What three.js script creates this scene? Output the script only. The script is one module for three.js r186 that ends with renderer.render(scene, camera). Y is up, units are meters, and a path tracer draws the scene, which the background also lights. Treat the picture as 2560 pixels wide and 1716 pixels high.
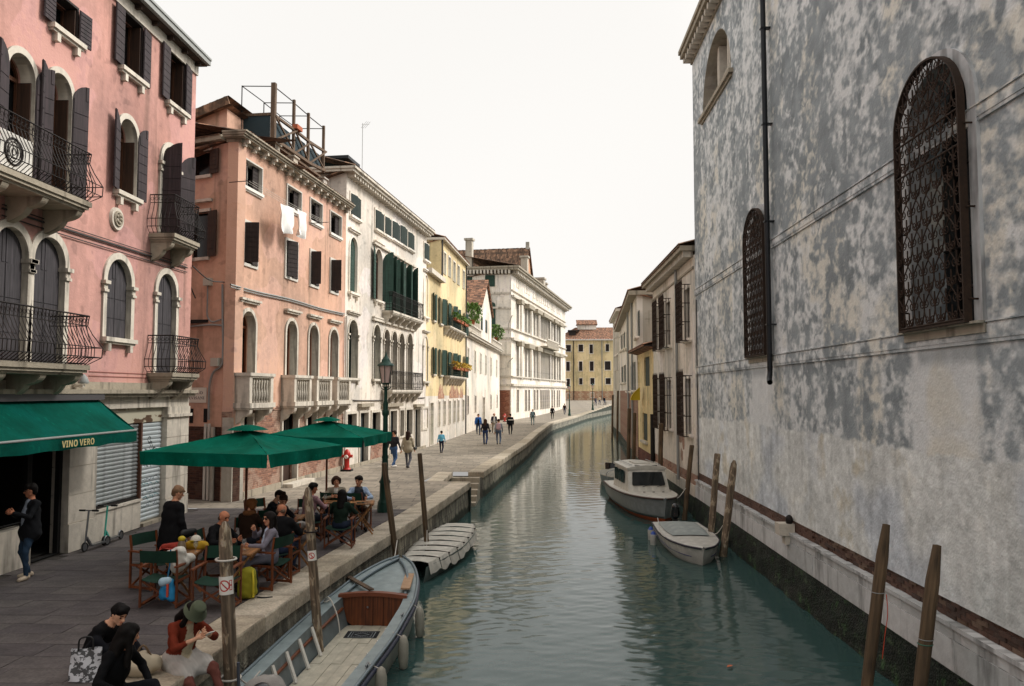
import * as THREE from 'three';
import { mergeGeometries, mergeVertices } from 'three/addons/utils/BufferGeometryUtils.js';

// ---------- camera, sky, sun, exposure ----------
const F = 1990, HX = 1350, HY = 980, EYE = 4.5, QY = 1.1;      // focal length in photo pixels, vanishing point of the canal, eye and quay heights above the water
const scene = new THREE.Scene();
const camera = new THREE.PerspectiveCamera(2 * Math.atan(858 / F) * 180 / Math.PI, 2560 / 1716, 0.1, 1500);
camera.position.set(0, EYE, 0);
camera.rotation.order = 'YXZ';
camera.rotation.set(Math.atan((HY - 858) / F), Math.atan((HX - 1280) / F), 0);
camera.updateMatrixWorld(true);
const lerp = (a, b, t) => a + (b - a) * t, clamp = (x, a = 0, b = 1) => Math.min(b, Math.max(a, x));
const sstep = (a, b, x) => { const t = clamp((x - a) / (b - a)); return t * t * (3 - 2 * t); };
const cloudy = (x, y, z) => 0.5 + 0.25 * Math.sin(3.1 * x / (0.3 + Math.abs(y)) + 1.7 * Math.sin(2.3 * z / (0.3 + Math.abs(y)))) + 0.25 * Math.sin(1.9 * z / (0.3 + Math.abs(y)) + 2.1 * Math.sin(1.3 * x));
const SUN = new THREE.Vector3(0.72, 0.65, -0.22).normalize();
{
  const w = 256, h = 128, data = new Float32Array(w * h * 4);
  for (let j = 0; j < h; j++) for (let i = 0; i < w; i++) {
    const el = ((j + 0.5) / h - 0.5) * Math.PI, az = ((i + 0.5) / w - 0.5) * 2 * Math.PI;
    const x = Math.cos(el) * Math.cos(az), y = Math.sin(el), z = Math.cos(el) * Math.sin(az);
    const c = Math.max(0, x * SUN.x + y * SUN.y + z * SUN.z);
    let L = y > -0.06 ? 0.60 * (1 + 0.06 * Math.max(0, y)) * (0.955 + 0.07 * cloudy(x, y, z)) + 1.5 * Math.pow(c, 5) * sstep(0.55, 0.8, c) : 0.25;      // thin overcast: brighter overhead and towards the veiled sun
    const k = (j * w + i) * 4;
    data[k] = L * 1.0; data[k + 1] = L * 0.978; data[k + 2] = L * 0.945; data[k + 3] = 1;
  }
  const t = new THREE.DataTexture(data, w, h, THREE.RGBAFormat, THREE.FloatType);
  t.mapping = THREE.EquirectangularReflectionMapping; t.magFilter = THREE.LinearFilter; t.minFilter = THREE.LinearFilter; t.needsUpdate = true;
  scene.background = t; scene.environment = t;
}
const sun = new THREE.DirectionalLight(new THREE.Color(1, 0.95, 0.88), 1.75);
sun.position.copy(SUN).multiplyScalar(120).add(new THREE.Vector3(0, 0, -45)); sun.target.position.set(0, 0, -45); sun.target.updateMatrixWorld();
sun.castShadow = true; sun.shadow.radius = 26; sun.shadow.mapSize.set(4096, 4096); sun.shadow.bias = -0.0008;
Object.assign(sun.shadow.camera, { left: -90, right: 90, top: 90, bottom: -90, near: 1, far: 320 });
scene.add(sun, sun.target);
const renderer = new THREE.WebGLRenderer({ antialias: true });
renderer.toneMapping = THREE.LinearToneMapping; renderer.toneMappingExposure = 1.62;
renderer.shadowMap.enabled = true;

const V = (x, y, z) => new THREE.Vector3(x, y, z);
const R = Math.PI / 180;
function rng(seed) { let s = seed >>> 0; return () => { s = (s + 0x6D2B79F5) | 0; let t = Math.imul(s ^ s >>> 15, 1 | s); t = t + Math.imul(t ^ t >>> 7, 61 | t) ^ t; return ((t ^ t >>> 14) >>> 0) / 4294967296; }; }
const rnd = rng(7);
function hash2(i, j, s) { let h = Math.imul(i, 374761393) + Math.imul(j, 668265263) + Math.imul(s, 974634777); h = Math.imul(h ^ h >>> 13, 1274126177); return ((h ^ h >>> 16) >>> 0) / 4294967296; }
function noise(x, y, px, py, s) {                                // value noise, periodic in px, py cells
  const i = Math.floor(x), j = Math.floor(y); let a = x - i, b = y - j; a = a * a * (3 - 2 * a); b = b * b * (3 - 2 * b);
  const m = (n, p) => p ? ((n % p) + p) % p : n, i0 = m(i, px), i1 = m(i + 1, px), j0 = m(j, py), j1 = m(j + 1, py);
  return lerp(lerp(hash2(i0, j0, s), hash2(i1, j0, s), a), lerp(hash2(i0, j1, s), hash2(i1, j1, s), a), b);
}
function fbm(x, y, oct, px, py, s) { let v = 0, a = 0.5, n = 0; for (let o = 0; o < oct; o++) { v += a * noise(x, y, px, py, s + o * 17); n += a; a *= 0.5; x *= 2; y *= 2; px *= 2; py *= 2; } return v / n; }
function tex(w, h, size, fn, linear) {                           // size: metres covered in u and v
  const d = new Uint8Array(w * h * 4);
  for (let j = 0; j < h; j++) for (let i = 0; i < w; i++) {
    const c = fn((i + 0.5) / w, (j + 0.5) / h), k = (j * w + i) * 4;
    if (typeof c === 'number') { d[k] = d[k + 1] = d[k + 2] = clamp(c) * 255; } else { d[k] = clamp(c[0]) * 255; d[k + 1] = clamp(c[1]) * 255; d[k + 2] = clamp(c[2]) * 255; }
    d[k + 3] = 255;
  }
  const t = new THREE.DataTexture(d, w, h, THREE.RGBAFormat);
  t.wrapS = t.wrapT = THREE.RepeatWrapping; t.magFilter = THREE.LinearFilter; t.minFilter = THREE.LinearMipmapLinearFilter; t.generateMipmaps = true;
  if (!linear) t.colorSpace = THREE.SRGBColorSpace;
  t.repeat.set(1 / size[0], 1 / size[1]); t.needsUpdate = true; return t;
}
function mat(c, rough = 0.9, o = {}) { const m = new THREE.MeshStandardMaterial({ color: c, roughness: rough, ...o }); return m; }

// ---- textures (colour maps multiply the material colour) ----
const T = {};
T.stucco = tex(1024, 1024, [13, 13], (u, v) => {                    // patchy lime plaster
  const a = fbm(u * 8, v * 8, 5, 8, 8, 1), b = fbm(u * 60, v * 9, 4, 60, 9, 5), c = fbm(u * 128, v * 128, 2, 128, 128, 9), e = fbm(u * 4, v * 4, 4, 4, 4, 31), st = sstep(0.60, 0.80, fbm(u * 44, v * 3, 4, 44, 3, 35)), rp = sstep(0.565, 0.58, fbm(u * 5, v * 6, 4, 5, 6, 37)), sp = sstep(0.70, 0.78, fbm(u * 40, v * 40, 3, 40, 40, 39));
  const k = 0.83 + 0.20 * (a - 0.5) + 0.13 * (b - 0.5) + 0.09 * (c - 0.5) + 0.22 * (e - 0.5) - 0.15 * st + 0.06 * rp - 0.09 * sp; return [k + 0.09, k + 0.085 - 0.05 * (a - 0.5) + 0.01 * st, k + 0.08 - 0.09 * (a - 0.5) + 0.025 * rp];
});
T.stuccoB = tex(512, 512, [2.5, 2.5], (u, v) => fbm(u * 12, v * 12, 5, 12, 12, 3) * 0.7 + 0.3 * fbm(u * 90, v * 90, 2, 90, 90, 8), true);
T.stain = tex(512, 512, [6, 6], (u, v) => {                     // pale stone with grey rain streaks
  const a = fbm(u * 6, v * 6, 4, 6, 6, 21), s = fbm(u * 36, v * 4, 4, 36, 4, 25), c = fbm(u * 70, v * 70, 2, 70, 70, 29);
  const k = 0.93 + 0.14 * (a - 0.5) + 0.10 * (c - 0.5) - 0.34 * sstep(0.55, 0.85, s * 0.7 + a * 0.35); return [k + 0.02, k + 0.01, k];
});
T.wood = tex(256, 512, [0.5, 1.6], (u, v) => { const g = fbm(u * 24, v * 3, 4, 24, 3, 41), c = fbm(u * 6, v * 5, 3, 6, 5, 45); const k = 0.62 + 0.5 * (g - 0.5) + 0.35 * c; return [k, k * 0.98, k * 0.95]; });
T.pole = tex(256, 512, [0.6, 2.2], (u, v) => {                  // weathered pile: split grain, pale lichen
  const g = fbm(u * 22, v * 4, 4, 22, 4, 51), l = fbm(u * 9, v * 14, 4, 9, 14, 55); const k = 0.55 + 0.7 * (g - 0.5) + 0.25 * l; const m = sstep(0.56, 0.72, l) * 0.35; return [k + m, k * 0.95 + m, k * 0.88 + m * 0.9];
});
T.brick = tex(512, 512, [2.08, 1.12], (u, v) => {               // 8 bricks x 16 courses, for walls too far to tell the bricks apart one by one
  const r = v * 16, row = Math.floor(r), x = u * 8 + (row & 1 ? 0.5 : 0), col = Math.floor(x) % 8, fx = x - Math.floor(x), fy = r - row;
  const j = Math.min(Math.min(fx, 1 - fx) * 0.26, Math.min(fy, 1 - fy) * 0.07) + 0.006 * (fbm(u * 60, v * 60, 2, 60, 60, 3) - 0.5);
  const t = hash2(col, row, 5), n = fbm(u * 40, v * 40, 3, 40, 40, 7), p = fbm(u * 4, v * 3, 3, 4, 3, 9);
  const mort = 1 - sstep(0.003, 0.008, j), pl = sstep(0.52, 0.66, p);
  const b = [0.68 + 0.22 * (t - 0.5) + 0.25 * (n - 0.5), 0.55 + 0.20 * (t - 0.5) + 0.22 * (n - 0.5), 0.49 + 0.16 * (t - 0.5) + 0.2 * (n - 0.5)], g = 0.78 + 0.2 * (n - 0.5);
  return [0, 1, 2].map((k) => lerp(lerp(b[k], g - 0.03 * k, Math.max(mort * 0.8, 0)), g + 0.04 - 0.04 * k, pl * 0.8));
});
T.brickB = tex(512, 512, [2.08, 1.12], (u, v) => { const r = v * 16, row = Math.floor(r), x = u * 8 + (row & 1 ? 0.5 : 0), fx = x - Math.floor(x), fy = r - row; const j = Math.min(Math.min(fx, 1 - fx) * 0.26, Math.min(fy, 1 - fy) * 0.07); return 0.75 * sstep(0.002, 0.009, j) + 0.25 * fbm(u * 60, v * 40, 3, 60, 40, 7); }, true);
T.algae = tex(512, 512, [4, 2], (u, v) => {                     // wet footing: brick and stone under weed, salt bloom
  const a = fbm(u * 14, v * 10, 5, 14, 10, 61), b = fbm(u * 6, v * 4, 4, 6, 4, 65), c = fbm(u * 60, v * 14, 3, 60, 14, 67);
  const k = 0.20 + 0.30 * (a - 0.4), w = sstep(0.60, 0.72, a * 0.5 + c * 0.55); const g = sstep(0.35, 0.62, b);
  return [lerp(k * 0.95, k * 0.55, g) + w * 0.30, lerp(k * 0.95, k * 0.86, g) + w * 0.31, lerp(k * 0.85, k * 0.50, g) + w * 0.28];
});
T.quayWall = tex(1024, 256, [12, 1.6], (u, v) => {              // quay face: lime-streaked stone above the tide line, weed below it (v = 0 at 0.7 m under the water)
  const y = v * 1.6 - 0.7, tide = 0.26 + 0.22 * (fbm(u * 40, 1, 4, 40, 0, 331) - 0.5) + 0.12 * (fbm(u * 150, 2, 2, 150, 0, 333) - 0.5), a = fbm(u * 60, v * 8, 5, 60, 8, 335), s = sstep(0.45, 0.75, fbm(u * 130, v * 3, 4, 130, 3, 337)), w = sstep(tide - 0.06, tide + 0.05, y), j = sstep(0.012, 0.004, Math.abs(((y + 2.05) % 0.3) - 0.15)) * 0.12;
  const st = 0.50 + 0.36 * (a - 0.5) + 0.22 * s - j, wd = [0.17 + 0.2 * (a - 0.5), 0.21 + 0.22 * (a - 0.5), 0.15 + 0.16 * (a - 0.5)]; return [lerp(wd[0], st, w), lerp(wd[1], st * 0.99, w), lerp(wd[2], st * 0.94, w)];
});
T.rough = tex(256, 256, [1, 1], (u, v) => 0.6 * fbm(u * 8, v * 8, 5, 8, 8, 71) + 0.4 * fbm(u * 40, v * 40, 2, 40, 40, 73), true);
T.stone = tex(256, 256, [1.3, 1.3], (u, v) => { const a = fbm(u * 6, v * 6, 5, 6, 6, 81), c = fbm(u * 50, v * 50, 2, 50, 50, 83); const k = 0.86 + 0.34 * (a - 0.5) + 0.22 * (c - 0.5); return [k, k * 0.99, k * 0.975]; });
T.paving = tex(1024, 1024, [6.4, 6.4], (u, v) => {             // laid trachyte setts farther along the quay, where the single stones run together
  const r = v * 15, row = Math.floor(r), off = hash2(row, 1, 2), x = u * 8 + off, col = ((Math.floor(x) % 8) + 8) % 8, fx = x - Math.floor(x), fy = r - row;
  const j = Math.min(Math.min(fx, 1 - fx) * 0.8, Math.min(fy, 1 - fy) * 0.427), n = fbm(u * 40, v * 40, 4, 40, 40, 87), p = fbm(u * 5, v * 5, 4, 5, 5, 89), t = hash2(col, row, 91);
  const k = 0.84 + 0.16 * (t - 0.5) + 0.24 * (n - 0.5) + 0.16 * (p - 0.5) - 0.22 * (1 - sstep(0.008, 0.022, j)); return [k, k * 0.985, k * 0.965];
});
T.cloth = tex(256, 256, [0.5, 0.5], (u, v) => { const a = fbm(u * 4, v * 4, 4, 4, 4, 95), w = hash2(Math.floor(u * 128), Math.floor(v * 128), 3); const k = 0.88 + 0.2 * (a - 0.5) + 0.1 * (w - 0.5); return [k, k, k]; });
T.canvas = tex(512, 512, [2.6, 2.6], (u, v) => {               // sun-bleached awning cloth with seams, dust and bird droppings
  const a = fbm(u * 4, v * 4, 5, 4, 4, 301), b = fbm(u * 30, v * 30, 3, 30, 30, 305), dr = sstep(0.80, 0.83, fbm(u * 26, v * 26, 2, 26, 26, 309)), se = sstep(0.004, 0.0015, Math.abs(u - 0.5)); const k = 0.86 + 0.34 * (a - 0.5) + 0.12 * (b - 0.5) - 0.12 * se; const d = 0.05 * sstep(0.5, 0.7, a); return [k + d + dr * 0.14, k + dr * 0.13, k + d * 0.6 + dr * 0.13];
});
T.tile = tex(512, 512, [3.2, 3.2], (u, v) => {                  // old clay tiles, mixed firing colours and lichen
  const i = Math.floor(u * 16), r = v * 9, j = Math.floor(r), t = hash2(i, j, 7), n = fbm(u * 40, v * 40, 3, 40, 40, 11), l = sstep(0.56, 0.7, fbm(u * 12, v * 12, 4, 12, 12, 13));
  const k = 0.7 + 0.5 * (t - 0.5) + 0.4 * (n - 0.5); return [lerp(k, 0.55, l * 0.6), lerp(k * 0.92, 0.54, l * 0.6), lerp(k * 0.85, 0.5, l * 0.6)];
});

// ---- materials ----
const stucco = (c, o = {}) => mat(c, 0.95, { map: T.stucco, bumpMap: T.stuccoB, bumpScale: 0.012, ...o });
const M = {
  pink: stucco('#c8978c'), orange: stucco('#d3aa93'), white: stucco('#e2d9cd'), yellow: stucco('#e2cd9f'), cream: stucco('#efe6d8'), grey: stucco('#b9b2a4'), beige: stucco('#e2dace'), farYellow: stucco('#e2cd9f'),
  istria: mat('#d6cfc2', 0.85, { map: T.stain, bumpMap: T.rough, bumpScale: 0.006 }),
  istriaOld: mat('#a89f8e', 0.9, { map: T.stain, bumpMap: T.rough, bumpScale: 0.01 }),
  brick: mat('#c9b3a6', 0.95, { map: T.brick, bumpMap: T.brickB, bumpScale: 0.012 }),
  brickDark: mat('#6b564b', 0.95, { map: T.brick, bumpMap: T.brickB, bumpScale: 0.012 }),
  algae: mat('#b4b4a4', 0.7, { map: T.algae, bumpMap: T.rough, bumpScale: 0.05 }),
  paving: mat('#a0988b', 0.9, { map: T.paving, bumpMap: T.rough, bumpScale: 0.006 }),
  coping: mat('#c4b8a4', 0.85, { map: T.stone, bumpMap: T.rough, bumpScale: 0.008 }),
  shutPurple: mat('#40343a', 0.8, { map: T.wood }), shutGrey: mat('#4a474e', 0.8, { map: T.wood }), shutBrown: mat('#4a3020', 0.8, { map: T.wood }), shutDark: mat('#332724', 0.8, { map: T.wood }),
  green: mat('#2c5448', 0.75, { map: T.wood }), greenDark: mat('#203a33', 0.75, { map: T.wood }),
  glass: new THREE.MeshPhysicalMaterial({ color: '#0b0d0e', roughness: 0.12, ior: 1.5, specularIntensity: 0.6 }),
  glassGreen: new THREE.MeshPhysicalMaterial({ color: '#9fb0a4', roughness: 0.5 }),
  frameWood: mat('#6b4024', 0.7, { map: T.wood }), frameWhite: mat('#c9c4ba', 0.7),
  iron: mat('#221d1b', 0.6, { metalness: 0.5 }), rust: mat('#3d2c20', 0.85, { metalness: 0.2, map: T.stone }),
  tile: mat('#ad8872', 0.95, { map: T.tile }), tileDark: mat('#957d6b', 0.95, { map: T.tile }),
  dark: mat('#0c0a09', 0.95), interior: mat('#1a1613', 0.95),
  woodWarm: mat('#8a4a22', 0.6, { map: T.wood }), woodLight: mat('#b07c48', 0.65, { map: T.wood }), woodGrey: mat('#7d6856', 0.9, { map: T.wood }),
  pole: mat('#a89a8b', 0.95, { map: T.pole, bumpMap: T.pole, bumpScale: 0.02 }), poleBrown: mat('#75614a', 0.85, { map: T.wood, bumpMap: T.wood, bumpScale: 0.006 }),
  cable: mat('#3b3836', 0.8), pipe: mat('#27292c', 0.5, { metalness: 0.6 }), pipeGrey: mat('#8d8f8c', 0.6), box: mat('#b7b2a4', 0.7),
  umbrella: new THREE.MeshPhysicalMaterial({ color: '#04705a', roughness: 0.95, specularIntensity: 0.15, map: T.canvas, bumpMap: T.rough, bumpScale: 0.006, side: THREE.DoubleSide }), awning: new THREE.MeshPhysicalMaterial({ color: '#04594b', roughness: 0.95, specularIntensity: 0.15, map: T.canvas, bumpMap: T.rough, bumpScale: 0.006, side: THREE.DoubleSide }), canvasGreen: mat('#0b3a2a', 0.95, { map: T.cloth }),
  lampGreen: mat('#0d3a2e', 0.45, { metalness: 0.3 }), lampGlass: new THREE.MeshPhysicalMaterial({ color: '#d9b7ae', roughness: 0.35 }),
  whitePaint: mat('#dcd8cf', 0.45), laundry: mat('#f2f0ec', 0.95, { side: THREE.DoubleSide }), black: mat('#0d0d0e', 0.6), rubber: mat('#151515', 0.85), steel: mat('#8c8f92', 0.35, { metalness: 0.9 }),
  red: mat('#b3261c', 0.45), foliage: mat('#5b7a34', 0.85, { side: THREE.DoubleSide }), flower: mat('#b99a3a', 0.85, { side: THREE.DoubleSide }), terracotta: mat('#a4583a', 0.9),
};

// ---- geometry ----
const box = (x0, y0, z0, x1, y1, z1) => new THREE.BoxGeometry(Math.abs(x1 - x0), Math.abs(y1 - y0), Math.abs(z1 - z0)).translate((x0 + x1) / 2, (y0 + y1) / 2, (z0 + z1) / 2);
function orient(g, p, q) { const d = q.clone().sub(p), l = d.length(); const m = new THREE.Matrix4().makeRotationFromQuaternion(new THREE.Quaternion().setFromUnitVectors(V(0, 1, 0), d.normalize())); return g.applyMatrix4(m).translate((p.x + q.x) / 2, (p.y + q.y) / 2, (p.z + q.z) / 2); }
const bar = (p, q, r0, r1 = r0, n = 6) => orient(new THREE.CylinderGeometry(r1, r0, p.distanceTo(q), n), p, q);
function beam(p, q, w, h, roll = 0) {                             // rectangular bar from p to q
  const d = q.clone().sub(p), l = d.length(), zz = d.normalize(); let xx = V(0, 1, 0).cross(zz); if (xx.lengthSq() < 1e-6) xx = V(1, 0, 0); xx.normalize(); const yy = zz.clone().cross(xx);
  const m = new THREE.Matrix4().makeBasis(xx, yy, zz).setPosition((p.x + q.x) / 2, (p.y + q.y) / 2, (p.z + q.z) / 2); return new THREE.BoxGeometry(w, h, l).applyMatrix4(m);
}
const tube = (pts, r, seg = 12, n = 5, closed = false) => new THREE.TubeGeometry(new THREE.CatmullRomCurve3(pts, closed), seg, r, n, closed);
const polybar = (pts, r, n = 4) => pts.slice(1).map((p, i) => bar(pts[i], p, r, r, n));
const lathe = (prof, n = 14) => new THREE.LatheGeometry(prof.map(([r, y]) => new THREE.Vector2(r, y)), n);
const extr = (shape, t, bevel = 0, seg = 8) => new THREE.ExtrudeGeometry(shape, { depth: t, bevelEnabled: bevel > 0, bevelThickness: bevel, bevelSize: bevel, bevelOffset: -bevel, bevelSegments: 1, curveSegments: seg });
function grid(nu, nv, fn) {                                       // parametric sheet, fn(s, t) -> Vector3
  const p = [], uv = [], ix = [];
  for (let j = 0; j <= nv; j++) for (let i = 0; i <= nu; i++) { const v = fn(i / nu, j / nv); p.push(v.x, v.y, v.z); uv.push(i / nu, j / nv); }
  for (let j = 0; j < nv; j++) for (let i = 0; i < nu; i++) { const a = j * (nu + 1) + i, b = a + 1, c = a + nu + 1, d = c + 1; ix.push(a, b, d, a, d, c); }
  const g = new THREE.BufferGeometry(); g.setAttribute('position', new THREE.Float32BufferAttribute(p, 3)); g.setAttribute('uv', new THREE.Float32BufferAttribute(uv, 2)); g.setIndex(ix); g.computeVertexNormals(); return g;
}
function triUV(g) {                                               // uv in metres from the dominant axis of the normal
  const p = g.attributes.position, n = g.attributes.normal, uv = new Float32Array(p.count * 2);
  for (let i = 0; i < p.count; i++) {
    const ax = Math.abs(n.getX(i)), ay = Math.abs(n.getY(i)), az = Math.abs(n.getZ(i)), x = p.getX(i), y = p.getY(i), z = p.getZ(i);
    if (ay >= ax && ay >= az) { uv[2 * i] = x; uv[2 * i + 1] = z; } else if (ax > az) { uv[2 * i] = z; uv[2 * i + 1] = y; } else { uv[2 * i] = x; uv[2 * i + 1] = y; }
  }
  g.setAttribute('uv', new THREE.BufferAttribute(uv, 2)); return g;
}
function merge(geos) {
  geos = geos.flat(9);
  const list = geos.map((g) => { const h = g.index ? g.toNonIndexed() : g; for (const k of Object.keys(h.attributes)) if (!['position', 'normal', 'uv'].includes(k)) h.deleteAttribute(k); if (!g.userData.keepUV || !h.attributes.uv) triUV(h); return h; });
  return list.length === 1 ? list[0] : mergeGeometries(list);
}
const taken = new Map();
function numbered(name) { const n = taken.get(name) || 0; taken.set(name, n + 1); return n ? name + '_' + String(n).padStart(3, '0') : name; }
function mesh(name, geos, m, parent, label) {
  const g = Array.isArray(geos) ? merge(geos) : geos; const o = new THREE.Mesh(g, m); o.castShadow = o.receiveShadow = true;
  o.name = parent ? name : numbered(name); (parent || scene).add(o); if (label) o.userData.label = label; return o;
}
function thing(name, label, category, pos = [0, 0, 0], turn = 0, group) {
  const o = new THREE.Group(); o.name = numbered(name); scene.add(o); o.position.set(...pos); o.rotation.y = turn; o.userData = { label, category }; if (group) o.userData.group = group; return o;
}
function tag(o, label, category, group) { o.userData.label = label; o.userData.category = category; if (group) o.userData.group = group; return o; }
function struct(o) { o.userData.kind = 'structure'; return o; }
const sub = (name, parent) => { const o = new THREE.Group(); o.name = name; parent.add(o); return o; };

// ---- from photo pixels to places ----
const CQ = camera.quaternion.clone();
const ray = (x, y) => V((x - 1280) / F, (858 - y) / F, -1).applyQuaternion(CQ);
const onY = (x, y, h = QY) => { const d = ray(x, y), t = (h - EYE) / d.y; return V(d.x * t, h, d.z * t); };   // a pixel on a level surface
const atD = (x, y, dist) => { const d = ray(x, y), t = -dist / d.z; return V(d.x * t, EYE + d.y * t, -dist); }; // a pixel at a known distance along the canal

// ---------- facade kit ----------
// A facade runs from A to B (points on the ground); local x along it, y up from its base, z out of the wall.
class Fac {
  constructor(A, B, base = QY) { this.A = V(A.x, base, A.z); const d = V(B.x - A.x, 0, B.z - A.z); this.L = d.length(); this.d = d.normalize(); this.n = this.d.clone().cross(V(0, 1, 0)); this.base = base; this.holes = []; }
  uv(x, y, out = 0) { const r = ray(x, y), p0 = this.A.clone().addScaledVector(this.n, out), o = V(0, EYE, 0); const t = p0.clone().sub(o).dot(this.n) / r.dot(this.n); const p = o.addScaledVector(r, t); return [p.clone().sub(this.A).dot(this.d), p.y - this.base]; }
  group(name, label, category, group) { this.g = thing(name, label, category, [this.A.x, this.base, this.A.z], Math.atan2(-this.d.z, this.d.x), group); return this.g; }
}
function opPath(P, u0, u1, v0, v1, rise) {
  P.moveTo(u0, v0); P.lineTo(u1, v0); P.lineTo(u1, v1 - rise);
  if (rise > 0) P.absellipse((u0 + u1) / 2, v1 - rise, (u1 - u0) / 2, rise, 0, Math.PI, false, 0); else P.lineTo(u0, v1);
  P.lineTo(u0, v0); return P;
}
const opShape = (u0, u1, v0, v1, rise) => opPath(new THREE.Shape(), u0, u1, v0, v1, rise);
function ring(u0, u1, v0, v1, rise, w, t, z, foot = 0) {           // frame of width w round an opening (outside it), from z to z + t
  const s = opShape(u0 - w, u1 + w, v0 - foot, v1 + w, rise > 0 ? rise + w : 0); s.holes.push(opPath(new THREE.Path(), u0, u1, v0 - (foot ? 0 : -0.004), v1, rise)); return extr(s, t, 0, 9).translate(0, 0, z);
}
function wall(f, name, m, { u0 = 0, u1 = f.L, v0 = 0, v1 = f.H, z = 0, t = 0.35, parent = f.g } = {}) {
  const s = new THREE.Shape(); s.moveTo(u0, v0); s.lineTo(u1, v0); s.lineTo(u1, v1); s.lineTo(u0, v1); s.lineTo(u0, v0);
  for (const h of f.holes) if (h.v0 >= v0 - 0.01 && h.v1 <= v1 && h.u0 > u0 && h.u1 < u1) s.holes.push(opPath(new THREE.Path(), h.u0, h.u1, Math.max(h.v0, v0 + 0.01), h.v1, h.rise));
  return mesh(name, [extr(s, t, 0, 9).translate(0, 0, z - t)], m, parent);
}
function leaf(w, h, rise, n, t = 0.035) {                          // shutter leaf, hinge at x = 0; boards or slats across
  const s = new THREE.Shape(), k = 6; s.moveTo(0, 0); s.lineTo(w, 0); s.lineTo(w, h);
  if (rise > 0) for (let i = 1; i <= k; i++) { const a = (i / k) * Math.PI / 2; s.lineTo(w * (1 - Math.sin(a)), h - rise + rise * Math.cos(a)); } else s.lineTo(0, h);
  const g = [extr(s, t * 0.6, 0, 4).translate(0, 0, -t * 0.3)], b = h / n;
  for (let i = 0; i < n; i++) {
    const y1 = (i + 1) * b - 0.012, q = clamp((y1 - (h - rise)) / (rise || 1)), x0 = rise > 0 ? w * (1 - Math.sqrt(1 - q * q)) : 0; if (x0 > w - 0.05) continue;
    g.push(box(x0 + 0.015, i * b + 0.004, -t * 0.62, w - 0.012, y1, t * 0.62));
  }
  return g;
}
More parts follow.
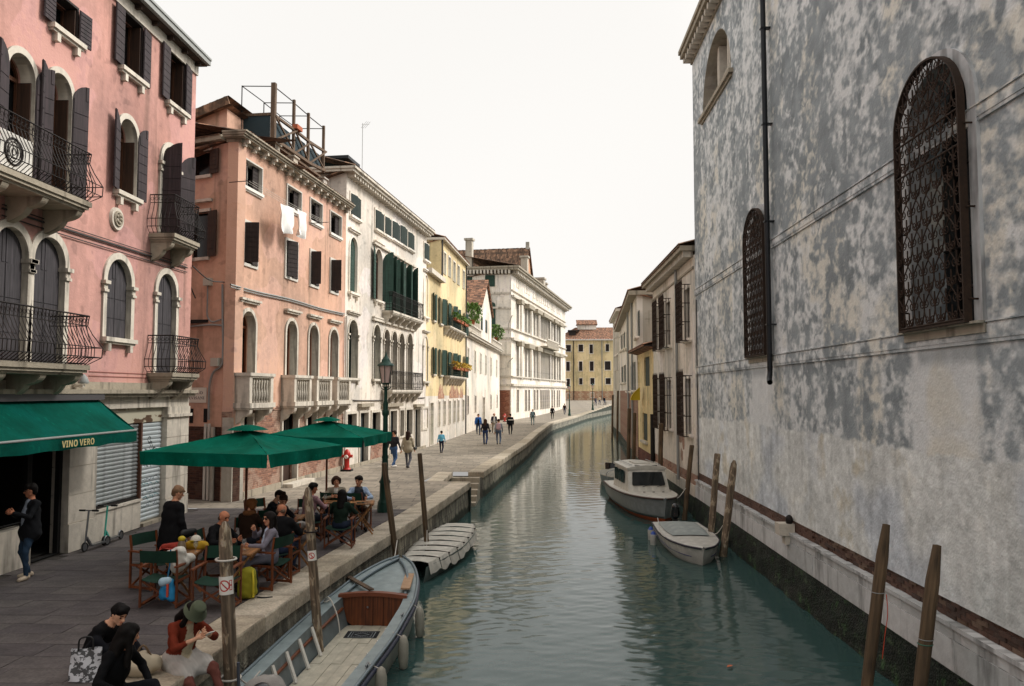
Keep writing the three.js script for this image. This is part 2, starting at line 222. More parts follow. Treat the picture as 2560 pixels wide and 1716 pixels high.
function opening(f, o) {
  let u0, u1, v0, v1;
  if (o.u) { [u0, u1] = o.u; [v0, v1] = o.v; } else {
    u0 = f.uv(o.x[0], 900)[0]; u1 = f.uv(o.x[1], 900)[0]; if (u0 > u1) [u0, u1] = [u1, u0];
    const xm = o.arch ? (o.x[0] + o.x[1]) / 2 : o.x[0]; v1 = f.uv(xm, o.y[0])[1]; v0 = o.v0 !== undefined ? o.v0 : f.uv(o.x[0], o.y[1])[1];
  }
  if (o.v1) v1 = o.v1;
  const rise = o.rise !== undefined ? o.rise : o.arch ? (u1 - u0) / 2 : 0, W = u1 - u0;
  f.holes.push({ u0, u1, v0, v1, rise });
  const g = sub(o.name || 'window', f.g), rec = o.rec || 0.22, fm = o.frameMat || M.frameWood;
  if (o.pane !== null) mesh('pane', [extr(opShape(u0, u1, v0, v1, rise), 0.01, 0, 8).translate(0, 0, -rec - 0.04)], o.pane || M.glass, g);
  if (o.frame !== false) {
    const fw = 0.06, s = opShape(u0 + 0.002, u1 - 0.002, v0, v1 - 0.002, rise); s.holes.push(opPath(new THREE.Path(), u0 + fw, u1 - fw, v0 + fw, v1 - fw, Math.max(0, rise - fw)));
    const gg = [extr(s, 0.05, 0, 8).translate(0, 0, -rec - 0.025), box((u0 + u1) / 2 - 0.035, v0 + fw, -rec - 0.02, (u0 + u1) / 2 + 0.035, v1 - fw, -rec + 0.03)];
    if (rise > 0) gg.push(box(u0 + fw, v1 - rise - 0.04, -rec - 0.022, u1 - fw, v1 - rise + 0.04, -rec + 0.033));
    mesh('frame', gg, fm, g);
  }
  if (o.sur) mesh('surround', [ring(u0 + 0.003, u1 - 0.003, v0, v1 - 0.003, rise, o.sur, (o.proud || 0.05) + rec * 0.8, -rec * 0.8, o.foot || 0)], o.surMat || M.istria, g);
  if (o.cap) { const c = v1 - rise, w = o.sur + 0.04; for (const [a, b, e] of [[u0 - w, u0 + 0.03, 1], [u1 - 0.03, u1 + w, -1]]) mesh('capital', [box(a, c - 0.12, -0.1, b, c - 0.04, 0.12), box(a + 0.035, c - 0.24, -0.1, b - 0.035, c - 0.12, 0.065), box(a + 0.015, c - 0.3, -0.1, b - 0.015, c - 0.24, 0.09)], o.surMat || M.istria, g); }
  if (o.inner) mesh('inner_shutter', [box(u1 - 0.04, v0 + 0.01, -rec + 0.03, u1 - 0.012, v1 - rise - 0.03, -0.02)], M.shutBrown, g);
  if (o.sill) { const e = o.sillOut || 0.16, x = o.sillW || 0.16; mesh('sill', [box(u0 - x, v0 - 0.1, -rec * 0.9, u1 + x, v0 - 0.002, e), box(u0 - x + 0.03, v0 - 0.15, 0, u1 + x - 0.03, v0 - 0.1, e - 0.05), ...(o.sill === 2 ? [box(u0, v0 - 0.32, 0, u0 + 0.12, v0 - 0.15, 0.12), box(u1 - 0.12, v0 - 0.32, 0, u1, v0 - 0.15, 0.12)] : [])], o.sillMat || o.surMat || M.istria, g); }
  if (o.hood) { const h = v1 + o.hood, x = o.hoodW || 0.2; mesh('hood', [box(u0 - x, h, 0, u1 + x, h + 0.07, 0.16), box(u0 - x + 0.05, h - 0.07, 0, u1 + x - 0.05, h, 0.1)], o.surMat || M.istria, g); }
  if (o.sh) {
    const { m, type = 'open', aL = 4, aR = 4, n = 9, leaves = 2, wf = 1 } = o.sh, w = wf * W / 2 - 0.005, h = v1 - v0 - 0.01;
    if (type === 'closed') for (const s of [0, 1]) mesh('shutter', leaf(w, h, rise, n).map((q) => (s ? q.rotateY(Math.PI).translate(u1, v0, -0.1) : q.translate(u0, v0, -0.1))), m, g);
    else { if (leaves & 1 || leaves === 2) mesh('shutter', leaf(w, h, rise, n).map((q) => q.rotateY(-(180 - aL) * R).translate(u0 - 0.01, v0, 0.06)), m, g); if (leaves >= 2) mesh('shutter', leaf(w, h, rise, n).map((q) => q.rotateY(-aR * R).translate(u1 + 0.01, v0, 0.06)), m, g); }
  }
  return { u0, u1, v0, v1, rise, g };
}
function ironBalcony(f, u0, u1, v, proj, h = 0.95, bulge = 0.16, step = 0.11, m = M.iron, slabMat = M.istriaOld) {
  const g = sub('balcony', f.g);
  mesh('slab', [box(u0, v - 0.1, 0, u1, v, proj), box(u0 + 0.04, v - 0.16, 0, u1 - 0.04, v - 0.1, proj - 0.04), box(u0 + 0.08, v - 0.21, 0, u1 - 0.08, v - 0.16, proj - 0.1)], slabMat, g);
  const nb = Math.max(2, Math.round((u1 - u0) / 1.3) + 1);
  for (let i = 0; i < nb; i++) { const u = lerp(u0 + 0.2, u1 - 0.2, i / (nb - 1)), s = new THREE.Shape(); s.moveTo(0, 0); s.lineTo(proj - 0.12, 0); s.quadraticCurveTo(proj - 0.14, -0.16, proj * 0.5, -0.2); s.quadraticCurveTo(proj * 0.42, -0.38, 0.02, -0.48); s.lineTo(0, 0); mesh('corbel', [extr(s, 0.18).rotateY(-Math.PI / 2).translate(u + 0.09, v - 0.21, 0)], slabMat, g); }
  const prof = [[0, 0], [bulge, 0.16 * h], [bulge * 1.05, 0.36 * h], [bulge * 0.35, 0.62 * h], [0, 0.8 * h], [0.02, h]];
  const gg = [], i0 = 0.05, path = (s) => { const a = proj - i0, b = u1 - u0 - 2 * i0; if (s < a) return [u0 + i0, s, -1, 0]; if (s < a + b) return [u0 + i0 + s - a, a, 0, 1]; return [u1 - i0, a - (s - a - b), 1, 0]; };
  const P = (s, q, y) => { const [x, z, nx, nz] = path(s); return V(x + nx * q, v + y, z + nz * q); };
  const total = 2 * (proj - i0) + (u1 - u0 - 2 * i0), nbars = Math.round(total / step);
  for (let i = 0; i <= nbars; i++) { const s = (i / nbars) * (total - 0.002); gg.push(polybar(prof.map(([q, y]) => P(s, q, y)), 0.009, 4)); if (step < 0.14 && i < nbars) { const c = P(s + step / 2, 0.01, h * 0.9); const [, , nx] = path(s + step / 2); gg.push(new THREE.TorusGeometry(step * 0.36, 0.006, 3, 8).rotateY(nx ? Math.PI / 2 : 0).translate(c.x, c.y, c.z)); } }
  for (const [cx, sx] of [[u0 + i0, -1], [u1 - i0, 1]]) gg.push(polybar(prof.map(([q, y]) => V(cx + sx * q, v + y, proj - i0 + q)), 0.011, 4));
  for (const [q, y] of [[0.02, h], [0, 0.8 * h], [bulge * 1.05, 0.36 * h], [bulge, 0.16 * h], [0, 0.03]]) { const a = proj - i0, b = u1 - u0 - 2 * i0; for (const [s0, s1] of [[0, a - 0.001], [a, a + b - 0.001], [a + b, total - 0.002]]) { const e = q; const p0 = P(s0, q, y), p1 = P(s1, q, y); if (s0 === a) { p0.x -= e; p1.x += e; } else if (s0 === 0) p1.z += e; else p0.z += e; gg.push(bar(p0, p1, y === h ? 0.016 : 0.01, y === h ? 0.016 : 0.01, 4)); } }
  mesh('railing', gg, m, g); return g;
}
const balusterG = lathe([[0.045, 0], [0.055, 0.03], [0.03, 0.07], [0.06, 0.2], [0.045, 0.3], [0.026, 0.38], [0.035, 0.5], [0.05, 0.56], [0.03, 0.6], [0.05, 0.64]], 10);
triUV(balusterG);
function stoneBalcony(f, u0, u1, v, proj, h = 0.95, m = M.istria) {
  const g = sub('balcony', f.g), nb = Math.max(2, Math.round((u1 - u0 - 0.4) / 0.19));
  mesh('slab', [box(u0 - 0.06, v - 0.16, 0, u1 + 0.06, v, proj + 0.06), box(u0 - 0.02, v - 0.22, 0, u1 + 0.02, v - 0.16, proj)], m, g);
  mesh('rail', [box(u0 - 0.05, v + h - 0.1, 0, u1 + 0.05, v + h, proj + 0.05), box(u0 - 0.01, v + h - 0.15, 0, u1 + 0.01, v + h - 0.1, proj + 0.01)], m, g);
  for (const [a, b] of [[u0, u0 + 0.2], [u1 - 0.2, u1]]) mesh('pier', [box(a, v, proj - 0.2, b, v + h - 0.15, proj)], m, g);
  for (const a of [u0, u1 - 0.12]) mesh('side_panel', [box(a, v, 0, a + 0.12, v + h - 0.15, proj - 0.2)], m, g);
  for (let i = 0; i < nb; i++) { const b = mesh('baluster', balusterG, m, g); b.position.set(lerp(u0 + 0.2, u1 - 0.2, (i + 0.5) / nb), v, proj - 0.1); b.scale.y = (h - 0.15) / 0.64; }
  for (const u of [u0 + 0.15, u1 - 0.15]) { const s = new THREE.Shape(); s.moveTo(0, 0); s.lineTo(proj, 0); s.quadraticCurveTo(proj, -0.2, proj * 0.5, -0.22); s.quadraticCurveTo(proj * 0.4, -0.4, 0, -0.45); mesh('corbel', [extr(s, 0.2).rotateY(-Math.PI / 2).translate(u + 0.1, v - 0.22, 0)], m, g); }
  return g;
}
// low pitched roof of round tiles: eave along the facade at height v, falling towards the street
function tileRoof(g, u0, u1, v, over, back, rise, m = M.tile, name = 'roof', pitch = 0.2) {
  const n = Math.round((u1 - u0) / pitch), k = 4, seg = n * k;
  const top = grid(seg, 6, (s, t) => V(lerp(u0, u1, s), v + rise * t + 0.05 * Math.abs(Math.sin(s * n * Math.PI)) + 0.05, over - t * (over + back)));
  const bot = box(u0 + 0.02, -0.03, 0, u1 - 0.02, 0.03, Math.hypot(over + back, rise)); const a = Math.atan2(rise, over + back);
  return mesh(name, [top, bot.rotateX(Math.PI - a).translate(0, v + 0.0, over)], m, g);
}
function dentils(g, u0, u1, v, step, w, h, d, m) { const gg = []; for (let u = u0 + step / 2; u < u1 - w / 2; u += step) gg.push(box(u - w / 2, v - h, 0, u + w / 2, v, d)); return mesh('cornice_bracket', gg, m, g); }
function shell(f, { back = 7, top = f.H, m, name = 'side_wall', near = true, far = true, parent = f.g }) {   // the other walls and the floors' dark inside
  if (near) mesh(name, [box(0, 0, -back, 0.3, top, -0.352)], m, parent); if (far) mesh(name, [box(f.L - 0.3, 0, -back, f.L, top, -0.352)], m, parent);
  mesh('back_wall', [box(0.302, 0, -back - 0.3, f.L - 0.302, top, -back)], m, parent);
}

// ---------- setting: quay edge, water, quay ----------
const edgePts = [[592, 1580], [813, 1434.5], [900, 1377.5], [1045, 1292.7], [1176, 1203], [1208, 1179], [1320, 1106], [1344, 1083.5], [1379, 1058], [1467, 1034]].map(([x, y]) => { const p = onY(x, y); return [-p.z, p.x]; });
edgePts.unshift([-12, edgePts[0][1] - 0.25]); edgePts.push([172, 17], [200, 26]);
function edgeX(d) { let i = 0; while (i < edgePts.length - 2 && d > edgePts[i + 1][0]) i++; const [a, b] = [edgePts[i], edgePts[i + 1]]; return lerp(a[1], b[1], (d - a[0]) / (b[0] - a[0])); }
const smoothEdge = (d) => (edgeX(d - 2.5) + edgeX(d) * 2 + edgeX(d + 2.5)) / 4;
const rise = (d) => 1.45 * sstep(108, 186, d);                     // the far end of the quay climbs a little
const NOTCH = [30.4, 34.0, 1.15];
// water: real ripples
{
  const r = rng(11), waves = [];
  for (let i = 0; i < 54; i++) { const l = 0.10 * Math.pow(11, Math.pow(r(), 1.1)), th = (r() + r() + r() - 1.5) * 1.25 + Math.PI / 2, k = 2 * Math.PI / l; waves.push([Math.cos(th) * k, Math.sin(th) * k, r() * 6.28, 0.0068 * Math.pow(Math.max(l, 0.2) / 0.4, -0.15) / k, l]); }
  const rows = 1150, cols = 250, d0 = 7.5, d1 = 175;
  const g = grid(cols, rows, (s, t) => {
    const d = d0 * Math.pow(d1 / d0, t), cx = lerp(smoothEdge(d) + 5, 0.9, sstep(30, 10, d)), x = cx + (s - 0.5) * 13.5; const dd = d * Math.log(d1 / d0) / rows;
    const calm = 0.55 + 0.75 * noise(x * 0.35 + 40, d * 0.22, 0, 0, 5) - 0.3 * sstep(2.5, 5.2, x) * sstep(30, 12, d);
    let y = 0; for (const [kx, kz, ph, a, l] of waves) { const w = clamp((l / Math.max(dd, 0.054) - 2.2) / 2); if (w > 0) y += w * a * Math.sin(kx * x + kz * d + ph + 0.6 * Math.sin(0.7 * x + 0.31 * d)); }
    return V(x, y * calm, -d);
  });
  g.userData.keepUV = true;
  const wm = new THREE.MeshPhysicalMaterial({ color: new THREE.Color(0.034, 0.076, 0.071), roughness: 0.10, ior: 1.333, specularIntensity: 1 });
  const w = struct(mesh('water', g, wm)); w.name = 'canal_water';
  mesh('near_water', [grid(20, 20, (s, t) => V(-5.85 + s * 13.5, -0.002, 14 - t * 21.5))], wm, w);
}
// quay
const quay = new THREE.Group(); quay.name = 'quay'; scene.add(quay); struct(quay);
const COP = 0.62, NEAR = 23.2;
{
  const inner = (d) => smoothEdge(d) - (d > NOTCH[0] && d < NOTCH[1] ? NOTCH[2] + COP : COP);
  const ds = []; for (let d = NEAR; d < 196; d += d < 40 ? 0.5 : 2) ds.push(d); ds.push(NOTCH[0] - 1e-3, NOTCH[0] + 1e-3, NOTCH[1] - 1e-3, NOTCH[1] + 1e-3); ds.sort((a, b) => a - b);
  mesh('paving', [grid(6, ds.length - 1, (s, t) => { const d = ds[Math.round(t * (ds.length - 1))]; const x1 = inner(d) + 0.01; return V(lerp(x1 - (d > 100 ? 60 : 16), x1, s), QY + rise(d), -d); })], M.paving, quay);
  mesh('paving_bed', [grid(2, 30, (s, t) => { const d = lerp(-12, NEAR + 0.01, t); return V(lerp(-26, inner(d) + 0.01, s), QY - 0.02, -d); })], mat('#46413d', 0.95, { map: T.stone }), quay);
  // single setts of the near paving
  const sg = triUV(box(-0.5, -0.03, -0.5, 0.5, 0, 0.5).toNonIndexed()), r = rng(21);
  const sm = ['#5c5657', '#605a5a', '#575153', '#645e5d'].map((c, i) => { const m = mat(c, 0.88, { map: T.stone, bumpMap: T.rough, bumpScale: 0.008 }); return m; });  // same stone as the far paving, shade put into these darker colours
  const geos = [0.3, 0.45, 0.6, 0.8].map((s, k) => { const g = box(-0.5, -0.03, -0.5, 0.5, 0, 0.5).toNonIndexed(); triUV(g); const uv = g.attributes.uv; for (let i = 0; i < uv.count; i++) uv.setXY(i, uv.getX(i) * 0.85 + k * 0.37, uv.getY(i) * 0.45 + k * 0.21); return g; });
  let n = 0, off = 0; const stuff = [];
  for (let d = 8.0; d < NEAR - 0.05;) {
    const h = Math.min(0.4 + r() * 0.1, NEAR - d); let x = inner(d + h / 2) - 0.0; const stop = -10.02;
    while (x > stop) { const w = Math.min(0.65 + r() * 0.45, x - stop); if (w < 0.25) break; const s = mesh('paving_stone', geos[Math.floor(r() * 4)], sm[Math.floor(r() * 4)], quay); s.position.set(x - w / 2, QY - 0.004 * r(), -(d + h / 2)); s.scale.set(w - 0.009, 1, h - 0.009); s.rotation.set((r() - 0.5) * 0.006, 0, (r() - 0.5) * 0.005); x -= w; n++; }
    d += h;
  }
  // coping of pale stone, one block after the other
  const cmat = ['#c6bba8', '#bbaf9b', '#cec3b1'].map((c) => mat(c, 0.85, { map: T.stone, bumpMap: T.rough, bumpScale: 0.01 })), r2 = rng(5);
  const block = (a, b, c, e, y, h = 0.25) => { // four plan corners, top bevelled
    const q = [a, b, c, e], cx = q.reduce((s, p) => s + p[0], 0) / 4, cz = q.reduce((s, p) => s + p[1], 0) / 4, pos = [], L = [[-h, 0], [-0.025, 0], [0, 0.03]];
    const lev = L.map(([yy, ins]) => q.map(([x, z]) => { const dx = cx - x, dz = cz - z, l = Math.hypot(dx, dz); return [x + dx / l * ins, y + yy, z + dz / l * ins]; }));
    const quad = (p, s, t, u) => pos.push(...p, ...s, ...t, ...p, ...t, ...u);
    for (let k = 0; k < 2; k++) for (let i = 0; i < 4; i++) { const j = (i + 1) % 4; quad(lev[k][i], lev[k][j], lev[k + 1][j], lev[k + 1][i]); }
    quad(lev[2][0], lev[2][1], lev[2][2], lev[2][3]);
    const g = new THREE.BufferGeometry(); g.setAttribute('position', new THREE.Float32BufferAttribute(pos, 3)); g.computeVertexNormals(); return g;
  };
  const put = (d, e) => { const y = QY + rise(d), o = 0.05, x = smoothEdge(d) + o, x2 = smoothEdge(e) + o; mesh('coping_stone', [block([x - COP - o, -d], [x, -d], [x2, -e], [x2 - COP - o, -e], y + 0.006 * r2())], cmat[Math.floor(r2() * 3)], quay); };
  for (let d = -6; d < NOTCH[0] - 0.05;) { const e = Math.min(NOTCH[0], d + 1.1 + r2() * 0.7); put(d, e - 0.012); d = e; }
  for (let d = NOTCH[1]; d < 170;) { const e = d + 1.3 + r2() * 0.8 + d * 0.012; put(d, e - 0.012); d = e; }
  { // landing steps let into the edge
    const [a, b, dep] = NOTCH, xo = smoothEdge((a + b) / 2), xi = xo - dep;
    mesh('coping_stone', [block([xi - COP, -a], [xi, -a], [xi, -b], [xi - COP, -b], QY + 0.004)], cmat[0], quay);
    for (let i = 0; i < 5; i++) mesh('landing_step', [box(xi, -0.3, -(b - 0.02) + i * 0.5, xo + 0.02, QY - 0.2 - i * 0.19, -(b - 0.02) + (i + 1) * 0.5 - 0.008)], M.istriaOld, quay);
    mesh('notch_wall', [box(xi - 0.3, -0.6, -b, xi, QY - 0.2, -a), box(xi, -0.6, -b - 0.3, xo - 0.05, QY - 0.2, -b), box(xi, -0.6, -a, xo - 0.05, QY - 0.2, -a + 0.3)], M.algae, quay);
  }
  // quay wall down to the water
  const seg = (d0, d1) => { const n = Math.ceil((d1 - d0) / 1.5); const g = grid(n, 6, (s, t) => { const d = lerp(d0, d1, s); const y = lerp(-0.7, QY + rise(d) - 0.19, t); return V(smoothEdge(d) - 0.02 + 0.06 * (1 - t) + 0.05 * (noise(d * 3, y * 5, 0, 0, 3) - 0.5), y, -d); }); const uv = g.attributes.uv, p = g.attributes.position; for (let i = 0; i < uv.count; i++) uv.setXY(i, -p.getZ(i), p.getY(i) + 0.7); g.userData.keepUV = true; return g; };
  mesh('quay_wall', [seg(-12, NOTCH[0]), seg(NOTCH[1], 172)], mat('#cfcabd', 0.8, { map: T.quayWall, bumpMap: T.rough, bumpScale: 0.04 }), quay);
}
// bridge the photographer stands on (behind and below the lens; it shades and is mirrored in the near water)
{
  const b = thing('footbridge', 'brick footbridge with stone parapet behind the viewer', 'bridge');
  const s = new THREE.Shape(); s.moveTo(-7, 1.1); s.lineTo(-4.6, 1.2); s.lineTo(-4.6, 0); s.absellipse(0.6, 0, 5.1, 2.35, Math.PI, 0, true, 0); s.lineTo(6.5, 0); s.lineTo(6.5, 1.4); s.quadraticCurveTo(0.6, 4.6, -7, 1.1);
  mesh('arch', [extr(s, 4, 0, 16).translate(0, 0, 0.35)], M.brick, b);
  const p = new THREE.Shape(); p.moveTo(-7, 1.1); p.quadraticCurveTo(0.6, 4.6, 6.5, 1.4); p.lineTo(6.5, 2.3); p.quadraticCurveTo(0.6, 5.2, -7, 2.0); p.lineTo(-7, 1.1);
  mesh('parapet', [extr(p, 0.25, 0, 16).translate(0, -0.02, 4.08)], M.istria, b);
}

// ---------- church on the right bank ----------
const CX = 5.66, CD = 29.0;
{
  const f = new Fac(V(CX, 0, -CD), V(CX, 0, 10), 0), g = f.group('church', 'tall church wall of grey-stained white plaster with two arched windows', 'church'); f.H = 16.6;
  const D = (d) => CD - d;                                          // distance from the viewer -> along the wall
  T.church = tex(2048, 1024, [39, 16], (u, v) => {
    const x = u * 39, y = v * 16 + (v < 0.1 ? 16 : 0); const h = v * 16 < 1.2 ? v * 16 + 16 : v * 16;   // wraps above 16 m
    const qx = x + 1.1 * (fbm(x * 0.6, h * 0.6, 4, 0, 0, 141) - 0.5), qh = h + 1.1 * (fbm(x * 0.6 + 9, h * 0.6, 4, 0, 0, 143) - 0.5), big = fbm(qx * 0.22, qh * 0.2, 4, 0, 0, 101), mid = fbm(x * 1.1, h * 0.62, 5, 0, 0, 105), fine = fbm(x * 3.0, h * 3.2, 4, 0, 0, 109), gr = fbm(x * 11, h * 13, 2, 0, 0, 113), drip = fbm(x * 3.4, h * 0.28, 4, 0, 0, 117);
    const line = 3.62 + 0.18 * (fbm(x * 0.7, 2, 3, 0, 0, 121) - 0.5) + 0.10 * (fbm(x * 5, 3, 2, 0, 0, 123) - 0.5);
    const up = sstep(line - 0.03, line + 0.05, h);
    const vf = fbm(x * 5.6, h * 7.5, 5, 0, 0, 115); const cl = fbm(qx * 0.4, qh * 0.5, 7, 0, 0, 151), c2 = fbm(qx * 2.2 + 3, qh * 2.7, 6, 0, 0, 157); let s = sstep(0.30, 0.70, 0.28 * cl + 0.30 * c2 + 0.24 * vf + 0.18 * drip); s = clamp(s * (0.62 + 0.75 * sstep(0.34, 0.62, big)) + 0.75 * (c2 - 0.5) + 1.3 * (vf - 0.5) + 1.0 * (gr - 0.5) + 0.55 * (drip - 0.5) + 0.06); const crack = sstep(0.012, 0.003, Math.abs(fbm(qx * 0.35, qh * 0.5, 4, 0, 0, 161) - 0.5)) * sstep(0.5, 0.6, big); s = clamp(s + 0.5 * crack);
    for (const d of [11.4, 20.6]) { const k = Math.abs(x - D(d)) ; s *= 1 - 0.9 * sstep(1.05, 0.8, k) * sstep(5.3, 5.1, h); }        // plaster washed clean under the window sills
    s = clamp(s + 0.5 * sstep(0.22, 0.02, Math.abs(h - 5.02)) * sstep(0.4, 0.6, mid) + 0.5 * sstep(0.3, 0.02, Math.abs(h - 8.42)) * sstep(0.38, 0.55, mid));
    const warm = sstep(0.52, 0.68, fbm(x * 0.8, h * 0.7, 4, 0, 0, 127));
    const pale = [0.875 + 0.09 * (gr - 0.5), 0.885 + 0.09 * (gr - 0.5), 0.885 + 0.09 * (gr - 0.5)], dk = [0.555 + 0.2 * (fine - 0.5), 0.585 + 0.2 * (fine - 0.5), 0.60 + 0.2 * (fine - 0.5)];
    const c = [0, 1, 2].map((k) => lerp(pale[k], dk[k], s));
    const m2 = 0.16 * (mid - 0.5) + 0.16 * (c2 - 0.5) + 0.16 * (vf - 0.5) + 0.14 * (gr - 0.5) - 0.05 * sstep(0.5, 0.7, drip), low = [0.875 + m2, 0.885 + m2, 0.875 + m2], och = sstep(0.50, 0.72, 0.6 * mid + 0.4 * fine) * sstep(0.4, 0.7, big + 0.1), gy = sstep(0.5, 0.7, fbm(x * 0.45, h * 0.6, 3, 0, 0, 131));
    const b = [low[0] - 0.10 * och - 0.07 * gy, low[1] - 0.14 * och - 0.055 * gy, low[2] - 0.21 * och - 0.02 * gy];
    return [0, 1, 2].map((k) => lerp(b[k], c[k] - (k === 2 ? 0.06 : k ? 0.02 : 0) * warm * (1 - s), up));
  });
  const plaster = mat('#ffffff', 0.95, { map: T.church, bumpMap: T.stuccoB, bumpScale: 0.02 });
  const spots = [11.3, 20.45].map(D), hw = 0.86, sill = 5.39, top = 9.1, ris = 0.78;
  for (const u of spots) f.holes.push({ u0: u - hw, u1: u + hw, v0: sill, v1: top, rise: ris });
  const lu = D(25.2); f.holes.push({ u0: lu - 2.05, u1: lu + 2.05, v0: 13.95, v1: 15.98, rise: 2.03 });
  wall(f, 'wall', plaster, { v0: 1.62, v1: f.H, t: 0.7 });
  mesh('end_wall', [box(0, 0, -14, 0.6, f.H, -0.702)], M.grey, g); mesh('back_wall', [box(0.602, 0, -14, f.L, f.H, -13.5)], M.grey, g);
  mesh('roof', [box(-0.1, f.H + 0.5, -14.2, f.L, f.H + 0.7, 0.1)], M.tileDark, g);
  for (const [a, b] of [[5.12, 5.38], [7.98, 8.18]]) mesh('string_course', [box(0.01, a, 0, f.L, b, 0.035), box(0.01, a + 0.05, 0.035, f.L, b - 0.03, 0.045), box(0.01, b, 0, f.L, b + 0.018, 0.06)], plaster, g);
  // eaves with round brackets
  mesh('cornice', [box(-0.16, f.H + 0.25, -0.6, f.L, f.H + 0.5, 0.42), box(-0.06, f.H, -0.6, f.L, f.H + 0.06, 0.06), box(-0.2, f.H + 0.42, -0.6, f.L, f.H + 0.56, 0.48)], M.istriaOld, g);
  for (let i = 0; i < 22; i++) mesh('cornice_bracket', [new THREE.CylinderGeometry(0.11, 0.11, 0.32, 10).rotateX(Math.PI / 2).translate(0.05 + i * 0.42, f.H + 0.13, 0.17)], M.istria, g);
  // footing, plinth, brick course
  const foot = grid(160, 10, (s, t) => { const u = s * f.L, y = lerp(-0.8, 0.74, t); return V(u, y, 0.16 + 0.10 * (1 - t) + 0.14 * (fbm(u * 2.2, y * 3, 4, 0, 0, 141) - 0.5)); });
  mesh('footing', [foot, box(0, 0.6, 0, f.L, 0.735, 0.12)], mat('#6f8a68', 0.75, { map: T.algae, bumpMap: T.rough, bumpScale: 0.06 }), g);
  const pm = ['#cfd2d3', '#c5c9ca', '#d8dadb'].map((c) => mat(c, 0.8, { map: T.stain, bumpMap: T.rough, bumpScale: 0.006 })), r = rng(31);
  for (let u = 0; u < f.L;) { const w = 1.0 + r() * 0.7; mesh('plinth_stone', [box(u, 0.735, 0, Math.min(f.L, u + w - 0.012), 1.15, 0.10 + 0.008 * r())], pm[Math.floor(r() * 3)], g); u += w; }
  for (let u = 0; u < f.L;) { const w = 1.2 + r() * 0.9; mesh('plinth_stone', [box(u, 1.158, 0, Math.min(f.L, u + w - 0.012), 1.31, 0.085 + 0.008 * r()), box(u, 1.31, -0.1, Math.min(f.L, u + w - 0.012), 1.37, 0.12 + 0.01 * r())], pm[Math.floor(r() * 3)], g); u += w; }
  mesh('brick_core', [box(0, 1.3, -0.5, f.L, 1.625, -0.035)], M.brickDark, g);
  const bm = ['#5f463c', '#6b5044', '#54423a', '#7a6455'].map((c) => mat(c, 0.95, { map: T.stone, bumpMap: T.rough, bumpScale: 0.01 })), bg = box(-0.122, -0.03, -0.06, 0.122, 0.03, 0).toNonIndexed(); triUV(bg); let nb = 0; const restB = [];
  for (let row = 0; row < 4; row++) for (let u = D(16.8) + (row & 1) * 0.13; u < D(7.5); u += 0.257) { if (r() < 0.1) continue; const b = mesh('brick', bg, bm[Math.floor(r() * 4)], g); b.position.set(u, 1.405 + row * 0.063, -0.012 + 0.03 * (r() - 0.6)); b.rotation.set((r() - 0.5) * 0.08, (r() - 0.5) * 0.08, (r() - 0.5) * 0.05); nb++; }
  for (let row = 0; row < 4; row++) for (let u = 0.13 + (row & 1) * 0.13; u < f.L - 0.2; u += 0.257) if (u < D(16.8) - 0.13 || u > D(7.5) + 0.13) restB.push(bg.clone().translate(u, 1.405 + row * 0.063, -0.012 + 0.02 * (r() - 0.5)));
  mesh('brick_course', restB, bm[1], g).userData.kind = 'stuff';
  // arched windows behind wrought iron cages
  const iron = M.rust, s4 = (p, q, rr = 0.011) => orient(new THREE.CylinderGeometry(rr, rr, p.distanceTo(q) + 0.004, 4, 1, true), p, q);
  const inside = (x, y) => Math.abs(x) <= hw + 0.02 && (y <= top - sill - ris || (x * x) / ((hw + 0.02) ** 2) + ((y - (top - sill - ris)) / (ris + 0.02)) ** 2 <= 1) && y >= 0;
  const gg = [], line = (fn, n) => { let p = fn(0); for (let i = 1; i <= n; i++) { const q = fn(i / n); if (inside(p[0], p[1]) && inside(q[0], q[1])) gg.push(s4(V(p[0], p[1], 0), V(q[0], q[1], 0), p[2] || 0.011)); p = q; } };
  const H = top - sill, cw = 0.29, ch = 0.46;
  for (let k = -3; k <= 3; k++) for (const sg of [-1, 1]) line((t) => [k * cw + sg * cw * 0.5 * Math.sin(Math.PI * (t * 8.4) ), t * 8.4 * ch], 110);
  for (let k = -4; k <= 4; k++) for (let j = 0; j < 17; j++) { const x0 = (k + (j & 1 ? 0.5 : 0)) * cw, y0 = (j + 0.5) * ch * 0.5; for (const sg of [-1, 1]) line((t) => { const a = t * 8.5, rr = 0.075 * (1 - 0.72 * t); return [x0 + sg * (0.062 + rr * Math.cos(a + 2.4)), y0 + rr * Math.sin(a + 2.4) - 0.02, 0.009]; }, 12); line((t) => [x0, y0 - 0.1 + 0.22 * t, 0.012], 2); }
  for (let i = 0; i <= 10; i++) { const a = Math.PI * i / 10; line((t) => [t * 0.85 * Math.cos(a) + 0.2 * Math.cos(a), H - ris - 0.1 + (0.2 + t * 0.75) * Math.sin(a), 0.01], 8); }
  for (const y of [0.02, 2.28, 2.75]) line((t) => [lerp(-hw, hw, t), y, 0.018], 12);
  const netG = merge(gg);
  for (const u of spots) {
    const w = sub('window', g);
    mesh('pane', [extr(opShape(u - hw, u + hw, sill, top, ris), 0.02).translate(0, 0, -0.5)], M.glass, w);
    mesh('glazing_bars', [-0.5, 0, 0.5].map((x) => box(u + x - 0.02, sill, -0.49, u + x + 0.02, top - 0.25, -0.44)).concat([0.6, 1.2, 1.8, 2.4, 3.0].map((y) => box(u - hw, sill + y, -0.488, u + hw, sill + y + 0.03, -0.445))), M.iron, w);
    mesh('surround', [ring(u - hw + 0.002, u + hw - 0.002, sill + 0.002, top, ris, 0.2, 0.32, -0.27, 0)], mat('#c9cdd0', 0.85, { map: T.stain }), w);
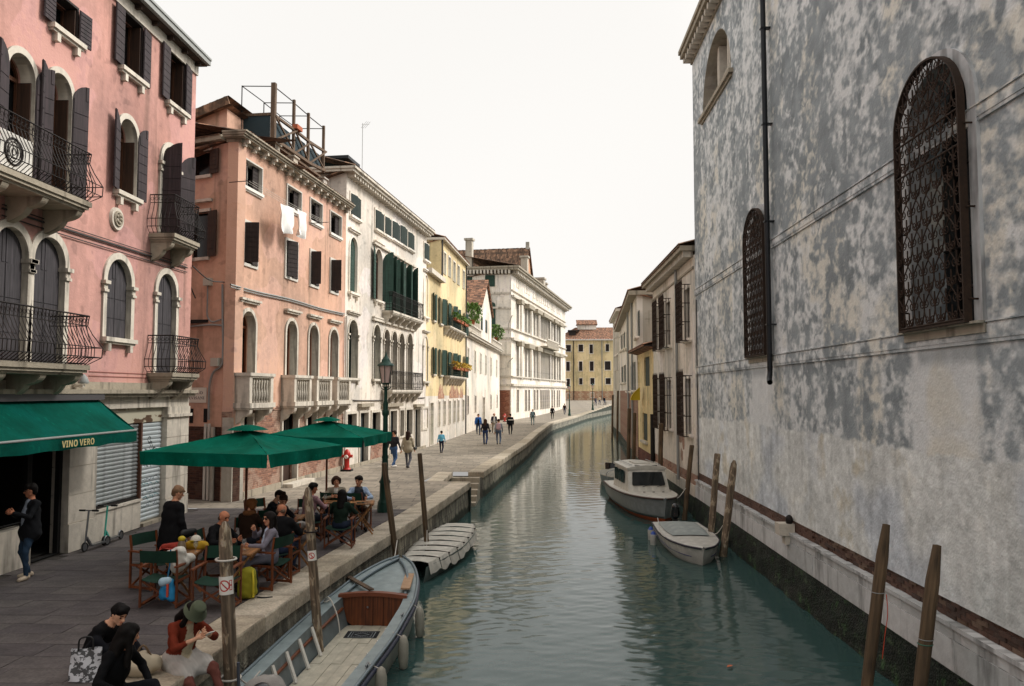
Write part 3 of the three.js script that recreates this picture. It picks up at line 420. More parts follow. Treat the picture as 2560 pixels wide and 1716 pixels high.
    mesh('sill', [box(u - hw - 0.24, sill - 0.14, 0, u + hw + 0.26, sill, 0.07), box(u - hw - 0.26, sill - 0.02, 0, u + hw + 0.26, sill + 0.012, 0.16)], mat('#b3aea0', 0.9, { map: T.stain }), w);
    const n = mesh('grille', netG, iron, w); n.position.set(u, sill + 0.03, 0.2); n.scale.set(1.06, 1.01, 1);
    mesh('grille_frame', [ring(u - hw * 1.06, u + hw * 1.06, sill + 0.03, top + 0.07, ris * 1.05, 0.03, 0.1, 0.12, 0.03), ...[0.3, 1.5, 2.6].flatMap((y) => [-1, 1].map((s) => bar(V(u + s * (hw * 1.1 + 0.02), sill + y, 0.03), V(u + s * (hw * 1.1 + 0.02), sill + y, 0.16), 0.014)))], iron, w);
  }
  // half-round upper window
  { const w = sub('lunette_window', g), y0 = 13.95, rr = 2.03; mesh('pane', [extr(opShape(lu - 2.05, lu + 2.05, y0, y0 + rr, rr), 0.02).translate(0, 0, -0.62)], M.glass, w); for (const q of [-0.85, 0.55]) mesh('mullion', [box(lu + q, y0, -0.6, lu + q + 0.3, y0 + 1.9, -0.25)], M.istria, w); mesh('sill', [box(lu - 2.3, y0 - 0.12, -0.6, lu + 2.3, y0, 0.14), box(lu - 2.15, y0 - 0.2, 0, lu + 2.15, y0 - 0.12, 0.06)], M.istriaOld, w); mesh('lining', [ring(lu - 2.04, lu + 2.04, y0 + 0.001, y0 + rr - 0.01, rr - 0.01, 0.02, 0.66, -0.66)], M.grey, w); }
  // rain pipe with a kicked-out foot, thin conduit, drain spout
  const pu = D(19.25); mesh('rain_pipe', [bar(V(pu, 16.8, 0.16), V(pu, 5.05, 0.16), 0.065, 0.065, 10), tube([V(pu, 5.1, 0.16), V(pu, 4.95, 0.16), V(pu + 0.08, 4.82, 0.2), V(pu + 0.26, 4.72, 0.24)], 0.065, 8, 10), ...[6.1, 8.6, 11, 13.4, 15.6].map((y) => box(pu - 0.075, y, 0, pu + 0.075, y + 0.03, 0.235))], M.pipe, g);
  mesh('conduit', [bar(V(0.32, 7.8, 0.04), V(0.32, 0.9, 0.04), 0.02)], M.cable, g);
  const cu = D(18.3); mesh('drain_spout', [box(cu - 0.17, 1.30, 0, cu + 0.17, 1.56, 0.34), box(cu - 0.12, 1.1, 0.05, cu + 0.12, 1.3, 0.2)], M.istria, g); mesh('spout_cap', [new THREE.SphereGeometry(0.085, 10, 8).scale(1, 1.4, 1).translate(cu + 0.1, 1.64, 0.1)], M.iron, g);
}

// ---------- pink house with the wine bar ----------
{
  const f = new Fac(V(-10, 0, -3), V(-10, 0, -22.35)), g = f.group('pink_house', 'pink plastered house with a green awning, arched windows and iron balconies', 'house');
  const U = (x, y = 900) => f.uv(x, y)[0], Vv = (x, y) => f.uv(x, y)[1];
  f.H = Vv(472, 146); const v1 = 3.62;
  const sh = (o) => ({ m: M.shutPurple, n: 8, ...o });
  // top floor
  for (const [a, b, yt, yb, al, ar] of [[100, 162, -52, 40, 4, 4], [280, 330, 0, 150, 4, -6], [400, 441, 101, 240, 4, -6]]) opening(f, { x: [a, b], y: [yt, yb], sill: 2, sur: 0.05, rec: 0.3, proud: 0.02, surMat: M.shutDark, sillMat: M.istria, inner: 1, sh: sh({ aL: al, aR: ar }), frameMat: M.frameWood });
  // second floor, arched
  const s2 = Vv(277, 470), a2 = { arch: 1, sur: 0.13, rec: 0.32, inner: 1, frameMat: M.frameWood, sh: sh({ m: M.shutPurple, aL: 14, aR: 4 }) };
  opening(f, { ...a2, x: [277, 323], y: [287, 470], v0: s2, sill: 2 });
  opening(f, { ...a2, x: [389, 432], y: [360, 520], v0: s2 - 0.75, cap: 1, sh: sh({ aL: 96, aR: 30 }), name: 'balcony_door' });
  for (const x of [[93, 152], [-14, 56]]) opening(f, { ...a2, x, y: [x[0] > 0 ? 168 : 116, 400], v0: s2 - 0.75, sh: sh({ aL: 12, aR: 20 }), name: 'balcony_door' });
  // first floor, closed grey shutters
  const s1 = Vv(259, 842), a1 = { arch: 1, sur: 0.15, cap: 1, rec: 0.34, frame: false, sh: { m: M.shutGrey, type: 'closed', n: 4 } };
  opening(f, { ...a1, x: [257, 319], y: [646, 842], sill: 2 });
  opening(f, { ...a1, x: [386, 433], y: [683, 900], v0: s1 - 0.8, name: 'balcony_door' });
  for (const x of [[71, 150], [-32, 56]]) opening(f, { ...a1, x, y: [x[0] > 0 ? 590 : 563, 900], v0: s1 - 0.8, name: 'balcony_door' });
  wall(f, 'wall', M.pink, { v0: v1, v1: f.H });
  shell(f, { back: 8, m: M.pink }); mesh('floor_slab', [box(0.31, v1 - 0.3, -7.9, f.L - 0.31, v1 - 0.02, -0.37)], M.interior, g); mesh('floor_slab', [box(0.31, f.H - 0.2, -7.9, f.L - 0.31, f.H - 0.02, -0.37)], M.interior, g);
  // eaves
  let eo = 0.2; while (f.uv(530, 118, eo)[0] > f.L + 0.1 && eo < 1) eo += 0.01; const e = f.L + 0.1; mesh('frieze', [box(0, f.H - 0.3, 0, f.L + 0.03, f.H, 0.05)], M.istria, g);
  mesh('eaves', [box(-0.3, f.H, -8.3, e, f.H + 0.07, eo - 0.14)], M.shutBrown, g); mesh('gutter', [box(-0.3, f.H + 0.02, eo - 0.138, e, f.H + 0.16, eo - 0.03), box(-0.3, f.H + 0.16, eo - 0.12, e, f.H + 0.22, eo)], M.pipeGrey, g);
  for (let u = 0.4; u < e; u += 0.85) mesh('rafter_end', [box(u, f.H - 0.09, 0.05, u + 0.1, f.H - 0.001, eo - 0.2)], M.shutBrown, g);
  tileRoof(g, -0.3, e, f.H + 0.12, eo - 0.08, 4, 1.1);
  // iron balconies
  { const [u, v] = f.uv(230, 508, 0.85); ironBalcony(f, u - 4.9, u, v, 0.85, 1.0, 0.18); }
  { const [u, v] = f.uv(225, 914, 0.85); ironBalcony(f, u - 4.9, u, v, 0.85, 1.0, 0.2); }
  { const [u, v] = f.uv(498, 940, 0.68), [w] = f.uv(431, 934, 0.68); ironBalcony(f, w, u, v + 0.05, 0.68, 0.95, 0.16); }
  { const [u, v] = f.uv(499, 614, 0.68), [w] = f.uv(436, 596, 0.68); ironBalcony(f, w, u, v + 0.05, 0.68, 1.0, 0.14); }
  // wall plaques, cables
  { const [u, v] = f.uv(288, 548); const b = sub('relief', g); mesh('roundel', [new THREE.CylinderGeometry(0.26, 0.28, 0.07, 24).rotateX(Math.PI / 2).translate(u, v, 0.03)], M.istria, b); mesh('carving', [new THREE.TorusGeometry(0.16, 0.035, 6, 18).translate(u, v, 0.07), ...[0, 1, 2, 3, 4].map((k) => new THREE.SphereGeometry(0.05, 8, 6).translate(u + 0.09 * Math.cos(k * 1.26), v + 0.09 * Math.sin(k * 1.26), 0.08))], M.istriaOld, b); }
  { const [u, v] = f.uv(353, 416); mesh('oval_plaque', [new THREE.CylinderGeometry(0.15, 0.16, 0.05, 20).rotateX(Math.PI / 2).scale(1, 1.25, 1).translate(u, v, 0.02)], M.istria, g); }
  const cab = [[0, 521], [130, 562], [300, 618], [464, 668]].map(([x, y]) => f.uv(x, y)); for (const [dy, r] of [[0, 0.022], [-0.13, 0.014], [0.07, 0.012]]) mesh('wall_cable', [tube(cab.map(([u, v], i) => V(u, v + dy + (i & 1 ? -0.02 : 0), 0.04)), r, 30, 5)], M.cable, g);
  mesh('string_line', [box(U(222), Vv(300, 934), 0, f.L, Vv(300, 934) + 0.02, 0.012), box(U(222), Vv(300, 944), 0, f.L, Vv(300, 944) + 0.02, 0.012)], mat('#8d5a50', 0.95), g);
  // shop front
  const c0 = U(179), c1 = U(247), c2 = U(365), c3 = U(419), c4 = f.L, ft = 3.05;
  mesh('shop_cornice', [box(0, 3.36, 0, f.L + 0.02, 3.45, 0.28), box(0, 3.28, 0, f.L + 0.01, 3.36, 0.2), box(0, 3.45, 0, f.L + 0.02, 3.62, 0.08)], M.istriaOld, g);
  mesh('shop_frieze', [box(0, 3.0, -0.35, f.L, 3.28, 0.02)], M.istria, g);
  const pier = (a, b, top) => { const n = 5, h = top / n; for (let i = 0; i < n; i++) mesh('stone_block', [box(a, i * h + 0.006, -0.35, b, (i + 1) * h - 0.006, 0.03 + (i === 0 ? 0.03 : 0)), box(a + 0.02, i * h - 0.006, -0.3, b - 0.02, i * h + 0.006, 0.012)], M.istria, g); };
  pier(c0, c1, 3.0); pier(c3, c4, 2.72); mesh('pier_capital', [box(c3 - 0.06, 2.72, -0.3, c4 + 0.06, 2.8, 0.1), box(c3 - 0.03, 2.8, -0.3, c4 + 0.03, 3.0, 0.05)], M.istria, g); pier(0, 1.2, 3.0); pier(5.4, 6.3, 3.0);
  // grey roller shutter on a low stone base
  const vb = 0.72, rust = tex(256, 128, [2.6, 0.7], (u, v) => { const n = fbm(u * 9, v * 5, 4, 9, 5, 201); const k = sstep(0.56, 0.62, n) * sstep(0.12, 0.4, v); return [lerp(0.80, 0.36, k), lerp(0.79, 0.26, k), lerp(0.74, 0.18, k)]; });
  mesh('sign_panel', [box(c1, 2.62, -0.16, c3, 3.0, -0.1)], mat('#e8e4d8', 0.7, { map: rust }), g);
  const slatM = mat('#aeb6b8', 0.5, { metalness: 0.25, map: T.stain }), slatG = (w, h) => { const s = new THREE.Shape(); s.moveTo(0, 0); s.quadraticCurveTo(0.035, h * 0.3, 0.03, h * 0.75); s.lineTo(0, h); s.lineTo(-0.01, h); s.lineTo(-0.01, 0); return triUV(extr(s, w).rotateY(-Math.PI / 2)); };
  { const rs = sub('roller_shutter', g), n = 19, h = (2.6 - vb - 0.06) / n, G = slatG(c2 - c1 - 0.04, h * 0.96); for (let i = 0; i < n; i++) mesh('slat', G, slatM, rs).position.set(c2 - 0.02, vb + 0.06 + i * h, -0.16); mesh('bottom_rail', [box(c1, vb, -0.2, c2, vb + 0.055, -0.1)], M.iron, rs); mesh('side_guide', [box(c2 - 0.02, vb, -0.2, c2 + 0.05, 2.62, -0.06)], mat('#5a3a2a', 0.8), rs); }
  mesh('shop_base', [box(c1, 0, -0.35, c2 + 0.05, vb - 0.06, -0.06), box(c1, vb - 0.06, -0.35, c2 + 0.05, vb - 0.001, -0.02)], M.istria, g);
  { const gt = (() => { const c = document.createElement('canvas'); c.width = 256; c.height = 512; const x = c.getContext('2d'); x.fillStyle = '#b4bcbe'; x.fillRect(0, 0, 256, 512); x.strokeStyle = '#2a3036'; x.lineWidth = 7; x.beginPath(); x.moveTo(60, 230); x.bezierCurveTo(20, 120, 90, 110, 80, 190); x.bezierCurveTo(60, 250, 120, 240, 118, 150); x.bezierCurveTo(110, 90, 150, 80, 140, 150); x.lineTo(128, 235); x.moveTo(140, 150); x.bezierCurveTo(190, 110, 220, 150, 205, 230); x.moveTo(110, 110); x.arc(105, 90, 16, 0, 6.3); x.stroke(); x.lineWidth = 4; const r = rng(9); for (let i = 0; i < 5; i++) { x.beginPath(); let px = 22, py = 290 + i * 34; x.moveTo(px, py); while (px < 230) { px += 10 + r() * 10; x.lineTo(px, py + (r() - 0.5) * 26); } x.strokeStyle = i & 1 ? '#3b6f74' : '#46545c'; x.stroke(); } return new THREE.CanvasTexture(c); })(); gt.colorSpace = THREE.SRGBColorSpace;
    const rs = sub('door_shutter', g), w = c3 - c2 - 0.09, n = 23, h = 2.5 / n; for (let i = 0; i < n; i++) { const G = slatG(w, h * 0.96), p = G.attributes.position, uv = G.attributes.uv; for (let k = 0; k < p.count; k++) uv.setXY(k, 1 + p.getX(k) / w, (p.getY(k) + i * h) / 2.5); mesh('slat', G, mat('#ffffff', 0.55, { map: gt }), rs).position.set(c3 - 0.02, 0.1 + i * h, -0.14); } }
  mesh('door_threshold', [box(c2 + 0.05, 0, -0.35, c3, 0.09, 0.02)], M.istriaOld, g);
  // open bar: dark room, window on a stone base, door frame
  const w0 = 6.3, w1 = U(96); mesh('shop_base', [box(w0, 0, -0.3, w1, 0.78, -0.02)], M.istria, g);
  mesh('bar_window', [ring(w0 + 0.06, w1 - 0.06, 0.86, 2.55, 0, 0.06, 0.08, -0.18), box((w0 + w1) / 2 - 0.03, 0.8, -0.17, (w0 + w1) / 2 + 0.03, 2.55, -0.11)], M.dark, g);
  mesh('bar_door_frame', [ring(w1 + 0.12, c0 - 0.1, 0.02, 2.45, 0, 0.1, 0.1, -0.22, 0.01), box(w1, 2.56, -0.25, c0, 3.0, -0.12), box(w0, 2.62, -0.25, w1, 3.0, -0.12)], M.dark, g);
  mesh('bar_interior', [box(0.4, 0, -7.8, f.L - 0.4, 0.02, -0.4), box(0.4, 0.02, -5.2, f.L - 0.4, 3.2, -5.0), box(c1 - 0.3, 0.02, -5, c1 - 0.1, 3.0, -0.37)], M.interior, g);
  mesh('bar_counter', [box(w0, 0.03, -3.2, w1 - 0.4, 1.1, -2.7)], M.shutBrown, g); const br = rng(3), bott = []; for (let s = 0; s < 4; s++) for (let k = 0; k < 16; k++) { const x = w0 + 0.1 + k * 0.2, y = 0.85 + s * 0.42; bott.push(lathe([[0.035, 0], [0.036, 0.18], [0.014, 0.24], [0.014, 0.3]], 6).translate(x, y, -4.7)); } mesh('bottle_shelf', [[0, 1, 2, 3].map((s) => box(w0, 0.8 + s * 0.42, -4.98, w1, 0.84 + s * 0.42, -4.6)), bott], mat('#3a4a2c', 0.4), g);
  // awning
  { const a = sub('awning', g), o = 1.02, [ua, va] = f.uv(240, 1000, 0.1), [ub, vb2] = f.uv(340, 1076, o), uL = 3.2; const vt = Math.min(3.3, va + 0.02), vf = vb2;
    mesh('canopy', [grid(24, 8, (s, t) => V(lerp(uL, ua + (ub - ua) * t, s), lerp(vt, vf, t) - 0.05 * Math.sin(Math.PI * t) , lerp(0.12, o, t)))], M.awning, a);
    const dr = 0.24; mesh('valance', [grid(60, 4, (s, t) => V(lerp(uL, ub, s), vf - dr * t - 0.012 * t * Math.sin(s * 60), o + 0.015 + 0.03 * t * Math.sin(s * 47))), grid(8, 3, (s, t) => V(ub + 0.005, lerp(vt, vf, s) - dr * t * s, lerp(0.12, o, s)))], M.awning, a);
    mesh('front_bar', [bar(V(uL, vf, o), V(ub, vf, o), 0.025, 0.025, 8)], M.pipeGrey, a); mesh('housing', [box(uL, vt - 0.02, 0.05, ua + 0.06, vt + 0.13, 0.26)], mat('#4a4749', 0.6), a);
    const c = document.createElement('canvas'); c.width = 512; c.height = 96; const x = c.getContext('2d'); x.fillStyle = '#000'; x.fillRect(0, 0, 512, 96); x.fillStyle = '#fff'; x.font = 'bold 84px sans-serif'; x.textAlign = 'center'; x.textBaseline = 'middle'; x.fillText('VINO VERO', 256, 52, 500);
    const t0 = f.uv(147, 1106, o + 0.05), t1 = f.uv(240, 1100, o + 0.05), al = new THREE.CanvasTexture(c); const pg = new THREE.PlaneGeometry(t1[0] - t0[0], 0.2); mesh('lettering', pg, mat('#cdbd84', 0.9, { alphaMap: al, transparent: true, alphaTest: 0.4, side: THREE.DoubleSide }), a).position.set((t0[0] + t1[0]) / 2, vf - 0.125, o + 0.062); }
  { const [u, v] = f.uv(205, 950, 0.25); const l = sub('wall_lamp', g); mesh('bracket', [box(u - 0.06, v - 0.16, 0, u + 0.02, v - 0.1, 0.3)], M.istria, l); mesh('hood', [lathe([[0.02, 0.16], [0.07, 0.1], [0.11, 0], [0.1, -0.04]], 12).translate(u + 0.03, v - 0.04, 0.26)], M.pipeGrey, l); }
  // air conditioner on the upper balcony
  { const [u, v] = f.uv(45, 372, 0.55); const b = thing('air_conditioner', 'white air conditioner unit on the upper balcony of the pink house', 'air conditioner', [f.A.x, f.base, f.A.z], g.rotation.y); mesh('casing', [box(u - 0.45, v - 0.42, 0.22, u + 0.45, v + 0.25, 0.52)], M.whitePaint, b); mesh('fan_grille', [new THREE.TorusGeometry(0.24, 0.02, 5, 20).translate(u - 0.08, v - 0.08, 0.53), ...[0.06, 0.12, 0.18].map((r) => new THREE.TorusGeometry(r, 0.008, 4, 16).translate(u - 0.08, v - 0.08, 0.53))], M.iron, b); }
}

// ---------- houses along the left bank ----------
const pA = onY(577, 1256), pB = onY(857, 1177), pC = onY(1063, 1120), pD = onY(1163, 1085), pE = onY(1249, 1051.5);
{ // terracotta house
  const f = new Fac(pA, pB), g = f.group('terracotta_house', 'orange terracotta house with a wooden roof terrace and stone balconies', 'house'), U = (x, y = 900) => f.uv(x, y)[0]; f.H = f.uv(861, 526)[1];
  const vb = 2.78;
  for (const [a, b, yt, yb] of [[598.6, 643.5, 390, 458], [708.7, 744.6, 457, 513], [768, 798, 491, 547], [819, 847, 524, 578]]) opening(f, { x: [a, b], y: [yt, yb], sill: 1, sillMat: M.whitePaint, sillW: 0.06, sillOut: 0.1, sur: 0.05, surMat: M.frameWhite, frameMat: M.frameWhite, sh: { m: M.shutDark, type: 'closed', wf: 0.7, n: 7 } });
  for (const [a, b, yt, yb, t] of [[602, 634, 552, 654, 0], [709, 736, 598, 688, 1], [771, 790, 626, 709, 0], [822, 840, 648, 726, 0]]) opening(f, { x: [a, b], y: [yt, yb], sur: 0.1, surMat: M.frameWhite, foot: 0.1, rec: 0.2, frameMat: M.shutDark, sh: { m: M.shutDark, aL: t ? 150 : 100, aR: 178, n: 8 } });
  const fl = f.uv(596.7, 1008)[1] + 0.0; const arches = [[599, 634.5, 778], [713, 739, 802], [770, 793, 813], [822, 842.6, 824]];
  const ops = arches.map(([a, b, y]) => opening(f, { x: [a, b], y: [y, 900], v0: fl, arch: 1, sur: 0.12, rec: 0.3, hood: 0.32, frameMat: M.woodWarm, pane: M.glass, name: 'balcony_door' }));
  ops.forEach((o, i) => { stoneBalcony(f, o.u0 - 0.32, o.u1 + (i ? 0.34 : 0.42), fl, 0.5, 0.95); mesh('curtain', [box(o.u0 + 0.08, o.v0, -0.245, o.u0 + (i < 2 ? 0.45 : 0.1), o.v1 - o.rise - 0.1, -0.238)], M.glassGreen, o.g); });
  // ground floor
  for (const [a, b, yt, vv] of [[598, 632, 1050, 1.55], [708, 745, 1036, 1.5], [768, 791, 1038, 1.4], [822, 841, 1036, 1.4]]) opening(f, { x: [a, b], y: [yt, 1100], v0: vv, v1: 2.6, sur: 0.11, foot: 0.1, rec: 0.2, frameMat: M.iron });
  opening(f, { x: [709, 744], y: [1070, 1200], v0: 0.02, v1: 1.35, sur: 0.1, rec: 0.2, pane: M.shutBrown, frame: false, name: 'door' });
  wall(f, 'wall', M.orange, { v0: vb, v1: f.H }); wall(f, 'brick_wall', M.brick, { v0: 0, v1: vb - 0.001, z: -0.02 });
  mesh('corner_stone', [box(-0.02, 0.001, -0.33, 0.75, 2.6, 0.012)], M.grey, g);
  mesh('wall_base', [box(0.76, 0, -0.02, f.L, 0.22, 0.03)], M.istriaOld, g);
  const uS = f.uv(712, 1193)[0]; mesh('door_step', [box(uS - 0.3, 0, 0, uS + 1.9, 0.13, 0.42)], M.istria, g);
  // plaster edge: ragged patches of bare brick higher up
  const r = rng(77); for (let i = 0; i < 26; i++) { const u = lerp(1.2, f.L - 0.3, r()), s = new THREE.Shape(), hh = 0.1 + 0.35 * r() * (u / f.L), w = 0.25 + 0.4 * r(); s.moveTo(u - w, vb - 0.02); for (let k = 0; k <= 8; k++) s.lineTo(u - w + 2 * w * k / 8, vb - 0.01 + hh * (0.25 + 0.75 * r()) * Math.sin(Math.PI * (k + 0.4) / 9)); s.lineTo(u + w, vb - 0.02); mesh('bare_brick_patch', [extr(s, 0.004 + 0.004 * r())], M.brick, g); }
  // cornice with brackets
  mesh('cornice', [box(-0.3, f.H + 0.14, -0.4, f.L + 0.02, f.H + 0.21, 0.36), box(-0.26, f.H + 0.08, -0.4, f.L + 0.02, f.H + 0.14, 0.3), box(-0.02, f.H - 0.02, -0.4, f.L, f.H + 0.08, 0.1), box(-0.33, f.H + 0.21, -0.4, f.L + 0.02, f.H + 0.26, 0.42)], M.istriaOld, g);
  for (let i = 0; i < 15; i++) { const u = 0.2 + i * (f.L - 0.4) / 14; mesh('cornice_bracket', [box(u - 0.06, f.H - 0.12, 0, u + 0.06, f.H + 0.08, 0.16), box(u - 0.055, f.H - 0.02, 0.16, u + 0.055, f.H + 0.079, 0.28)], M.istria, g); }
  tileRoof(g, 0.05, f.L, f.H + 0.24, 0.36, 5, 1.1);
  mesh('back_wall', [box(0.302, 0, -9.3, f.L - 0.302, f.H, -9)], M.orange, g); mesh('side_wall', [box(f.L - 0.3, 0, -9, f.L - 0.002, f.H, -0.352)], M.orange, g); mesh('floor_slab', [box(0.31, f.H - 0.12, -8.9, f.L - 0.31, f.H - 0.02, -0.37)], M.interior, g); mesh('floor_slab', [box(0.31, 5.6, -8.9, f.L - 0.31, 5.7, -0.37)], M.interior, g);
  // wall cables
  const cab = [[572, 712], [640, 728], [720, 748], [800, 770], [858, 785]].map(([x, y]) => f.uv(x, y)); for (const [dy, rr] of [[0, 0.03], [-0.07, 0.02]]) mesh('wall_cable', [tube(cab.map(([u, v], i) => V(u, v + dy - (i & 1 ? 0.03 : 0), 0.05)), rr, 30, 5)], M.pipeGrey, g);
  { const [u] = f.uv(861, 900); mesh('rain_pipe', [bar(V(f.L - 0.02, 0, 0.08), V(f.L - 0.02, f.uv(858, 790)[1], 0.08), 0.05, 0.05, 8)], M.frameWhite, g); }
  // the gable side, facing the alley
  const back = V(-2.44, 0, -1).normalize(), S = pA.clone().addScaledVector(back, 8.5), s = new Fac(S, pA), sg = new THREE.Group(); s.H = f.H; sg.name = 'alley_side'; g.add(sg); g.updateMatrixWorld(true);
  sg.position.copy(g.worldToLocal(s.A.clone())); sg.rotation.y = Math.atan2(-s.d.z, s.d.x) - g.rotation.y; s.g = sg;
  const so = (o) => opening(s, o), hide = s.g; // openings become parts of the side
  const flat = { sur: 0.06, rec: 0.16, frameMat: M.shutBrown, pane: M.shutBrown };
  const keep = new THREE.Group();
  for (const o of [{ x: [466, 515], y: [386, 446] }, { x: [466, 514], y: [536, 648] }]) {
    const a = s.uv(o.x[0], 900)[0], b = s.uv(o.x[1], 900)[0], t = s.uv(o.x[0], o.y[0])[1], q = s.uv(o.x[0], o.y[1])[1]; s.holes.push({ u0: a, u1: b, v0: q, v1: t, rise: 0 });
    mesh('window_pane', [box(a, q, -0.2, b, t, -0.17)], M.glass, sg); mesh('window_sill', [box(a - 0.1, q - 0.1, -0.1, b + 0.08, q, 0.1)], M.istria, sg); mesh('window_lintel', [box(a - 0.1, t, -0.1, b + 0.08, t + 0.1, 0.06)], M.istria, sg); mesh('window_shutter', leaf(0.42, t - q, 0, 6).map((k) => k.rotateY(-8 * R).translate(b + 0.01, q, 0.05)), M.shutBrown, sg);
  }
  { const [a, v] = s.uv(463, 513), [b] = s.uv(532, 513); mesh('ledge', [box(a, v, 0, b, v + 0.09, 0.14)], M.istria, sg); }
  wall(s, 'plaster', M.orange, { v0: 2.3, v1: s.H, parent: sg }); wall(s, 'brick_base', M.brickDark, { v0: 0, v1: 2.299, z: -0.01, parent: sg });
  mesh('side_cornice', [box(0, s.H + 0.05, -0.3, s.L - 0.46, s.H + 0.2, 0.3)], M.istriaOld, sg); mesh('side_roof', [grid(40, 3, (q, t) => V(lerp(0, s.L - 0.5, q), s.H + 0.24 + 0.9 * t + 0.05 * Math.abs(Math.sin(q * 60)), 0.36 - 4 * t)), box(0, s.H + 0.2, -4, s.L - 0.5, s.H + 0.22, 0.34)], M.tileDark, sg);
  for (const [x, y0, y1] of [[474, 1022, 1058], [509, 1022, 1056]]) { const [u, v] = s.uv(x, y1), [, t] = s.uv(x, y0); mesh('vent_grille', [box(u, v, 0, u + 0.14, t, 0.02)], M.dark, sg); }
  const P3 = (x, y, z = 0.07) => { const [u, v] = s.uv(x, y); return V(u, v, z); };
  mesh('conduit', [tube([P3(560, 712), P3(560, 780), P3(561, 870), P3(557, 915), P3(538, 930), P3(528, 960), P3(525, 1050)], 0.035, 40, 6)], M.pipeGrey, sg); mesh('conduit', [tube([P3(523, 712), P3(522, 760), P3(522, 790), P3(532, 805), P3(556, 800)], 0.025, 24, 5)], M.pipeGrey, sg); mesh('conduit', [tube([P3(460, 819), P3(500, 815), P3(540, 813), P3(560, 815)], 0.03, 20, 5)], M.pipeGrey, sg);
  for (const [x, y, w, h] of [[524, 706, 0.26, 0.24], [544, 906, 0.3, 0.26]]) { const p = P3(x, y); mesh('junction_box', [box(p.x - w / 2, p.y - h / 2, 0, p.x + w / 2, p.y + h / 2, 0.16)], M.box, sg); }
  for (const x of [518, 527]) { const p = P3(x, 1070); mesh('drain_pipe', [bar(V(p.x, 0.02, 0.08), V(p.x, 2.4, 0.08), 0.045, 0.045, 8)], M.frameWhite, sg); } { const p = P3(538, 1070); mesh('drain_pipe', [bar(V(p.x, 0.02, 0.1), V(p.x, 2.3, 0.1), 0.07, 0.07, 8)], M.grey, sg); }
  { const p = P3(470, 700, 0.02), q = P3(506, 748, 0.3); mesh('iron_stay', [bar(p, q, 0.02)], M.iron, sg); }
  { // street name plate
    const c = document.createElement('canvas'); c.width = 256; c.height = 190; const x = c.getContext('2d'); x.fillStyle = '#d8d4c6'; x.fillRect(0, 0, 256, 190); x.fillStyle = '#4a4a48'; x.font = 'bold 50px serif'; x.textAlign = 'center'; x.fillText('ELLO', 150, 82); x.fillText('TREVISANI', 120, 148, 232);
    const t = new THREE.CanvasTexture(c); t.colorSpace = THREE.SRGBColorSpace; const a = s.uv(459, 988), b = s.uv(516, 988), top = s.uv(490, 970)[1], bot = s.uv(490, 1007)[1]; mesh('street_name_plate', new THREE.PlaneGeometry(b[0] - a[0], top - bot), mat('#ffffff', 0.9, { map: t }), sg).position.set((a[0] + b[0]) / 2, (top + bot) / 2, 0.012); mesh('plate_back', [box(a[0] - 0.01, bot - 0.01, 0, b[0] + 0.01, top + 0.01, 0.008)], M.istria, sg); }
  // penthouse with a lean-to tiled roof behind the terrace
  { const o = sub('roof_room', g), [u0] = f.uv(640, 300, -1.2); mesh('room_wall', [box(u0 - 1.2, f.H + 0.2, -5, u0 + 0.2, f.H + 2.0, -1.7)], M.orange, o); const sh2 = grid(60, 4, (q, t) => V(lerp(u0 - 1.5, u0 + 0.3, t), f.H + lerp(0.55, 2.35, q) + 0.04 * Math.abs(Math.sin(q * 60)), lerp(-6.6, -1.5, q))); mesh('room_roof', [sh2, grid(2, 2, (q, t) => V(lerp(u0 + 0.3, u0 - 1.5, t), f.H + lerp(0.3, 2.1, q), lerp(-6.6, -1.5, q))), beam(V(u0 - 1.5, f.H + 0.42, -6.6), V(u0 - 1.5, f.H + 2.2, -1.5), 0.06, 0.3)], M.tileDark, o); }
  // wooden roof terrace (altana)
  { const o = -0.55, t = thing('roof_terrace', 'wooden roof terrace with crossed rails on the terracotta house', 'roof terrace', [f.A.x, f.base, f.A.z], g.rotation.y); const Q = (x, y, z = o) => { const [u, v] = f.uv(x, y, z); return V(u, v, z); }, wood = M.woodGrey, dark = mat('#20333a', 0.8);
    const posts = [[685, 208, 352], [735, 250, 385], [771, 283, 410], [809, 315, 428]].map(([x, a, b]) => [Q(x, a), Q(x, b)]), bk = V(-0.18, 0, -1.15);
    posts.forEach(([a, b], i) => { mesh('post', [beam(V(a.x, b.y - 0.1, o), V(a.x, a.y, o), i ? 0.1 : 0.16, i ? 0.1 : 0.16)], wood, t); if (i < 4) mesh('cross_rod', [bar(V(a.x, a.y - 0.12, o), V(a.x, a.y - 0.12, o).add(bk), 0.018)], M.iron, t); if (i < 3) mesh('back_post', [bar(V(a.x, b.y, o).add(bk), V(a.x, a.y - 0.1, o).add(bk), 0.022)], M.iron, t); });
    const rail = (f0, f1, w, n, z = 0) => mesh(n, [beam(f0, f1, w, w)], wood, t); const top = posts.map((p) => p[0]), ra = posts.map((p) => V(p[0].x, lerp(p[1].y, p[0].y, 0.42), o + 0.07)), rb = posts.map((p) => V(p[0].x, p[1].y, o + 0.07));
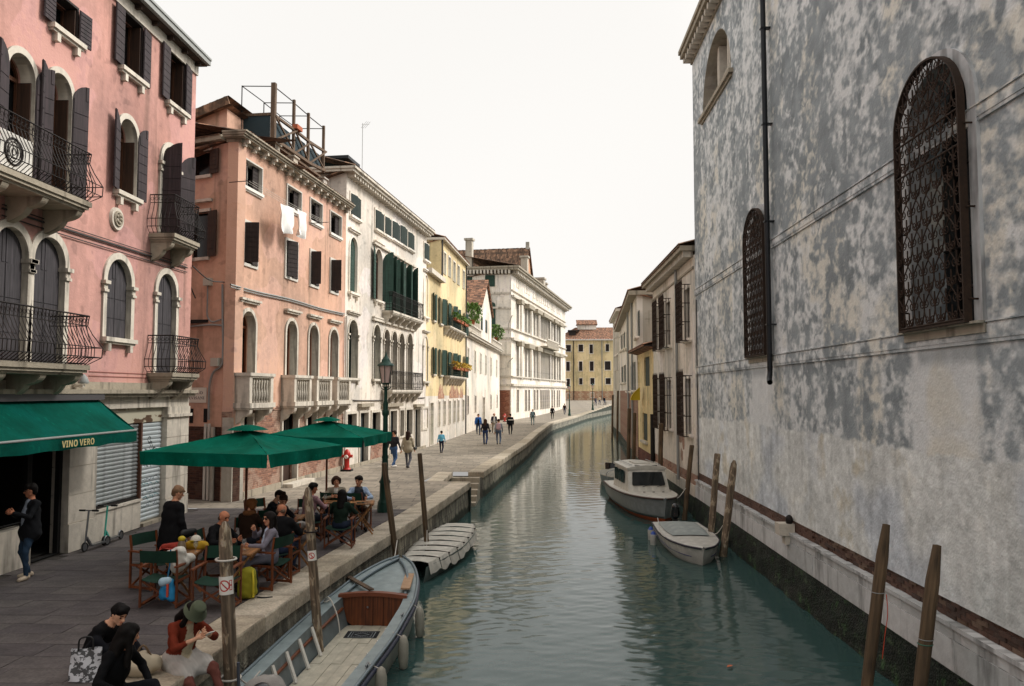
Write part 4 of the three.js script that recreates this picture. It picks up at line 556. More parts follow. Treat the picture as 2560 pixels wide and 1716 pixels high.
    const y2 = (top[0].y + top[3].y) / 2; for (let i = 0; i < 3; i++) { mesh('top_rod', [bar(V(top[i].x, top[i].y - 0.12, o), V(top[i + 1].x, top[i + 1].y - 0.1, o), 0.02)], M.iron, t); mesh('top_rod', [bar(V(top[i].x, top[i].y - 0.12, o).add(bk), V(top[i + 1].x, top[i + 1].y - 0.1, o).add(bk), 0.018)], M.iron, t); rail(ra[i], ra[i + 1], 0.09, 'hand_rail'); rail(rb[i], rb[i + 1], 0.11, 'floor_beam'); rail(ra[i], rb[i + 1].clone().setZ(o + 0.075), 0.06, 'brace'); rail(rb[i], ra[i + 1].clone().setZ(o + 0.14), 0.06, 'brace'); mesh('screen', [box(ra[i].x + 0.12, rb[i].y + 0.1, o - 0.06, ra[i + 1].x - 0.2, ra[i].y - 0.12, o - 0.04)], dark, t); }
    mesh('deck', [box(rb[0].x - 0.05, rb[0].y - 0.16, -2.2, rb[3].x + 0.1, rb[0].y - 0.08, o + 0.04)], wood, t);
    mesh('side_screen', [box(rb[0].x - 0.03, rb[0].y + 0.05, o - 1.3, rb[0].x, ra[0].y + 0.02, o - 0.12)], dark, t); mesh('side_rail', [box(rb[0].x - 0.06, ra[0].y + 0.02, o - 1.35, rb[0].x + 0.04, ra[0].y + 0.12, o - 0.08), ], wood, t); mesh('side_beam', [box(rb[0].x - 0.06, rb[0].y - 0.07, o - 1.35, rb[0].x + 0.04, rb[0].y + 0.05, o - 0.08)], wood, t);
    for (const x of [680, 727, 803]) { const [u] = f.uv(x, 380, o); mesh('pier', [box(u - 0.2, f.H + 0.3, o - 0.2, u + 0.2, rb[0].y - 0.22, o + 0.2), box(u - 0.26, rb[0].y - 0.22, o - 0.26, u + 0.26, rb[0].y - 0.161, o + 0.26)], M.grey, t); }
    const p = ra[1]; mesh('flower_pot', [box(p.x - 0.2, p.y + 0.03, o + 0.04, p.x + 0.3, p.y + 0.2, o + 0.24)], M.terracotta, t); }
  // washing on a line
  { const t = thing('washing_line', 'two white sheets drying on a line under the attic windows of the terracotta house', 'laundry', [f.A.x, f.base, f.A.z], g.rotation.y); const z = 0.62, P = (x, y) => { const [u, v] = f.uv(x, y, z); return V(u, v, z); }; const a = P(620, 452), b = P(812, 556);
    for (const dz of [0, 0.12, -0.12]) mesh('line', [tube([V(a.x, a.y, z + dz), V((a.x + b.x) / 2, (a.y + b.y) / 2 - 0.06, z + dz), V(b.x, b.y, z + dz)], 0.006, 14, 4)], M.frameWhite, t);
    for (const p of [a, b]) mesh('line_arm', [bar(V(p.x, p.y - 0.03, 0), V(p.x, p.y, z + 0.15), 0.014)], M.iron, t);
    const cloth = (tl, tr, drop, seed) => grid(18, 20, (s, q) => { const p = tl.clone().lerp(tr, s), n = fbm(s * 4, q * 3, 3, 0, 0, seed) - 0.5; const taper = 1 - 0.42 * Math.pow(q, 2.2); p.x = lerp((tl.x + tr.x) / 2, p.x, taper) + 0.05 * n; p.y -= q * drop * (0.86 + 0.25 * n + 0.14 * Math.sin(s * 3.1)) ; p.z += (0.10 * Math.sin(s * 9 + seed) + 0.06 * Math.sin(s * 17 + q * 5)) * (0.15 + q); return p; });
    mesh('sheet', [cloth(P(701, 509), P(738, 522), 0.95, 3)], M.laundry, t); mesh('sheet', [cloth(P(742, 522), P(768, 535), 0.98, 8)], M.laundry, t); }
}
{ // white palace-like house with green shutters
  const f = new Fac(pB, pC), g = f.group('white_house', 'tall white house with green shutters and rows of arched windows', 'house'); f.H = f.uv(860, 428)[1];
  const gs = (o) => ({ m: M.green, n: 16, ...o }), pl = { sur: 0.09, surMat: M.cream };
  for (const [a, b, yt, yb] of [[869.7, 893.9, 479, 534], [932.7, 952.8, 520.6, 569], [957, 972, 538, 584], [975.5, 994, 549, 594], [996, 1012.5, 560, 607], [1015.7, 1030.5, 577, 618], [1057, 1069, 605, 646.5]]) opening(f, { x: [a, b], y: [yt, yb], sill: 1, sillW: 0.1, ...pl, rec: 0.15, sh: gs({ aL: 172, aR: 176, m: M.greenDark }) });
  for (const [a, b, y, yb] of [[869.7, 888.5, 592, 728], [934, 951.5, 622, 748], [1057.8, 1067, 688, 790]]) opening(f, { x: [a, b], y: [y, yb], arch: 1, sill: 2, hood: 0.28, ...pl, sh: gs(a === 934 ? { aL: 8, aR: 60 } : { type: 'closed' }) });
  const b2 = f.uv(959, 783)[1] + 0.1, b1 = f.uv(956.8, 980)[1] + 0.1;
  for (const [a, b, y, l] of [[959, 970.7, 637, 140], [978, 989, 649, 120], [996.4, 1007.7, 658.6, 150], [1017, 1026.4, 666.6, 160]]) opening(f, { x: [a, b], y: [y, 780], v0: b2, arch: 1, ...pl, sh: gs({ aL: l, aR: 105 }), name: 'balcony_door' });
  for (const [a, b, y, yb] of [[869, 892, 800, 944.8], [931.5, 949, 812, 947.5], [1057, 1068, 842, 953]]) opening(f, { x: [a, b], y: [y, yb], arch: 1, sill: 2, hood: 0.3, sur: 0.1, surMat: M.istria, cap: 1, rec: 0.3, pane: M.green, frameMat: M.greenDark });
  for (const [a, b, y] of [[958, 972, 824], [978, 991, 829], [996, 1009, 834], [1016.5, 1029.5, 834]]) opening(f, { x: [a, b], y: [y, 980], v0: b1, arch: 1, sur: 0.08, surMat: M.istria, cap: 1, rec: 0.3, frameMat: M.frameWood, name: 'balcony_door' });
  for (const [v, ya] of [[b2, 0], [b1, 0]]) { const u0 = f.uv(957, 900)[0] - 0.25, u1 = f.uv(1031, 900)[0] + 0.25; ironBalcony(f, u0, u1, v, 0.6, 0.95, 0.03, 0.13, M.iron, M.istria); }
  for (const [x0, x1, y] of [[928, 1034, 603], [928, 1035, 795]]) { const u0 = f.uv(x0, 900)[0], u1 = f.uv(x1, 900)[0], v = f.uv(x0, y)[1]; mesh('hood_moulding', [box(u0, v - 0.1, 0, u1, v, 0.14)], M.istria, g); }
  const dr = (x, yt, door, y0) => opening(f, { x, y: [yt, 1100], v0: door ? 0.03 : y0, sur: 0.12, surMat: M.istria, rec: 0.2, frameMat: door ? M.pipe : M.iron, pane: door ? mat('#5d676b', 0.7, { map: T.wood }) : M.glass, foot: door ? 0 : 0.12, name: door ? 'door' : 'window' });
  dr([868, 891], 1036, 0, 1.5); dr([900.5, 920.6], 1033, 1); dr([930, 950], 1032, 0, 1.3); dr([975.5, 991.6], 1028, 1); dr([999.7, 1010], 1026.5, 0, 1.0); dr([1015.7, 1030.5], 1025, 0, 1.0); dr([1037, 1050.6], 1024, 1); dr([1056, 1069], 1022.5, 0, 1.2);
  for (const x of [900, 958, 1037]) { const u = f.uv(x, 900)[0], v = f.uv(x, 1018)[1]; mesh('door_hood', [box(u - 0.3, v, 0, u + (x === 958 ? 3 : 1.5), v + 0.16, 0.22)], M.istriaOld, g); }
  wall(f, 'wall', M.white); shell(f, { back: 9, m: M.white }); mesh('floor_slab', [box(0.31, f.H - 0.12, -8.9, f.L - 0.31, f.H - 0.02, -0.37)], M.interior, g); mesh('floor_slab', [box(0.31, 5, -8.9, f.L - 0.31, 5.1, -0.37)], M.interior, g);
  const uw = f.uv(925, 1100)[0]; const s = new THREE.Shape(); s.moveTo(uw, 0); s.lineTo(uw + 0.1, 0.9); s.lineTo(uw + 0.5, 1.5); s.lineTo(uw + 1.1, 1.2); s.lineTo(uw + 1.9, 0.9); s.lineTo(uw + 2.1, 0); mesh('bare_brick_patch', [extr(s, 0.012)], M.brick, g); mesh('wall_base', [box(0.3, 0.0, 0, f.L, 0.16, 0.05)], M.istriaOld, g);
  mesh('cornice', [box(-0.3, f.H + 0.02, -9, f.L + 0.15, f.H + 0.14, 0.42), box(-0.35, f.H + 0.14, -9, f.L + 0.2, f.H + 0.24, 0.52)], M.istria, g); dentils(g, 0, f.L, f.H + 0.02, 0.36, 0.16, 0.16, 0.34, M.istria); tileRoof(g, -0.3, f.L + 0.1, f.H + 0.22, 0.5, 5, 1.6, M.tileDark);
  const cab = [[862, 1000], [900, 1002], [960, 1001], [1010, 996], [1060, 995]].map(([x, y]) => f.uv(x, y)); mesh('wall_cable', [tube(cab.map(([u, v]) => V(u, v, 0.05)), 0.025, 30, 5)], M.cable, g);

  const rd = (u, z, w, h, l) => { const o = sub('dormer', g); mesh('cheeks', [box(u, f.H + 0.3, z - l, u + w, f.H + h, z)], M.greenDark, o); mesh('dormer_roof', [box(u - 0.15, f.H + h, z - l, u + w + 0.15, f.H + h + 0.14, z + 0.35)], M.pipe, o); };
  rd(1.0, -0.6, 1.3, 0.95, 1.6); rd(f.L * 0.64, -1.5, 0.9, 1.5, 1.2); mesh('chimney', [box(f.L * 0.42, f.H + 0.3, -1.2, f.L * 0.42 + 0.5, f.H + 1.0, -0.7), box(f.L * 0.42 - 0.1, f.H + 1.0, -1.3, f.L * 0.42 + 0.6, f.H + 1.12, -0.6)], M.tile, g); mesh('chimney', [box(f.L * 0.93, f.H + 0.3, -1.2, f.L * 0.93 + 0.5, f.H + 1.0, -0.7)], M.tile, g);
  const ua = f.L * 0.47; mesh('aerial', [bar(V(ua, f.H + 0.3, -1.6), V(ua, f.H + 4.6, -1.6), 0.015), bar(V(ua - 0.1, f.H + 4.5, -1.6), V(ua + 1.1, f.H + 4.9, -1.6), 0.012), ...[0.2, 0.5, 0.8].map((k) => bar(V(ua + k, f.H + 4.35 + k * 0.3, -1.75), V(ua + k, f.H + 4.7 + k * 0.3, -1.45), 0.008))], M.pipeGrey, g);
}
const sprigs = (n, sp, h, seed, c = 0.1) => { const r = rng(seed), g = []; for (let i = 0; i < n; i++) { const a = r() * 6.28, q = Math.sqrt(r()), y = h * Math.pow(r(), 0.8), rr = sp * q * (0.5 + 0.6 * Math.sin(Math.PI * clamp(y / h * 0.8 + 0.15))); const l = c * (0.6 + r() * 0.8); g.push(new THREE.PlaneGeometry(l * 0.55, l, 1, 1).rotateX(r() * 3).rotateY(r() * 6.28).translate(rr * Math.cos(a), y, rr * Math.sin(a))); } return g; };
{ // yellow house
  const f = new Fac(pC, pD), g = f.group('yellow_house', 'yellow plastered house with dark green shutters and flower boxes', 'house'), U = (x) => f.uv(x, 900)[0]; f.H = f.uv(1103, 600)[1]; const low = f.uv(1080, 692)[1], us = U(1101), vb = f.uv(1090, 998)[1];
  const gs = { m: M.green, n: 12, aL: 6, aR: 60 };
  for (const [a, b, yt, yb] of [[1107, 1112.5, 629, 683], [1119, 1124.5, 640, 690], [1131, 1136.5, 652, 702], [1142, 1147, 662, 710], [1155.5, 1160, 675, 720]]) opening(f, { x: [a, b], y: [yt, yb], sur: 0.1, surMat: M.cream, rec: 0.2, frameMat: M.frameWhite, pane: M.glassGreen });
  const v3 = f.uv(1096, 808)[1], v2 = f.uv(1093, 937)[1], h3 = f.uv(1096, 742)[1], h2 = f.uv(1093, 872)[1];
  for (const [v0, v1] of [[v3, h3], [v2, h2]]) for (const [a, b] of [[1080, 1085], [1097, 1103], [1112, 1119], [1125, 1131], [1138, 1144], [1158.5, 1162]]) opening(f, { u: [U(a), U(b)], v: [v0, v1], sill: 1, sillW: 0.08, rec: 0.15, frameMat: M.greenDark, sh: { ...gs, aL: a % 2 ? 8 : 20, aR: a % 2 ? 30 : 10 } });
  for (const [v, k] of [[v3, 1], [v2, 2]]) { ironBalcony(f, U(1108), U(1150), v - 0.02, 0.5, 0.8, 0.02, 0.16, M.greenDark, M.istria); }
  for (const [a, b] of [[1096, 1100], [1109, 1113.5], [1121.5, 1126], [1134, 1138], [1144, 1147.5], [1156, 1160]]) opening(f, { u: [U(a), U(b)], v: [1.1, 2.75], sur: 0.12, surMat: M.cream, rec: 0.12, pane: M.glassGreen, frameMat: M.frameWhite });
  opening(f, { u: [U(1075), U(1083)], v: [0.02, 2.7], sur: 0.1, surMat: M.cream, rec: 0.2, pane: M.glassGreen, name: 'door', frameMat: M.frameWhite });
  f.holes.forEach((h) => { h.u1 = Math.min(h.u1, f.L - 0.02); });
  wall(f, 'wall', M.yellow, { v0: vb + 0.2, v1: low }); const hi = f.holes; f.g = g; wall(f, 'upper_wall', M.yellow, { u0: us, v0: low + 0.001, v1: f.H }); wall(f, 'ground_floor', M.beige, { v0: 0, v1: vb + 0.199 });
  const fr = []; const r = rng(9); for (let i = 0; i < 6; i++) { const u = lerp(U(1085), f.L - 0.4, r()), s = new THREE.Shape(), w = 0.6 + r() * 0.7; s.moveTo(u - w, vb); for (let k = 0; k <= 7; k++) s.lineTo(u - w + 2 * w * k / 7, vb + 0.2 + (0.2 + 0.9 * r()) * Math.sin(Math.PI * (k + 0.3) / 7.6)); s.lineTo(u + w, vb); fr.push(extr(s, 0.006)); mesh('bare_brick_patch', [extr(s, 0.004 + 0.0015 * i)], mat('#e8cdb6', 0.95, { map: T.brick }), g); }
  mesh('terrace_cornice', [box(0, low, -3, us - 0.01, low + 0.3, 0.35)], M.istria, g); mesh('penthouse_side', [box(us, low, -7, us + 0.3, f.H, -0.352)], M.yellow, g); mesh('far_side', [box(f.L - 0.3, 0, -7, f.L - 0.002, f.H, -0.352)], M.yellow, g); mesh('back_wall', [box(0.02, 0, -7.3, f.L - 0.31, f.H, -7)], M.yellow, g); mesh('near_side', [box(0.02, 0, -6.9, 0.3, low, -0.352)], M.yellow, g); mesh('floor_slab', [box(0.31, low - 0.1, -6.9, f.L - 0.31, low - 0.02, -0.37)], M.interior, g);
  mesh('eaves', [box(us - 0.1, f.H, -7, f.L + 0.1, f.H + 0.16, 0.3)], M.istria, g); tileRoof(g, us - 0.1, f.L + 0.1, f.H + 0.14, 0.32, 4, 1.1);
  mesh('rain_pipe', [bar(V(us + 0.05, low + 0.2, 0.08), V(us + 0.05, f.H, 0.08), 0.06)], M.cable, g); mesh('rain_pipe', [bar(V(f.L - 0.06, 0, 0.06), V(f.L - 0.06, f.H, 0.06), 0.05)], M.cable, g);
  for (const [v, m, n] of [[v2 + 0.1, M.flower, 'yellow-green flowers in boxes on the lower balcony of the yellow house'], [v3 + 0.15, M.foliage, 'pale flowers in boxes on the upper balcony of the yellow house']]) { const t = thing('flower_box', n, 'plant', [f.A.x, f.base, f.A.z], g.rotation.y); const u0 = U(1117), u1 = U(1152); mesh('planter', [box(u0, v + 0.35, 0.42, u1, v + 0.55, 0.62)], M.terracotta, t); for (let i = 0; i < 4; i++) mesh('bloom', sprigs(110, 0.4, 0.5, 40 + i, 0.14).map((q) => q.translate(lerp(u0 + 0.4, u1 - 0.2, i / 3), v + 0.4, 0.55)), m, t); }
}
{ // low white house with a gabled dormer
  const f = new Fac(pD, pE), g = f.group('low_white_house', 'low white house with a gabled dormer and roof balustrades', 'house'), U = (x) => f.uv(x, 900)[0]; f.H = f.uv(1166, 846)[1] + 0.25; const op = { sur: 0.12, surMat: M.cream, rec: 0.12, pane: M.glassGreen, frameMat: M.frameWhite };
  const t2 = f.uv(1186, 878)[1], b2 = f.uv(1186, 932)[1]; for (const x of [1168.5, 1186, 1200, 1213, 1226, 1240.5]) opening(f, { u: [U(x), U(x) + 0.85], v: [b2, t2], ...op });
  const t1 = f.uv(1168, 991)[1], b1 = f.uv(1168, 1036)[1]; for (const x of [1168, 1187, 1226, 1241.5]) opening(f, { u: [U(x), U(x) + 0.85], v: [b1, t1], ...op, pane: M.glass, frameMat: M.iron }); opening(f, { u: [U(1207), U(1211.5)], v: [0.02, f.uv(1207, 994)[1]], ...op, pane: mat('#b3ab98', 0.7), name: 'door' });
  wall(f, 'wall', M.cream); shell(f, { back: 8, m: M.cream, near: false });
  mesh('cornice', [box(0, f.H, -8, f.L + 0.2, f.H + 0.18, 0.4), box(0, f.H - 0.12, 0, f.L + 0.1, f.H, 0.22), box(0, f.H + 0.18, -8, f.L + 0.25, f.H + 0.26, 0.5)], M.istria, g);
  const d0 = U(1197), d1 = U(1226), vt = f.uv(1198, 760)[1], vp = f.uv(1213, 726)[1] + 0.9; const bal = (a, b) => { mesh('balustrade', [box(a, f.H + 0.9, 0.05, b, f.H + 1.05, 0.3), box(a, f.H + 0.26, 0.05, b, f.H + 0.36, 0.3), ...Array.from({ length: Math.round((b - a) / 0.3) }, (_, i) => balusterG.clone().scale(1.3, 0.9, 1.3).translate(a + 0.15 + i * 0.3, f.H + 0.34, 0.17))], M.istria, g); }; bal(0.1, d0 - 0.05); bal(d1 + 0.05, f.L);
  const dm = sub('dormer', g); const s = new THREE.Shape(); s.moveTo(d0, f.H + 0.2); s.lineTo(d1, f.H + 0.2); s.lineTo(d1, vt); s.lineTo((d0 + d1) / 2, vp); s.lineTo(d0, vt); mesh('gable', [extr(s, 4).translate(0, 0, -3.9)], M.cream, dm); const wv0 = f.uv(1199, 823)[1], wv1 = f.uv(1199, 790)[1]; for (const x of [1200.5, 1212]) mesh('dormer_window', [box(U(x), wv0, 0.1, U(x) + 1.0, wv1, 0.13), box(U(x) - 0.5, wv0, 0.1, U(x) - 0.02, wv1, 0.16)], M.greenDark, dm);
  for (const sgn of [-1, 1]) { const c = (d0 + d1) / 2, hw = (d1 - d0) / 2 + 0.4, q = grid(40, 24, (p, t) => V(c + sgn * lerp(hw, -0.02, t), lerp(vt - 0.25, vp + 0.12, t) + 0.05 * Math.abs(Math.sin(p * 60)), lerp(-4, 0.35, p))); mesh('dormer_roof', [q, beam(V(c + sgn * hw, vt - 0.33, 0.25), V(c, vp + 0.02, 0.25), 0.16, 0.2)], M.tile, dm); }
  mesh('roof_terrace_floor', [box(0.1, f.H + 0.262, -7.9, f.L - 0.1, f.H + 0.28, 0)], M.grey, g);
  for (const [x, n] of [[1175, 'leafy potted shrub on the balustrade beside the yellow house'], [1238, 'leafy potted shrub on the balustrade beside the stone palace']]) { const t = thing('potted_shrub', n, 'plant', [f.A.x, f.base, f.A.z], g.rotation.y); const u = U(x); mesh('pot', [lathe([[0.2, 0], [0.3, 0.4], [0.32, 0.42], [0.0, 0.42]], 10).translate(u, f.H + 1.06, 0.17)], M.terracotta, t); mesh('leaves', sprigs(420, 0.85, 1.7, 60 + x, 0.22).map((q) => q.translate(u, f.H + 1.2, 0.17)), M.foliage, t); mesh('stem', [bar(V(u, f.H + 1.4, 0.17), V(u + 0.1, f.H + 2.8, 0.17), 0.03)], M.woodGrey, t); }
}

// ---------- stone palace, far house, right bank houses ----------
{
  const G0 = onY(1278, 1051), far = G0.clone().add(V(8.0, 0, -46)), f = new Fac(G0, far), g = f.group('stone_palace', 'large pale stone palace with rows of arched windows and deep eaves', 'palace'), U = (x) => f.uv(x, 900)[0]; f.H = f.uv(1283, 690)[1];
  const vs = (x, y) => f.uv(x, y)[1], ist = M.cream, bays = [1291.5, 1312, 1320, 1334, 1341, 1350, 1355, 1360, 1365, 1370, 1378, 1384, 1391.5, 1396.5];
  const a1 = vs(1311, 706), a0 = vs(1311, 731), p21 = vs(1313, 763), p20 = vs(1313, 830), p11 = vs(1313, 864), p10 = vs(1313, 945), g1 = vs(1293, 975), g0 = vs(1293, 1031);
  for (const x of bays) { const u = U(x), w = 1.25; for (const [v0, v1, arch] of [[a0, a1, 0], [p20, p21, 1], [p10, p11, 1], [g0, g1, 0]]) { opening(f, { u: [u, u + w], v: [v0, v1], rise: arch ? w / 2 : 0, sur: 0.16, surMat: M.beige, rec: 0.3, frame: false, pane: v0 === g0 ? M.pipe : arch ? M.glass : M.glass }); } }
  wall(f, 'wall', ist, { t: 0.5 }); mesh('side_wall_far', [box(f.L - 0.3, 0, -14, f.L, f.H, -0.502)], ist, g);
  for (const [a, b, z] of [[vs(1290, 966), vs(1290, 960), 0.3], [vs(1290, 944), vs(1290, 941), 0.25], [vs(1290, 854), vs(1290, 848), 0.35], [vs(1290, 828), vs(1290, 826), 0.25], [vs(1290, 749), vs(1290, 744), 0.35], [vs(1290, 733), vs(1290, 731), 0.2]]) mesh('string_course', [box(0, a, 0, f.L, b, z)], M.istria, g);
  for (const [v0, v1] of [[p10 - 0.2, vs(1290, 854)], [p20 - 0.2, vs(1290, 749)]]) for (const x of [1302, 1327, 1347, 1374, 1387.5, 1400]) { const u = U(x); mesh('pilaster', [box(u - 0.35, v0, 0, u + 0.35, v1 - 0.1, 0.2)], M.beige, g); }
  for (const v of [vs(1290, 854), vs(1290, 749)]) for (const [a, b] of [[1290, 1297], [1310, 1325], [1332, 1345], [1348.5, 1373], [1377, 1388], [1390, 1399]]) mesh('window_hood', [box(U(a), v - 0.55, 0, U(b), v, 0.75)], M.istriaOld, g);
  { const u0 = U(1346), u1 = U(1376), v = vs(1290, 852); mesh('balcony_slab', [box(u0, v, 0, u1, v + 0.25, 1.4)], M.istriaOld, g); mesh('balcony_rail', [box(u0, v + 1.1, 1.2, u1, v + 1.3, 1.4), ...Array.from({ length: 30 }, (_, i) => box(lerp(u0, u1, (i + 0.3) / 30), v + 0.25, 1.25, lerp(u0, u1, (i + 0.6) / 30), v + 1.1, 1.35))], M.istria, g); }
  mesh('cornice', [box(-0.9, f.H + 0.5, -14.5, f.L + 0.8, f.H + 0.75, 1.0), box(-0.1, f.H, -0.4, f.L, f.H + 0.15, 0.3), box(-1.0, f.H + 0.75, -14.5, f.L + 0.9, f.H + 0.95, 1.15)], M.istriaOld, g);
  dentils(g, 0, f.L, f.H + 0.5, 0.95, 0.4, 0.4, 0.8, M.istria);
  tileRoof(g, -0.9, f.L + 0.8, f.H + 0.95, 1.05, 6, 1.4, M.tileDark, 'roof', 0.3);
  const sd = new Fac(V(G0.x - 14, 0, G0.z - 0.6), V(G0.x, 0, G0.z)), sg = sub('side_front', g); g.updateMatrixWorld(true); sg.position.copy(g.worldToLocal(sd.A.clone())); sg.rotation.y = Math.atan2(-sd.d.z, sd.d.x) - g.rotation.y; sd.g = sg; sd.H = f.H;
  const SU = (x) => sd.uv(x, 900)[0], SV = (y) => sd.uv(1250, y)[1];
  wall(sd, 'side_wall', ist, { v0: 0, t: 0.5, parent: sg }); mesh('brick_bay', [box(SU(1249), 0.02, 0, SU(1275) , SV(976), 0.02)], mat('#b48a78', 0.95, { map: T.brick }), sg);
  for (const [a, b, y0, y1] of [[1166, 1180, 690, 718.5], [1212.5, 1237, 688, 716.5]]) mesh('side_shutter', [box(SU(a), SV(y1), 0, SU(b), SV(y0), 0.08)], M.green, sg); { const u0 = SU(1222), u1 = SU(1238.5); mesh('side_arch_shutter', [extr(opShape(u0, u1, SV(840), SV(756), (u1 - u0) / 2), 0.08)], M.green, sg); }
  for (const y of [735, 772, 824, 848, 890, 944, 966]) mesh('side_string', [box(0, SV(y), 0, sd.L, SV(y) + 0.22, 0.16)], M.istria, sg);
  for (let i = 0; i < 13; i++) { const u = lerp(SU(1168), sd.L - 0.2, i / 12); mesh('side_bracket', [box(u - 0.11, f.H + 0.05, 0, u + 0.11, f.H + 0.5, 0.8)], M.istria, sg); }
  mesh('flue', [bar(V(SU(1272), SV(810), 0.2), V(SU(1272), SV(835), 0.2), 0.06), bar(V(SU(1272), SV(810), 0.2), V(SU(1281), SV(789), 0.2), 0.06), bar(V(SU(1271), SV(920), 0.2), V(SU(1271), SV(907), 0.2), 0.06), bar(V(SU(1271), SV(907), 0.2), V(SU(1283), SV(895), 0.2), 0.06)], M.grey, sg);
  // upper attic gable
  { const o = sub('attic', g), z0 = -14, vA = f.H + 0.95; const s = new THREE.Shape(), [ua, va] = f.uv(1320, 622, -1.2), [ub] = f.uv(1307, 690, -1.2), w = 2 * (ua - ub), gh = va - vA + 0.4; s.moveTo(0, 0); s.lineTo(w, 0); s.lineTo(w / 2, gh); s.lineTo(0, 0); const u0 = ub; mesh('gable_wall', [extr(s, 13).rotateY(0).translate(u0, vA - 0.4, -14.2)], mat('#c79a78', 0.95, { map: T.stucco }), o); for (const sg2 of [-1, 1]) { const c = u0 + w / 2, q = grid(50, 30, (p, t) => V(c + sg2 * lerp(w / 2 + 0.5, -0.02, t), vA - 0.4 + lerp(-0.5, gh + 0.12, t) + 0.06 * Math.abs(Math.sin(p * 70)), lerp(-16, -0.9, p))); mesh('gable_roof', [q], M.tileDark, o); } mesh('finial', [box(u0 + w / 2 - 0.22, vA + gh - 0.5, -1.5, u0 + w / 2 + 0.22, vA + gh + 0.55, -1.0)], M.grey, o); }
  for (const [u, z, h, w] of [[-0.6, -10.4, 3.6, 1.0], [-0.6, -5.6, 3.4, 0.8], [12, -1.2, 3.2, 0.9], [26, -2, 2.2, 1.6], [32, -2, 2.2, 1.0]]) mesh('chimney', [box(u, f.H + 0.9, z, u + w, f.H + 0.9 + h, z + w), box(u - 0.15, f.H + 0.9 + h, z - 0.15, u + w + 0.15, f.H + 1.15 + h, z + w + 0.15)], M.grey, g);
  mesh('roof_dormer', [box(-0.4, f.H + 0.9, -13.6, 2.4, f.H + 2.6, -10.6)], M.greenDark, g); mesh('dormer_roof', [box(-0.9, f.H + 2.6, -14.0, 2.8, f.H + 2.9, -10.2)], M.tile, g);
}
{ // yellow house closing the view
  const D = 186, A = atD(1392, 1000, D), B = atD(1585, 1000, D), f = new Fac(A, B, A.y - 0.2), g = f.group('far_yellow_house', 'yellow house with a hipped tile roof closing the view', 'house'), U = (x) => f.uv(x, 900)[0], Y = (y) => f.uv(1450, y)[1]; f.H = Y(852);
  const K = (x0, x1, y0, y1) => [1380 + x0 / 6.533, 1380 + x1 / 6.533, 780 + y0 / 6.533, 780 + y1 / 6.533];
  for (const q of [[230, 310, 540, 650], [435, 510, 535, 650], [615, 670, 535, 680], [880, 935, 530, 645], [232, 290, 815, 965], [440, 497, 810, 965], [617, 680, 810, 965], [862, 958, 808, 950], [238, 292, 1095, 1245], [443, 497, 1085, 1187], [625, 693, 1083, 1187], [875, 958, 1083, 1183], [243, 285, 1330, 1425], [625, 680, 1325, 1400]]) { const [a, b, t, bb] = K(...q); opening(f, { u: [U(a), U(b)], v: [Y(bb), Y(t)], sur: 0.12, surMat: M.cream, rec: 0.2, sill: 1, frameMat: M.shutDark, pane: M.shutDark }); }
  wall(f, 'wall', M.farYellow, { t: 0.4 }); mesh('side_wall', [box(0, 0, -14, 0.3, f.H, -0.402)], M.farYellow, g); mesh('side_wall', [box(f.L - 0.3, 0, -14, f.L, f.H, -0.402)], M.farYellow, g);
  mesh('plinth', [box(0, 0, 0, f.L, Y(978), 0.03)], mat('#eadbc2', 0.95, { map: T.brick }), g);
  mesh('eaves', [box(-0.3, f.H, -14, f.L + 0.3, f.H + 0.25, 0.5)], M.istria, g);
  const hip = grid(60, 20, (s, t) => V(lerp(-0.4 + t * 5, f.L + 0.4 - t * 4, s), f.H + 0.25 + t * 3.3 + 0.06 * Math.abs(Math.sin(s * 90)), 0.6 - t * 7)); mesh('roof', [hip, grid(4, 4, (s, t) => V(lerp(f.L + 0.4, f.L - 3.6, t), f.H + 0.25 + 3.3 * t, lerp(0.6 - t * 7, -14, s)))], M.tile, g);
  mesh('roof_room', [box(U(1447), f.H + 3.0, -8, U(1495), f.H + 4.2, -5)], M.cream, g); mesh('roof_room_roof', [grid(30, 4, (s, t) => V(lerp(U(1444), U(1498), s), f.H + 4.2 + 1.3 * t + 0.05 * Math.abs(Math.sin(s * 50)), -4.6 - t * 3)), box(U(1444), f.H + 4.1, -8, U(1498), f.H + 4.25, -4.6)], M.tile, g);
  mesh('dormer', [box(U(1424), f.H + 1.0, -3.4, U(1440), f.H + 2.3, -1.6), box(U(1421), f.H + 2.3, -3.6, U(1450), f.H + 2.6, -1.3)], M.shutDark, g);
  for (const x of [1434, 1505]) mesh('rain_pipe', [bar(V(U(x), 0, 0.12), V(U(x), f.H, 0.12), 0.1)], x < 1450 ? M.pipe : M.pipeGrey, g);
}
